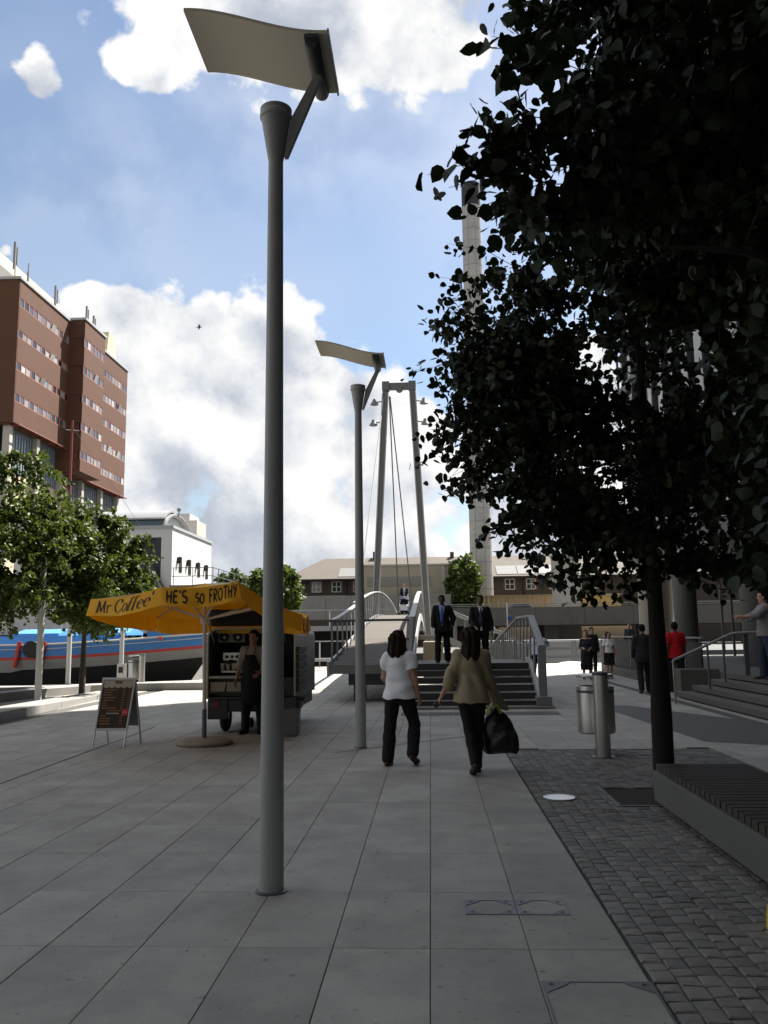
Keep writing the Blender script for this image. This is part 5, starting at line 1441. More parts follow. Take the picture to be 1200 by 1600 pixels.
# ================================================================== people: one continuous body, clothes over it
class Sdf:
    def __init__(s, lo, hi, h):
        s.h = h; s.lo = np.array(lo, float)
        n = np.ceil((np.array(hi) - s.lo) / h).astype(int) + 1
        s.D = np.full(n, 9.0, np.float32)
        s.ax = [s.lo[i] + h * np.arange(n[i]) for i in range(3)]
    def sl(s, lo, hi):
        a = np.clip(np.floor((np.array(lo) - s.lo) / s.h).astype(int), 0, None)
        b = np.minimum(np.ceil((np.array(hi) - s.lo) / s.h).astype(int) + 1, s.D.shape)
        return tuple(slice(x, max(x, y)) for x, y in zip(a, b))
    def grid(s, sl):
        return np.meshgrid(s.ax[0][sl[0]], s.ax[1][sl[1]], s.ax[2][sl[2]], indexing='ij', sparse=True)
    def put(s, sl, d, k):
        D = s.D[sl]
        if k <= 0: s.D[sl] = np.minimum(D, d); return
        h = np.clip(.5 + .5 * (D - d) / k, 0, 1)
        s.D[sl] = D * (1 - h) + d * h - k * h * (1 - h)
    def cone(s, a, b, ra, rb, k=.02, flat=None, clips=()):
        a, b = np.array(a, float), np.array(b, float); r = max(ra, rb) + k + 4 * s.h
        sl = s.sl(np.minimum(a, b) - r, np.maximum(a, b) + r)
        X, Y, Z = s.grid(sl)
        d = b - a; L = d @ d + 1e-9
        px, py, pz = X - a[0], Y - a[1], Z - a[2]
        t = np.clip((px * d[0] + py * d[1] + pz * d[2]) / L, 0, 1)
        qx, qy, qz = px - t * d[0], py - t * d[1], pz - t * d[2]
        if flat is not None:      # flattened along a direction: (dir, factor)
            n_, f_ = np.array(flat[0], float), flat[1]; n_ = n_ / np.linalg.norm(n_)
            q = qx * n_[0] + qy * n_[1] + qz * n_[2]
            e = (f_ - 1) * q
            qx, qy, qz = qx + e * n_[0], qy + e * n_[1], qz + e * n_[2]
        dd = np.sqrt(qx * qx + qy * qy + qz * qz) - (ra + (rb - ra) * t)
        if flat is not None: dd = dd / max(1.0, flat[1] * .8)
        for (pt, nn) in clips:
            nn = np.array(nn, float); nn = nn / np.linalg.norm(nn)
            dd = np.maximum(dd, (X - pt[0]) * nn[0] + (Y - pt[1]) * nn[1] + (Z - pt[2]) * nn[2])
        s.put(sl, dd, k); return s
    def ell(s, c, r, k=.03, rot=0.0, tilt=0.0):
        c = np.array(c, float); r = np.array(r, float); m_ = r.max() + k + 4 * s.h
        sl = s.sl(c - m_, c + m_)
        X, Y, Z = s.grid(sl)
        x, y, z = X - c[0], Y - c[1], Z - c[2]
        if tilt: y, z = y * math.cos(tilt) + z * math.sin(tilt), -y * math.sin(tilt) + z * math.cos(tilt)
        if rot: x, y = x * math.cos(rot) + y * math.sin(rot), -x * math.sin(rot) + y * math.cos(rot)
        k0 = np.sqrt((x / r[0]) ** 2 + (y / r[1]) ** 2 + (z / r[2]) ** 2)
        k1 = np.sqrt((x / r[0] ** 2) ** 2 + (y / r[1] ** 2) ** 2 + (z / r[2] ** 2) ** 2) + 1e-9
        s.put(sl, k0 * (k0 - 1) / k1, k); return s
    def cut(s, pt, n_):
        n_ = np.array(n_, float); n_ = n_ / np.linalg.norm(n_)
        X, Y, Z = np.meshgrid(*s.ax, indexing='ij', sparse=True)
        s.D = np.maximum(s.D, ((X - pt[0]) * n_[0] + (Y - pt[1]) * n_[1] + (Z - pt[2]) * n_[2]).astype(np.float32)); return s
    def carve(s, fn):
        X, Y, Z = np.meshgrid(*s.ax, indexing='ij', sparse=True)
        s.D = np.maximum(s.D, fn(X, Y, Z).astype(np.float32)); return s
    def folds(s, amp, seed, fz=38, fx=34):
        X, Y, Z = np.meshgrid(*s.ax, indexing='ij', sparse=True)
        r = np.random.default_rng(seed)
        w = 0
        for _ in range(4):
            a, b, c, p = r.uniform(-fx, fx), r.uniform(-fx, fx), r.uniform(-fz, fz), r.uniform(0, 6.3)
            w = w + np.sin(a * X + b * Y + c * Z + p + 1.5 * np.sin(9 * Z + 7 * X + p))
        s.D = (s.D + amp * w / 2).astype(np.float32); return s
    def mesh(s):
        D, h = s.D, s.h
        ins = D < 0
        c = np.zeros(tuple(n - 1 for n in D.shape), np.int8)
        offs = [(i, j, k) for i in (0, 1) for j in (0, 1) for k in (0, 1)]
        S_ = lambda A, o: A[o[0]:A.shape[0] - 1 + o[0], o[1]:A.shape[1] - 1 + o[1], o[2]:A.shape[2] - 1 + o[2]]
        for o in offs: c += S_(ins, o)
        act = (c > 0) & (c < 8)
        I = np.argwhere(act)
        idx = np.full(c.shape, -1, np.int32); idx[act] = np.arange(len(I))
        V = np.stack([D[I[:, 0] + o[0], I[:, 1] + o[1], I[:, 2] + o[2]] for o in offs], 1)
        P = np.zeros((len(I), 3)); cnt = np.zeros(len(I))
        oo = np.array(offs, float)
        for a in range(8):
            for b in range(a + 1, 8):
                if np.abs(oo[a] - oo[b]).sum() != 1: continue
                m_ = (V[:, a] < 0) != (V[:, b] < 0)
                t = V[m_, a] / (V[m_, a] - V[m_, b])
                P[m_] += oo[a] + t[:, None] * (oo[b] - oo[a]); cnt[m_] += 1
        P = (I + P / cnt[:, None]) * h + s.lo
        F = []
        for ax in range(3):
            u, v = [(1, 2), (2, 0), (0, 1)][ax]
            sa = [slice(None)] * 3; sb = [slice(None)] * 3
            sa[ax] = slice(0, -1); sb[ax] = slice(1, None)
            A, B = ins[tuple(sa)], ins[tuple(sb)]
            E = np.argwhere(A != B)
            ok = (E[:, u] > 0) & (E[:, v] > 0) & (E[:, u] < D.shape[u] - 1) & (E[:, v] < D.shape[v] - 1)
            E = E[ok]
            fl = A[tuple(E.T)]
            def at_(du, dv):
                q = E.copy(); q[:, u] += du; q[:, v] += dv
                return idx[tuple(q.T)]
            Q = np.stack([at_(-1, -1), at_(0, -1), at_(0, 0), at_(-1, 0)], 1)
            Q[~fl] = Q[~fl][:, ::-1]
            F.append(Q)
        F = np.concatenate(F); F = F[(F >= 0).all(1)]
        return P, F

SKIN = {'fair': (0.42, 0.235, 0.165), 'tan': (0.30, 0.165, 0.11), 'brown': (0.13, 0.07, 0.045), 'dark': (0.045, 0.027, 0.02)}
def cloth(name, col, **kw): return mat('cloth_' + name, col, kw.pop('rough', .85), var=kw.pop('var', .12), scale=kw.pop('scale', 6), bump=.0008, bscale=260, spec=.25, **kw)
def limb(root, l1, l2, a1, a2, out=0.0, out2=None, sgn=1):
    """two bones; a1/a2 = forward angle from straight down, out = sideways angle (degrees)"""
    if out2 is None: out2 = out
    def d(a, o):
        a, o = R(a), R(o)
        return np.array([sgn * math.sin(o), math.sin(a) * math.cos(o), -math.cos(a) * math.cos(o)])
    j = np.array(root) + l1 * d(a1, out)
    return j, j + l2 * d(a2, out2)

def person(label, loc, face, H, skin, hair, top, bottom, shoes, legs, arms, res=.011, hairstyle='short', lean=0.0, head_turn=0.0, head_nod=0.0, extra=None, group=None, fem=False, bulk=1.0, face_on=False, hip=1.0):
    """legs: ((thigh, shin, out), ...) for right (+x) then left;  arms: ((upper, fore, out, out_fore), ...) right then left; degrees"""
    s = H / 1.75
    sk = mat('skin_' + skin, SKIN[skin], 0.55, var=.06, scale=20, spec=.35)
    hm = mat('hair_' + hair[0], hair[1], 0.75, spec=.15, var=.3, scale=30, stretch=(1, 1, .15), bump=.002, bscale=80)
    # ---------------- skeleton, units of a 1.75 m body
    hipz = .93
    L = {}
    for sg, (a1, a2, o) in zip((1, -1), legs):
        r_ = np.array([sg * .092, 0, hipz])
        kn, an = limb(r_, .43, .42, a1, a2, o, o * .5, sg)
        L[sg] = [r_, kn, an]
    low = min(L[1][2][2], L[-1][2][2]) - .075
    ln = R(lean)
    def tors(x, y, z):   # a point of the trunk, bent forward by lean about the hips
        dz = z - hipz
        return np.array([x, y * math.cos(ln) + dz * math.sin(ln), hipz + dz * math.cos(ln) - y * math.sin(ln)])
    sw = .172 if not fem else .152
    A = {}
    for sg, (a1, a2, o, o2) in zip((1, -1), arms):
        r_ = tors(sg * sw, -.005, 1.425)
        el, wr = limb(r_, .285, .255, a1, a2, o, o2, sg)
        A[sg] = [r_, el, wr]
    shift = np.array([0, 0, -low])
    hd = tors(0, .012, 1.632)
    T = lambda p: (np.array(p) + shift) * s
    tp = lambda x, y, z: T(tors(x, y, z))
    root_pts = [T(p) for q in list(L.values()) + list(A.values()) for p in q] + [T(hd)]
    lo = np.min(root_pts, 0) - .26 * s; hi = np.max(root_pts, 0) + .26 * s
    lo[2] = -.02
    # ---------------- body
    B = Sdf(lo, hi, res)
    bw = bulk
    def trunk(S, g_, k=.05, waist=True):
        w1 = .155 * bw * hip; 
        S.ell(tp(0, -.012, .95), np.array([w1 + g_, .118 * bw + g_, .125 + g_]) * s, 0, tilt=ln)
        S.ell(tp(0, 0, 1.10), np.array([(.130 if fem else .145) * bw + g_, .098 * bw + g_, .15 + g_]) * s, k * s, tilt=ln)
        S.ell(tp(0, 0, 1.28), np.array([(.145 if fem else .165) * bw + g_, .112 * bw + g_, .185 + g_]) * s, k * s, tilt=ln)
        S.cone(tp(-sw + .02, -.01, 1.41), tp(sw - .02, -.01, 1.41), (.056 + g_) * s, (.056 + g_) * s, k * s)
        S.cone(tp(0, -.01, 1.40), tp(0, 0, 1.49), (.075 + g_) * s, (.055 + g_ * .5) * s, k * s)
        if fem:
            for sg in (1, -1): S.ell(tp(sg * .068, .085, 1.265), np.array([.066 + g_, .058 + g_, .062 + g_]) * s, .04 * s)
    def leg_(S, sg, g_, flare=0.0, k=.04, to=1.0):
        a, b, c = [T(p) for p in L[sg]]
        c2 = b + (c - b) * to
        S.cone(a, b, (.088 * bw + g_) * s, (.058 * bw + g_) * s, k * s)
        S.cone(b + (c - b) * .0, b + (c - b) * .35, (.055 * bw + g_) * s, (.056 * bw + g_ + flare * .3) * s, .02 * s)
        S.cone(b + (c - b) * .3, c2, (.056 * bw + g_ + flare * .25) * s, (.036 + g_ + flare) * s, .02 * s)
    def arm_(S, sg, g_, frac=1.0, k=.03, g2=None, clip=True):
        g2 = g_ if g2 is None else g2
        a, b, c = [T(p) for p in A[sg]]
        f1 = min(1.0, frac * 2); f2 = max(0.0, frac * 2 - 1)
        e1 = a + (b - a) * f1
        cl = [(e1, b - a)] if (clip and f2 == 0) else []
        S.cone(a, e1 + (b - a) * (.06 if cl else 0), (.050 * bw + g_) * s, ((.050 - .010 * f1) * bw + g2) * s, k * s, clips=cl)
        if f2 > 0:
            e2 = b + (c - b) * f2
            cl = [(e2, c - b)] if (clip and f2 < 1) else []
            S.cone(b, e2 + (c - b) * (.06 if cl else 0), (.040 * bw + g2) * s, ((.040 - .013 * f2) + g2) * s, k * .5 * s, clips=cl)
    trunk(B, 0)
    for sg in (1, -1):
        leg_(B, sg, 0); arm_(B, sg, 0)
    # head
    ht = R(head_turn); 
    H0 = T(hd)
    hy = np.array([-math.sin(ht), math.cos(ht), -math.sin(R(head_nod))]); hy /= np.linalg.norm(hy)
    hx = np.array([math.cos(ht), math.sin(ht), 0]); hz = np.cross(hx, hy)
    hp = lambda x, y, z: H0 + (hx * x + hy * y + hz * z) * s
    B.cone(tp(0, -.005, 1.46), hp(0, -.012, -.05), .054 * s, .050 * s, .02 * s)
    B.ell(hp(0, -.010, .028), np.array([.074, .092, .095]) * s, .02 * s, rot=ht)
    B.ell(hp(0, .018, -.045), np.array([.056, .066, .070]) * s, .03 * s, rot=ht)
    B.cone(hp(-.014, .055, -.105), hp(.014, .055, -.105), .02 * s, .02 * s, .025 * s)
    B.cone(hp(0, .078, .01), hp(0, .098, -.03), .010 * s, .014 * s, .012 * s)
    B.cone(hp(-.03, .075, .028), hp(.03, .075, .028), .012 * s, .012 * s, .015 * s)
    for sg in (1, -1): B.ell(hp(sg * .076, -.005, -.012), np.array([.012, .022, .032]) * s, .008 * s, rot=ht)
    # hands: palm, four fingers, thumb
    for sg in (1, -1):
        b, c = T(A[sg][1]), T(A[sg][2])
        d = (c - b) / np.linalg.norm(c - b)
        inn = np.array([-sg, 0, 0.]); inn = inn - d * (inn @ d); inn /= np.linalg.norm(inn) + 1e-9   # palm faces the body
        fwd = np.cross(inn, d) * sg
        if fwd[1] < 0: fwd = -fwd
        u = s
        B.cone(c - d * .01 * u, c + d * .075 * u, .027 * u, .036 * u, .012 * u, flat=(inn, 1.9))
        for i, (o_, ln_) in enumerate(((.030, .072), (.010, .080), (-.010, .074), (-.029, .058))):
            k0 = c + d * .078 * u + fwd * o_ * u
            k1 = k0 + (d * .55 + inn * .30 + fwd * o_ * 1.2) * ln_ * u * .75
            k2 = k1 + (d * .30 + inn * .50) * ln_ * u * .85
            B.cone(k0 - d * .02 * u, k1, .0095 * u, .0088 * u, .003 * u); B.cone(k1, k2, .0088 * u, .0075 * u, .003 * u)
        t0 = c + d * .015 * u + fwd * .022 * u
        t1 = t0 + (d * .35 + fwd * .75 + inn * .3) * .042 * u
        t2 = t1 + (d * .75 + fwd * .25 + inn * .4) * .032 * u
        B.cone(t0, t1, .013 * u, .011 * u, .006 * u); B.cone(t1, t2, .011 * u, .0088 * u, .003 * u)
    # feet
    FT = {}
    for sg in (1, -1):
        kn, an = T(L[sg][1]), T(L[sg][2])
        d = (an - kn) / np.linalg.norm(an - kn)
        f = np.array([0, 1, 0.]) - d * d[1]
        pitch_ = math.degrees(math.atan2(-d[1], -d[2]))      # shin tilt; heel lifts when the shin trails
        up = -d
        f = np.array([sg * .10, 1, 0.])
        if pitch_ > 14: f = np.array([sg * .08, math.cos(R(pitch_ * .8)), -math.sin(R(pitch_ * .8))])
        f /= np.linalg.norm(f)
        heel = an + np.array([0, 0, -.045]) * s - f * .035 * s
        ball_ = an + f * .125 * s + np.array([0, 0, -.055]) * s
        toe = ball_ + f * .055 * s
        if pitch_ > 14: toe = ball_ + np.array([f[0], abs(f[1]) + .3, f[2] * .3]) * .055 * s
        FT[sg] = (an, heel, ball_, toe)
        B.cone(an, heel, .036 * s, .030 * s, .02 * s); B.cone(heel, ball_, .030 * s, .030 * s, .02 * s); B.cone(ball_, toe, .030 * s, .020 * s, .02 * s)
    P, F = B.mesh()
    me = np_mesh('person', P, F, [sk], True)
    ob = bpy.data.objects.new('person', me); COL.objects.link(ob)
    ob.location = loc; ob.rotation_euler = (0, 0, face)
    tag(ob, label, 'person', group)
    def child(name, S, m__, parent=ob):
        P, F = S.mesh() if isinstance(S, Sdf) else S
        if len(F) == 0: return None
        me = np_mesh(name, P, F, [m__], True)
        o = bpy.data.objects.new(name, me); COL.objects.link(o); o.parent = parent
        return o
    new = lambda: Sdf(lo, hi, res)
    # ---------------- shoes
    for sg in (1, -1):
        S = new(); an, heel, ball_, toe = FT[sg]; g_ = .009
        S.cone(heel, ball_, (.032 + g_) * s, (.033 + g_) * s, .02 * s); S.cone(ball_, toe, (.033 + g_) * s, (.020 + g_) * s, .02 * s)
        if not fem: S.cone(an, heel, (.036 + g_) * s, (.032 + g_) * s, .02 * s)
        if FT[sg][1][2] < .06 * s + .02: S.cut((0, 0, .004), (0, 0, -1))
        S.cut(an + np.array([0, 0, .03]), (0, 0, 1))
        child('shoe', S, shoes)
    # ---------------- trousers or skirt
    bk, bm_ = bottom[0], bottom[1]; bo = bottom[2] if len(bottom) > 2 else {}
    S = new()
    S.ell(tp(0, -.012, .945), np.array([.162 * bw * hip + .008, .124 * bw + .010, .14]) * s, 0, tilt=ln)
    if bk == 'trousers':
        fl = bo.get('flare', .014)
        for sg in (1, -1): leg_(S, sg, bo.get('loose', .014), fl, to=bo.get('to', .98))
        S.folds(.003, 11)
        if bo.get('crease', 1): pass
    else:
        hem = bo['hem']
        w_ = bo.get('wide', .17)
        mid = [(L[1][i] + L[-1][i]) / 2 for i in range(3)]
        S.cone(tp(0, -.01, .93), T((mid[1][0], mid[1][1] * .8, hem + low)), .150 * bw * s, w_ * s, .05 * s, flat=((0, 1, 0), 1.18), clips=[((0, 0, hem * s), (0, 0, -1))])
        for sg in (1, -1):
            a, b, c = [T(p) for p in L[sg]]
            S.cone(a, b, .105 * s, .10 * s, .06 * s)
            S.cone(b, c, .10 * s, .10 * s, .06 * s)
        S.folds(.006, 12, fz=3, fx=40)
        S.cut((0, 0, hem * s), (0, 0, -1))
    wz = tp(0, 0, 1.05)
    S.cut(wz, tors(0, 0, 2) - tors(0, 0, 1))
    child('trousers' if bk == 'trousers' else 'skirt', S, bm_)
    # ---------------- upper clothing
    up_ = tors(0, 0, 2) - tors(0, 0, 1)
    for (kind, m__, o) in top:
        S = new(); g_ = o.get('loose', .012)
        trunk(S, g_)
        hem = o.get('hem', .90)
        fl = o.get('flare', .02)
        S.cone(tp(0, 0, 1.12), tp(0, -.008, hem - .02), (.118 * bw + g_ + o.get('waist', 0)) * s, (.122 * bw * hip + g_ + fl) * s, .05 * s, flat=((0, 1, 0), 1.12))
        S.cone(tp(-.045, 0, 1.1), tp(-.062 * hip, -.008, hem - .02), (.10 * bw + g_) * s, (.105 * bw + g_ + fl) * s, .05 * s)
        S.cone(tp(.045, 0, 1.1), tp(.062 * hip, -.008, hem - .02), (.10 * bw + g_) * s, (.105 * bw + g_ + fl) * s, .05 * s)
        if not o.get('no_cut'): S.cut(tp(0, 0, hem), -up_)
        for sg in (1, -1):
            fr_ = o.get('sleeve', 1.0)
            if fr_ > 0: arm_(S, sg, g_ + .004, fr_, g2=g_ + o.get('cuff', .004))
        S.folds(o.get('fold', .004), o.get('seed', 3), fz=o.get('fz', 38), fx=o.get('fx', 34))
        nk = tp(0, .03, o.get('neck', 1.50))
        S.cut(nk, up_ * 1.0 - np.array([0, o.get('nslope', -.25), 0]))
        if kind == 'jacket_open':
            vz = o.get('vz', 1.08)
            a0 = tp(0, 0, vz); 
            vw = o.get('vw', .060)
            inv = lambda X, Y, Z: (X / s, (Z / s - shift[2]))
            def wedge(X, Y, Z):
                x_, z_ = X / s, Z / s - shift[2]
                w = np.clip((z_ - vz) / (1.44 - vz), 0, 1) * vw
                w = np.where(z_ < vz - .10, (vz - .10 - z_) * .16, w)
                return np.minimum(w - np.abs(x_ - o.get('vx', 0)), (Y / s - .03)) * s
            S.carve(wedge)
        child(o.get('name', kind), S, m__)
    # ---------------- hair
    S = new()
    g_ = .012
    if hairstyle != 'bald':
        S.ell(hp(0, -.018, .040), np.array([.074 + g_, .090 + g_, .088 + g_]) * s, 0, rot=ht)
        if hairstyle == 'short':
            S.cone(hp(0, -.055, .0), hp(0, -.055, -.055), .062 * s, .045 * s, .03 * s)
        elif hairstyle in ('long', 'bob'):
            e = -.22 if hairstyle == 'bob' else -.30
            S.ell(hp(0, -.022, .036), np.array([.100, .112, .108]) * s, .02 * s, rot=ht)
            S.cone(hp(0, -.045, .02), hp(0, -.065, e * .6), .104 * s, .112 * s, .04 * s, flat=(hy, 1.25))
            S.cone(hp(0, -.065, e * .6), hp(.01, -.07, e), .110 * s, .066 * s, .04 * s, flat=(hy, 1.4))
            for sg in (1, -1): S.cone(hp(sg * .068, .012, .02), hp(sg * .082, -.012, e * .75), .032 * s, .035 * s, .04 * s)
            S.folds(.013, 5, fz=12, fx=105)
        elif hairstyle == 'bun':
            S.ell(hp(0, -.085, .03), np.array([.05, .045, .05]) * s, .02 * s)
        elif hairstyle == 'curly':
            S.cone(hp(0, -.03, .03), hp(0, -.05, -.06), .098 * s, .085 * s, .04 * s)
            S.folds(.010, 6, fz=60, fx=60)
        def facecut(X, Y, Z):
            x = (X - H0[0]); y = (Y - H0[1]); z = (Z - H0[2])
            f_ = (x * hy[0] + y * hy[1] + z * hy[2]) / s; v_ = (x * hz[0] + y * hz[1] + z * hz[2]) / s
            sd_ = (x * hx[0] + y * hx[1]) / s
            return np.minimum(f_ - (.030 + .0 * v_), np.minimum(.075 - v_, .066 - np.abs(sd_))) * s
        S.carve(facecut)
        if hairstyle == 'short': S.cut(hp(0, 0, -.052), -hz)
        child('hair', S, hm)
    if face_on:
        for sg in (1, -1):
            e_ = MB().ball(hp(sg * .031, .072, .006), (.012 * s, .008 * s, .008 * s), 10)
            child('eye', (np.array(e_.v), np.array([f for f in e_.f])), mat('eye_dark', (0.02, 0.015, 0.012), .3))
        q = MB().sheet([[hp(x, .086 - 3.5 * x * x, -.066 + .006 * (1 - (x / .022) ** 2)) for x in np.linspace(-.022, .022, 7)], [hp(x, .086 - 3.5 * x * x, -.068 - .008 * (1 - (x / .022) ** 2)) for x in np.linspace(-.022, .022, 7)]])
        child('mouth', (np.array(q.v), np.array(q.f)), mat('lips_' + skin, tuple(c * .62 for c in SKIN[skin]), .5))
    if extra: extra(dict(T=T, tp=tp, hp=hp, A=A, L=L, s=s, child=child, new=new, ob=ob, FT=FT, shift=shift))
    # world position of a local point
    def world(p):
        c_, s_ = math.cos(face), math.sin(face)
        return Vector((loc[0] + p[0] * c_ - p[1] * s_, loc[1] + p[0] * s_ + p[1] * c_, loc[2] + p[2]))
    hands = {}
    for sg in (1, -1):
        b, c = T(A[sg][1]), T(A[sg][2]); d = (c - b) / np.linalg.norm(c - b)
        hands[sg] = world(c + d * .10 * s)
    return ob, hands, world

BROWNH = ('dark_brown', (0.018, 0.010, 0.007)); BLACKH = ('black', (0.008, 0.007, 0.007)); MIDH = ('mid_brown', (0.05, 0.028, 0.016)); GREYH = ('grey', (0.20, 0.18, 0.16))
BLKSHOE = mat('black_leather', (0.012, 0.011, 0.011), 0.4, var=.1)
SUIT = cloth('black_suit', (0.007, 0.007, 0.0085)); DTROU = cloth('dark_trousers', (0.012, 0.012, 0.014))
def toward(deg): return R(deg)

# woman in the white blouse, seen from behind
W1, h1, w1 = person('woman from behind in a white short sleeved blouse and dark flared trousers', (-.40, 10.86, 0), R(-16), 1.635, 'fair', BROWNH,
  [('blouse', cloth('white_cotton', (0.72, 0.72, 0.76), var=.04), dict(hem=.885, sleeve=.30, loose=.020, flare=.030, cuff=.024, fold=.010, fz=46, fx=22, neck=1.505, nslope=.1, seed=8))],
  ('trousers', DTROU, dict(flare=.030, loose=.014, to=.95)), mat('maroon_shoe', (0.045, 0.012, 0.012), .5),
  ((20, -30, 9), (-5, -7, 5)), ((-6, 12, 14, 9), (4, 66, 14, 4)), res=.0075, hairstyle='bob', head_turn=-14, fem=True, bulk=1.10, hip=1.08)
# woman in the beige jacket
bagh = {}
W2, h2, w2 = person('woman from behind in a short beige jacket holding a phone and a black bag', (.47, 10.26, 0), R(4), 1.66, 'fair', ('dark_auburn', (0.022, 0.011, 0.008)),
  [('jacket', cloth('beige_linen', (0.29, 0.235, 0.155), var=.08), dict(hem=.855, sleeve=.80, loose=.026, flare=.042, cuff=.018, fold=.011, fz=14, fx=46, neck=1.525, nslope=.1, seed=4))],
  ('trousers', cloth('black_trousers', (0.010, 0.010, 0.011)), dict(flare=.006, loose=.010)), mat('black_pump', (0.022, 0.012, 0.010), .4),
  ((6, 0, -3), (-6, -34, -7)), ((10, 22, 12, 14), (-4, 20, 20, 26)), res=.0075, hairstyle='long', head_turn=6, fem=True)
# her phone and bag
ph_ = h2[-1]
t = tag(obj('phone', MB().bar((ph_.x - .05, ph_.y - .02, ph_.z - .055), (ph_.x + .03, ph_.y - .01, ph_.z + .01), .06, .022, up=(0, 1, 0)), BLACKP, bevel=.004), 'dark mobile phone in the left hand of the woman in beige', 'phone')
q = h2[1]
cb_ = thing('carrier_bag', 'shiny black carrier bag with yellow green handles held by the woman in beige', 'bag', (q.x + .06, q.y, 0))
rows = []
for i in range(13):
    z = q.z - .085 - .50 * i / 12
    k_ = i / 12
    wx = .045 + .15 * min(1, k_ * 2.6) ** .7 + .03 * k_; wy = .03 + .07 * min(1, k_ * 2.2)
    if i == 12: wx *= .86; wy *= .4
    cxx = q.x + .065 * k_ + .01
    rows.append([(cxx + wx * math.cos(a) * (1 + .05 * math.sin(5 * a + i)), q.y + wy * math.sin(a) * (1 + .18 * math.sin(3 * a + i * .8)), z + .012 * math.sin(3 * a + i)) for a in np.linspace(0, 2 * math.pi, 37)])
obj('bag', MB().sheet(rows, .003).add([Vector(p) for p in rows[-1][:-1]], [tuple(range(36))]), mat('black_polythene', (0.012, 0.012, 0.013), .25, var=.3, scale=14, bump=.004, bscale=25, spec=.6), cb_, smooth=60)
hn = MB()
for dy in (-.018, .018):
    hn.sheet([[(q.x - .055, q.y + dy - .014, q.z - .13), (q.x - .03, q.y + dy - .012, q.z - .03), (q.x, q.y + dy, q.z + .012), (q.x + .03, q.y + dy, q.z - .03), (q.x + .06, q.y + dy - .012, q.z - .13)],
              [(q.x - .095, q.y + dy + .014, q.z - .12), (q.x - .05, q.y + dy + .012, q.z - .035), (q.x, q.y + dy + .02, q.z - .012), (q.x + .055, q.y + dy + .012, q.z - .035), (q.x + .10, q.y + dy + .012, q.z - .12)]], .004)
obj('handle', hn, mat('lime_handle', (0.36, 0.48, 0.03), .4), cb_, smooth=60)
# beige coat folded over her arm
fl_ = w2(np.array([.30, .02, .0]))
ctr = []
e0 = h2[1]
for i in range(9):
    k_ = i / 8
    z = 1.06 - .36 * k_
    ctr.append([(e0.x - .06 + .14 * k_ * 1.1 + .085 * math.cos(a) * (.5 + .6 * k_), e0.y + .10 + .05 * math.sin(a) * (1 + .25 * math.sin(3 * a)), z + .02 * math.sin(2 * a)) for a in np.linspace(0, 2 * math.pi, 25)])
tag(obj('folded_coat', MB().sheet(ctr, .006), cloth('beige_coat', (0.22, 0.19, 0.14), var=.1), smooth=60), 'folded beige coat hanging beside the black bag', 'coat')

def suit_extra(tie, shirtc):
    def fn(k):
        S = k['new'](); tp, s = k['tp'], k['s']
        if tie is not None:
            rows = []
            for z, w_ in ((1.455, .020), (1.43, .016), (1.36, .026), (1.25, .034), (1.14, .042), (1.06, .044), (1.03, .004)):
                y = .130 if z < 1.36 else .118 - (z - 1.36) * .35
                rows.append([tp(-w_, y + .012, z), tp(0, y + .018, z), tp(w_, y + .012, z)])
            q_ = MB().sheet(rows, .004)
            k['child']('tie', (np.array(q_.v), np.array(q_.f)), tie)
        rows = [[k['hp'](.068 * math.cos(a), -.004 + .066 * math.sin(a), -.155 + .012 * math.cos(a) ** 2) for a in np.linspace(0, 2 * math.pi, 19)], [k['hp'](.066 * math.cos(a), -.004 + .066 * math.sin(a), -.112 - .022 * max(0, math.sin(a))) for a in np.linspace(0, 2 * math.pi, 19)]]
        q_ = MB().sheet(rows, .004)
        k['child']('collar', (np.array(q_.v), np.array(q_.f)), shirtc)
    return fn
SHB = cloth('blue_shirt', (0.30, 0.36, 0.52), var=.04); SHW = cloth('white_shirt', (0.70, 0.69, 0.68), var=.04)
M1, hm1, _ = person('man in a black suit with a blue tie coming down the stairs', (.30, 21.35, .902), R(176), 1.66, 'dark', BLACKH,
  [('shirt', SHB, dict(hem=.92, sleeve=.98, loose=.006, fold=.002, neck=1.49)), ('jacket_open', SUIT, dict(name='jacket', hem=.80, sleeve=.96, loose=.020, flare=.05, fold=.004, vz=.92, vw=.075, cuff=.012))],
  ('trousers', SUIT, dict(flare=.024, loose=.018)), BLKSHOE, ((10, 2, 3), (-4, -14, 3)), ((6, 26, 10, 2), (-14, 22, 24, -10)), res=.009, extra=suit_extra(cloth('blue_tie', (0.05, 0.11, 0.36), rough=.5), SHB), face_on=True, bulk=1.06, hairstyle='short', head_turn=4)
p_ = hm1[1]
tag(obj('paper', MB().sheet([[(p_.x - .03, p_.y - .03, p_.z + .06), (p_.x + .045, p_.y - .05, p_.z + .07)], [(p_.x - .045, p_.y - .04, p_.z - .10), (p_.x + .03, p_.y - .05, p_.z - .09)]], .003), WHITEP), 'folded white paper in the hand of the man with the blue tie', 'paper')
M2, hm2, _ = person('man in a dark suit and white collar stepping down the stairs on the right', (1.19, 20.42, .752), R(184), 1.745, 'brown', BLACKH,
  [('shirt', SHW, dict(hem=.92, sleeve=.98, loose=.006, fold=.002, neck=1.49)), ('jacket_open', SUIT, dict(name='jacket', hem=.80, sleeve=.96, loose=.018, flare=.03, fold=.004, vz=1.20, vw=.05, cuff=.012))],
  ('trousers', SUIT, dict(flare=.016, loose=.016)), BLKSHOE, ((16, -14, 2), (2, 0, 2)), ((10, 52, 9, -10), (-6, 14, 14, 6)), res=.009, extra=suit_extra(cloth('dark_tie', (0.035, 0.04, 0.05), rough=.5), SHW), face_on=True, head_turn=-12)
p_ = hm2[1]
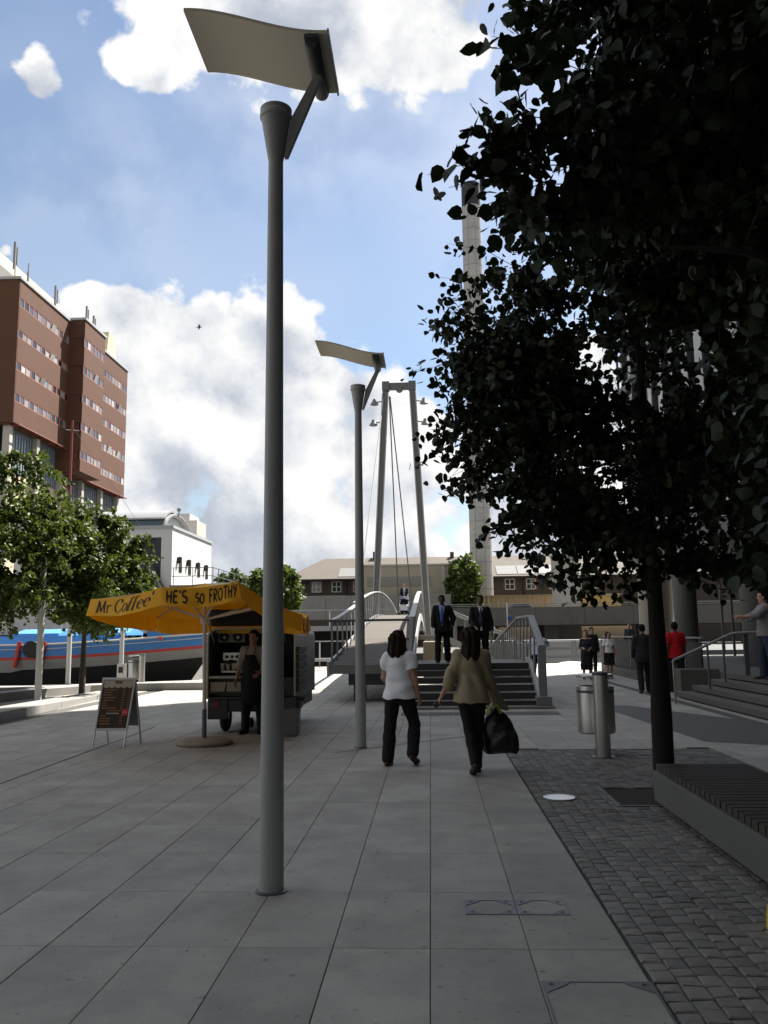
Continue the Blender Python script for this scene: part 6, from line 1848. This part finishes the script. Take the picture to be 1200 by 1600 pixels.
tag(obj('paper_cup', MB().lathe([(0, p_.z - .05), (.028, p_.z - .05), (.038, p_.z + .06), (.034, p_.z + .06)], (p_.x + .01, p_.y - .03, 0), 14), WHITEP, smooth=40), 'small white cup held by the man stepping down the stairs', 'cup')
# woman with the pram on the crest of the bridge
zc = zdeck(45)
P1, hp1, _ = person('woman in a dark cardigan pushing a pram over the crest of the footbridge', (-1.33, 45.1, zc), R(180), 1.70, 'fair', MIDH,
  [('top', cloth('pale_blue_top', (0.5, 0.52, 0.58)), dict(hem=.9, sleeve=.2, loose=.006)), ('jacket_open', cloth('navy_cardigan', (0.018, 0.02, 0.035)), dict(name='cardigan', hem=.85, sleeve=.95, loose=.014, vz=.9, vw=.05))],
  ('trousers', DTROU), BLKSHOE, ((14, 4, 2), (-10, -22, 2)), ((16, 62, 10, -2), (16, 62, 10, -2)), res=.018, hairstyle='short', fem=True, face_on=True)
PX, PY, PZ = -1.33, 44.45, zc - .04
pr_ = thing('pram', 'navy pushchair with white trim on the crest of the footbridge', 'pram', (PX, PY, PZ))
fr = MB()
for s_ in (-1, 1):
    fr.tube([(PX + s_ * .2, PY + .42, PZ + 1.02), (PX + s_ * .24, PY + .1, PZ + .62), (PX + s_ * .22, PY - .45, PZ + .16)], .016, 6)
    fr.tube([(PX + s_ * .24, PY + .1, PZ + .62), (PX + s_ * .27, PY + .35, PZ + .12)], .016, 6)
fr.tube([(PX - .2, PY + .42, PZ + 1.02), (PX + .2, PY + .42, PZ + 1.02)], .016, 6)
obj('frame', fr, LSTEEL, pr_, smooth=50)
NAVY = cloth('pram_navy', (0.02, 0.028, 0.06))
obj('seat', MB().sheet([[(PX - .2, PY + .18, PZ + .80), (PX + .2, PY + .18, PZ + .80)], [(PX - .2, PY + .02, PZ + .42), (PX + .2, PY + .02, PZ + .42)], [(PX - .2, PY - .28, PZ + .40), (PX + .2, PY - .28, PZ + .40)], [(PX - .18, PY - .36, PZ + .18), (PX + .18, PY - .36, PZ + .18)]], .04), NAVY, pr_, smooth=60)
obj('hood', MB().sheet([[(PX + .23 * math.cos(b), PY + .20 - .34 * math.sin(a), PZ + .66 + .24 * math.sin(b) * math.cos(a) + .1) for b in np.linspace(0, math.pi, 9)] for a in np.linspace(0, 1.2, 5)], .02), NAVY, pr_, smooth=60)
obj('blanket', MB().sheet([[(PX - .19, PY - .02, PZ + .58), (PX + .19, PY - .02, PZ + .58)], [(PX - .2, PY - .26, PZ + .50), (PX + .2, PY - .26, PZ + .5)], [(PX - .19, PY - .40, PZ + .26), (PX + .19, PY - .4, PZ + .26)]], .03), cloth('pram_white', (.6, .6, .62)), pr_, smooth=60)
for (dx, dy) in ((-.24, -.45), (.24, -.45), (-.29, .35), (.29, .35)):
    obj('wheel', MB().lathe([(0, -.02), (.1, -.025), (.12, 0), (.1, .025), (0, .02)], (PX + dx, PY + dy, PZ + .12), 14, ax='x'), DARK, pr_, smooth=40)
# man in a pale blue shirt, bending, beyond the stair rail
person('man in a pale blue shirt bending forward behind the stair railing', (3.06, 25.0, 0), R(-12), 1.76, 'fair', MIDH,
  [('shirt', cloth('pale_blue_shirt', (0.52, 0.54, 0.66), var=.04), dict(hem=.92, sleeve=.60, loose=.022, cuff=.02, fold=.007))], ('trousers', DTROU), BLKSHOE, ((4, 0, 5), (0, -4, 5)), ((70, 95, 14, 0), (70, 95, 14, 0)), res=.013, lean=26, bulk=1.08, head_nod=60)
# people on the right
person('woman in a dark navy top and long black skirt walking this way', (5.40, 30.3, 0), R(170), 1.68, 'fair', ('fair_brown', (0.10, 0.06, 0.035)),
  [('top', cloth('navy_top', (0.022, 0.022, 0.032)), dict(hem=.9, sleeve=.75, loose=.012, neck=1.44))], ('skirt', DTROU, dict(hem=.32, wide=.20)), BLKSHOE, ((8, 0, 2), (-6, -16, 2)), ((4, 78, 10, -22), (4, 70, 10, -18)), res=.014, hairstyle='bun', fem=True, face_on=True)
person('woman in a white short sleeved top and full black skirt walking this way', (6.15, 30.2, 0), R(188), 1.60, 'fair', BLACKH,
  [('top', cloth('white_top', (0.68, 0.67, 0.66), var=.04), dict(hem=.98, sleeve=.34, loose=.012, cuff=.016))], ('skirt', DTROU, dict(hem=.52, wide=.21)), BLKSHOE, ((10, 0, 2), (-8, -18, 2)), ((4, 12, 12, 6), (0, 10, 12, 6)), res=.014, hairstyle='curly', fem=True, face_on=True)
person('man in dark clothes standing behind the two women, mostly hidden by them', (6.15, 33.2, 0), R(200), 1.78, 'tan', BLACKH,
  [('jacket', cloth('charcoal', (0.02, 0.02, 0.022)), dict(hem=.84, loose=.018))], ('trousers', DTROU), BLKSHOE, ((4, 0, 3), (-2, -6, 3)), ((4, 10, 8, 4), (4, 10, 8, 4)), res=.016)
person('person with grey hair behind the terrace railing, only head and shoulders showing', (7.75, 34.0, .6), R(150), 1.30, 'fair', GREYH,
  [('jacket', cloth('slate_jacket', (0.03, 0.032, 0.04)), dict(hem=.84, loose=.018))], ('trousers', DTROU), BLKSHOE, ((4, 0, 3), (-2, -6, 3)), ((4, 30, 8, 4), (4, 30, 8, 4)), res=.016, face_on=True)
person('man in a dark grey suit walking away behind the near tree trunk', (5.62, 23.2, 0), R(-6), 1.80, 'tan', BLACKH,
  [('jacket', cloth('dark_grey_suit', (0.02, 0.02, 0.022)), dict(hem=.80, loose=.022, flare=.03))], ('trousers', DTROU, dict(flare=.02, loose=.018)), BLKSHOE, ((14, 4, 2), (-10, -30, 2)), ((-12, 6, 8, 4), (16, 30, 8, 2)), res=.013)
person('man in a bright red polo shirt and dark trousers walking away', (6.50, 23.3, 0), R(4), 1.84, 'brown', BLACKH,
  [('polo_shirt', cloth('red_jersey', (0.42, 0.008, 0.012), var=.06), dict(hem=.86, sleeve=.40, loose=.022, flare=.02, cuff=.018))], ('trousers', DTROU, dict(flare=.02, loose=.02)), BLKSHOE, ((-8, -22, 3), (10, 2, 3)), ((8, 30, 12, 10), (-10, 4, 10, 4)), res=.013, bulk=1.06)
person('man in a pale shirt and jeans on top of the granite steps, arms reaching forward', (6.85, 18.0, .602), R(84), 1.80, 'fair', BROWNH,
  [('shirt', cloth('pale_pink_shirt', (0.22, 0.205, 0.21), var=.04), dict(hem=.86, sleeve=.7, loose=.022, cuff=.02, fold=.006))], ('trousers', cloth('blue_jeans', (0.03, 0.04, 0.065)), dict(flare=.02, loose=.02)), BLKSHOE, ((6, 0, 4), (-6, -8, 4)), ((44, 96, 6, -4), (52, 88, 6, -4)), res=.012)
# the barista
def apron(k):
    S = k['new'](); tp, s = k['tp'], k['s']
    rows = [[tp(x, .172 - 2.6 * x * x, z) for x in np.linspace(-w_, w_, 9)] for z, w_ in ((1.34, .09), (1.26, .12), (1.12, .165), (.95, .19), (.75, .19), (.5, .19))]
    q_ = MB().sheet(rows, .006)
    k['child']('apron', (np.array(q_.v), np.array(q_.f)), cloth('black_apron', (0.010, 0.010, 0.011)))
    st_ = MB()
    for sg in (1, -1): st_.tube([tp(sg * .085, .163, 1.34), tp(sg * .075, .10, 1.45), tp(sg * .05, -.02, 1.49)], .008 * s, 5)
    k['child']('apron_strap', (np.array(st_.v), np.array([f for f in st_.f if len(f) == 4])), cloth('black_apron', (0.010, 0.010, 0.011)))
person('barista in a white shirt, black apron and dark cap standing in the coffee cart', (-2.98, 14.40, 0), R(168), 1.70, 'tan', BLACKH,
  [('shirt', cloth('cream_shirt', (0.27, 0.25, 0.21), var=.04), dict(hem=.90, sleeve=.62, loose=.018, cuff=.02))], ('trousers', DTROU, dict(flare=.02)), BLKSHOE, ((2, 0, 4), (-2, -4, 4)), ((4, 20, 14, 8), (10, 62, 14, -6)), res=.011, face_on=True, extra=apron, head_turn=-6)
# ================================================================== trees
LEAFV = np.array([(0, 0, 0), (.30, .08, .02), (.48, .38, .05), (.36, .74, .02), (0, 1.12, -.10), (-.36, .74, .02), (-.48, .38, .05), (-.30, .08, .02), (0, .50, -.05)])
LEAFF = np.array([(0, 1, 8), (1, 2, 8), (2, 3, 8), (3, 4, 8), (4, 5, 8), (5, 6, 8), (6, 7, 8), (7, 0, 8)])
def leaf_mat(name, col, trans):
    M = bpy.data.materials.new(name); M.use_nodes = True
    nt = M.node_tree; nt.nodes.clear(); n = N(nt)
    out = n.new('ShaderNodeOutputMaterial'); p = n.new('ShaderNodeBsdfPrincipled')
    g_ = n.new('ShaderNodeNewGeometry'); oi = n.new('ShaderNodeObjectInfo')
    rr_ = n.m('FRACT', n.m('ADD', g_.outputs['Random Per Island'], oi.outputs['Random']))
    c = n.ramp(rr_, [(0, tuple(x * .55 for x in col)), (.5, col), (.85, (col[0] * 1.45, col[1] * 1.3, col[2] * 1.1)), (1, (col[0] * 2.0, col[1] * 1.55, col[2]))])
    nt.links.new(c, p.inputs['Base Color']); p.inputs['Roughness'].default_value = .55; p.inputs['Specular IOR Level'].default_value = .3
    tr_ = n.new('ShaderNodeBsdfTranslucent')
    nt.links.new(n.mix(.5, c, tuple(min(1, x * 1.6) for x in (col[0] * 1.4, col[1] * 1.3, col[2] * .5))), tr_.inputs[0])
    mx = n.new('ShaderNodeMixShader'); mx.inputs[0].default_value = trans
    nt.links.new(p.outputs[0], mx.inputs[1]); nt.links.new(tr_.outputs[0], mx.inputs[2])
    nt.links.new(mx.outputs[0], out.inputs[0])
    return M
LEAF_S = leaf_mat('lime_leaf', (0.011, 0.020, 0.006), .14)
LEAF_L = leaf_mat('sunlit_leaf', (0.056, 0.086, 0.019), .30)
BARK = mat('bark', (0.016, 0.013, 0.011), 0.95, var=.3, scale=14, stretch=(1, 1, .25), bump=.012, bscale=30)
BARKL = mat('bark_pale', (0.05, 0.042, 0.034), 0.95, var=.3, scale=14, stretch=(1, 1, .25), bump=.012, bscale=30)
def rot_rand(n, r, tip=None):
    """random leaf frames: columns x, y(axis base->tip), z(normal)"""
    ax = r.normal(size=(n, 3)); ax[:, 2] -= .75          # tips hang
    ax /= np.linalg.norm(ax, axis=1, keepdims=True)
    nn = r.normal(size=(n, 3)) * .8 + np.array([0, 0, 1.0])
    nn -= ax * (nn * ax).sum(1, keepdims=True); nn /= np.linalg.norm(nn, axis=1, keepdims=True)
    return np.stack([np.cross(ax, nn), ax, nn], 2)
def tree(name, label, base, h_trunk, r_trunk, crown, n_twigs, per_twig, leaf, seed, leafm, bark, group=None, singles=0, single_key=None, twig_len=.7, h_top=None, twig_ok=None, sprays=()):
    r = np.random.default_rng(seed)
    base = np.array(base, float)
    t = thing(name, label, 'tree', tuple(base), group)
    cen = np.array([c[0] for c in crown]); rad = np.array([c[1] for c in crown]); wts = np.array([np.prod(q) for q in rad]); wts = wts / wts.sum()
    top = h_top or (cen[:, 2] + rad[:, 2] * .75).max()
    # trunk with a slight wander
    zs = np.linspace(0, 1, 9)
    wand = np.cumsum(r.normal(0, .018, (9, 2)), 0) * np.linspace(0, 1, 9)[:, None]
    tp_ = [base + np.array([wand[i, 0], wand[i, 1], (top - base[2]) * zs[i]]) for i in range(9)]
    tr_ = [r_trunk * (1.12 if i == 0 else 1.0 if i == 1 else max(.10, 1 - .98 * zs[i] ** 1.1)) for i in range(9)]
    tp_.insert(1, base + np.array([0, 0, .18])); tr_.insert(1, r_trunk * 1.02)
    TB = MB().tube(tp_, tr_, 14)
    axis = lambda z: np.array([np.interp(z, [p[2] for p in tp_], [p[k] for p in tp_]) for k in range(3)])
    # main limbs towards points spread through the crown
    limbs = []
    nl = 15
    for i in range(nl):
        c = r.choice(len(crown), p=wts)
        z = h_trunk + (top - .5 - h_trunk) * (i + .5) / nl
        a = 2.4 * i + r.uniform(-.4, .4)
        e = np.array([cen[c, 0] + rad[c, 0] * .72 * math.cos(a), cen[c, 1] + rad[c, 1] * .72 * math.sin(a), min(z + r.uniform(.3, 1.0), top)])
        s0 = axis(z)
        mid = (s0 + e) / 2 + np.array([0, 0, r.uniform(-.05, .25)]) + r.normal(0, .06, 3)
        pts = [s0, s0 * .55 + mid * .45 + np.array([0, 0, -.03]), mid, mid * .45 + e * .55 + np.array([0, 0, .05]), e]
        rr0 = r_trunk * .34 * (1 - .5 * i / nl)
        TB.tube(pts, [rr0, rr0 * .8, rr0 * .6, rr0 * .4, rr0 * .15], 7)
        limbs.append(np.array(pts))
    obj('trunk', TB, bark, t, smooth=60)
    allp = np.concatenate([np.linspace(a, b, 5) for L_ in limbs for a, b in zip(L_[:-1], L_[1:])])
    # twigs
    C_, O_ = [], []
    TW = MB(); made = 0; tries = 0
    ends = []
    while made < n_twigs and tries < n_twigs * 6:
        tries += 1
        c = r.choice(len(crown), p=wts)
        d = r.normal(size=3); d /= np.linalg.norm(d)
        f = r.uniform(.25, 1) ** .42
        e = cen[c] + rad[c] * d * f * (1 + .14 * math.sin(3.1 * d[0] * 2 + 5 * d[2] + seed) + r.normal(0, .05))
        if e[2] < base[2] + 1.45: continue
        if twig_ok and not twig_ok(e): continue
        made += 1
        ends.append((e, None))
    for (a, e) in sprays: ends.append((np.array(e, float), np.array(a, float)))
    for e, a0 in ends:
        k = np.argmin(((allp - e) ** 2).sum(1)); q = allp[k] if a0 is None else a0
        v_ = e - q; L_ = np.linalg.norm(v_) + 1e-6
        s0 = e - v_ / L_ * min(L_, twig_len * 1.3)
        m_ = (s0 + e) / 2 + np.array([0, 0, .06]) + r.normal(0, .02, 3)
        TW.tube([s0, m_, e], [.007, .005, .002] if a0 is None else [.004, .003, .0012], 4, cap=False)
        nleaf = per_twig if a0 is None else int(per_twig * .75)
        tt = r.uniform(.1, 1.05, nleaf) ** (.8 if a0 is None else .45)
        P_ = np.where((tt < .5)[:, None], s0 + (m_ - s0) * (tt * 2)[:, None], m_ + (e - m_) * (tt * 2 - 1)[:, None])
        O_.append(P_ + r.normal(0, leaf * .55, (nleaf, 3)))
    stuff(obj('twigs', TW, bark, t))
    O_ = np.concatenate(O_); n_ = len(O_)
    Rm = rot_rand(n_, r); sc_ = leaf * r.uniform(.6, 1.25, n_)
    sel = np.zeros(n_, bool)
    if singles:
        d = O_ - np.array(CAM)
        z = d @ np.array(CF); px_ = 600 + 1330 * (d @ np.array(CR)) / z; py_ = 800 - 1330 * (d @ np.array(CU)) / z
        ok = (z > .5) & (px_ > 0) & (px_ < 1200) & (py_ > 0) & (py_ < 1600)
        key = np.where(ok, sc_ / z, 0)
        sel[np.argsort(-key)[:singles]] = True
    lv = LEAFV.copy()
    W = (np.einsum('nij,vj->nvi', Rm, lv) * sc_[:, None, None] + O_[:, None, :] - base)
    keep = ~sel
    V = W[keep].reshape(-1, 3)
    F = (LEAFF[None] + 9 * np.arange(keep.sum())[:, None, None]).reshape(-1, 3)
    me = np_mesh('crown', V, F, [leafm], True)
    o = bpy.data.objects.new('crown', me); COL.objects.link(o); o.parent = t; o['kind'] = 'stuff'
    if singles:
        lme = []
        for q in range(3):
            lv2 = lv.copy(); lv2[:, 2] += r.normal(0, .03, 9); lv2[4, 2] -= .06 * q
            m2 = np_mesh('leaf', lv2, LEAFF, [leafm], True); lme.append(m2)
        for i in np.where(sel)[0]:
            lo_ = bpy.data.objects.new('leaf', lme[i % 3]); COL.objects.link(lo_); lo_.parent = t
            M4 = Matrix([list(Rm[i][k]) + [0] for k in range(3)] + [[0, 0, 0, 1]])
            lo_.matrix_local = Matrix.Translation(Vector(O_[i] - base)) @ M4 @ Matrix.Scale(float(sc_[i]), 4)
    return t
# the lime behind the bench, and the nearer one whose trunk stands outside the frame
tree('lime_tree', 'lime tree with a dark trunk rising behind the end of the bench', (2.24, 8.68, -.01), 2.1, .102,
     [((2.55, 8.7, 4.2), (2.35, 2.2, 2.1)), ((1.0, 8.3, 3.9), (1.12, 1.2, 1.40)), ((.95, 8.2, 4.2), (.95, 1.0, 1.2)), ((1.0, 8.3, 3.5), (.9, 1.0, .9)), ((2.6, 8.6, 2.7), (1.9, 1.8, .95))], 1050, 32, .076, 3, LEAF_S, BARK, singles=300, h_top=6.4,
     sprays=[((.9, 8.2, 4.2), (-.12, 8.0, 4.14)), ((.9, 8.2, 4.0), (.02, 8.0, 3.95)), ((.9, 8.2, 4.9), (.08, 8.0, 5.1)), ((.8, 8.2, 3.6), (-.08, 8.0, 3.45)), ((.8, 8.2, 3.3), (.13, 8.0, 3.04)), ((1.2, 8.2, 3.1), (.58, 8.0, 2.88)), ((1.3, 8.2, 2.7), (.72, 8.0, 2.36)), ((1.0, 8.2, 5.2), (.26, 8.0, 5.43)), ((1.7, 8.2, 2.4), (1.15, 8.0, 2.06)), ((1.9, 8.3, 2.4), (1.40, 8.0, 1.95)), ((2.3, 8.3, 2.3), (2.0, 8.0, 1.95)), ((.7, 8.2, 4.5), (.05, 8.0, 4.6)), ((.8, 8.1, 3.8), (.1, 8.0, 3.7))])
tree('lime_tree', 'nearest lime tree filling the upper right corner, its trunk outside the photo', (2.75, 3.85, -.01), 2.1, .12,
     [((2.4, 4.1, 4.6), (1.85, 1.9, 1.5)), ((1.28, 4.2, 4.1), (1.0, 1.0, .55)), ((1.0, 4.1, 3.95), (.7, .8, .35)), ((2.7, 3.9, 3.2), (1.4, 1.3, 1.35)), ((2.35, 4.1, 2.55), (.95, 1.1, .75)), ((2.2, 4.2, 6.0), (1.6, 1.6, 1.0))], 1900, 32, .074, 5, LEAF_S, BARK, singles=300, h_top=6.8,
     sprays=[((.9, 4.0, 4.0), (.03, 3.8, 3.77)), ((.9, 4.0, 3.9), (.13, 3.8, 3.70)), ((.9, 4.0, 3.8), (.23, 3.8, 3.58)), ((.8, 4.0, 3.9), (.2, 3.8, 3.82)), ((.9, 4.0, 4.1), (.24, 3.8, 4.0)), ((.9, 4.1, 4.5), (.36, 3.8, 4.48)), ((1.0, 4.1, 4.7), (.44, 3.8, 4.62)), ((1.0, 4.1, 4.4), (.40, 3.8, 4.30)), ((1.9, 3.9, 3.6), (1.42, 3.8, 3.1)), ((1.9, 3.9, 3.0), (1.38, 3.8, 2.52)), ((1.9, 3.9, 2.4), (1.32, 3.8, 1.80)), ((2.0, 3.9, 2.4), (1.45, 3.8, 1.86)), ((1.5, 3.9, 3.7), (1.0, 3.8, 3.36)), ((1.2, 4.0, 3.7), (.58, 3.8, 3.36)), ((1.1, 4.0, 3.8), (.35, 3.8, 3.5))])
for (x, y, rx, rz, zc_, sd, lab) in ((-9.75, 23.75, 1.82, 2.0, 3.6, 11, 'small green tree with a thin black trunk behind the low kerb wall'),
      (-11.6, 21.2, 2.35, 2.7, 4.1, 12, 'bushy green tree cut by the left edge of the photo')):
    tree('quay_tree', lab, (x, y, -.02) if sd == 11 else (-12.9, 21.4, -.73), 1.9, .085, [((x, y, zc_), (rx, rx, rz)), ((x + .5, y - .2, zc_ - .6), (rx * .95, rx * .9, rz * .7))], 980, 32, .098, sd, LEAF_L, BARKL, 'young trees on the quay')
tree('far_tree', 'rounded green tree between the umbrella and the brick terrace', (-14.2, 78, .25), 2.2, .16, [((-14.2, 78, 5.2), (2.6, 2.4, 2.9))], 220, 26, .34, 14, LEAF_L, BARKL, 'far trees before the brick terrace')
tree('far_tree', 'dense green tree beside the round chimney', (4.1, 101, .25), 3.0, .2, [((4.1, 101, 7.6), (2.0, 1.8, 3.2)), ((4.4, 101, 4.4), (1.8, 1.8, 2.4))], 260, 26, .36, 15, LEAF_L, BARKL, 'far trees before the brick terrace')
tree('far_tree', 'tiny far tree seen past the right wall of the white building', (-24.0, 104, .25), 3.0, .2, [((-24.0, 104, 7.2), (2.4, 2, 2.6))], 150, 26, .4, 16, LEAF_L, BARKL, 'far trees before the brick terrace')
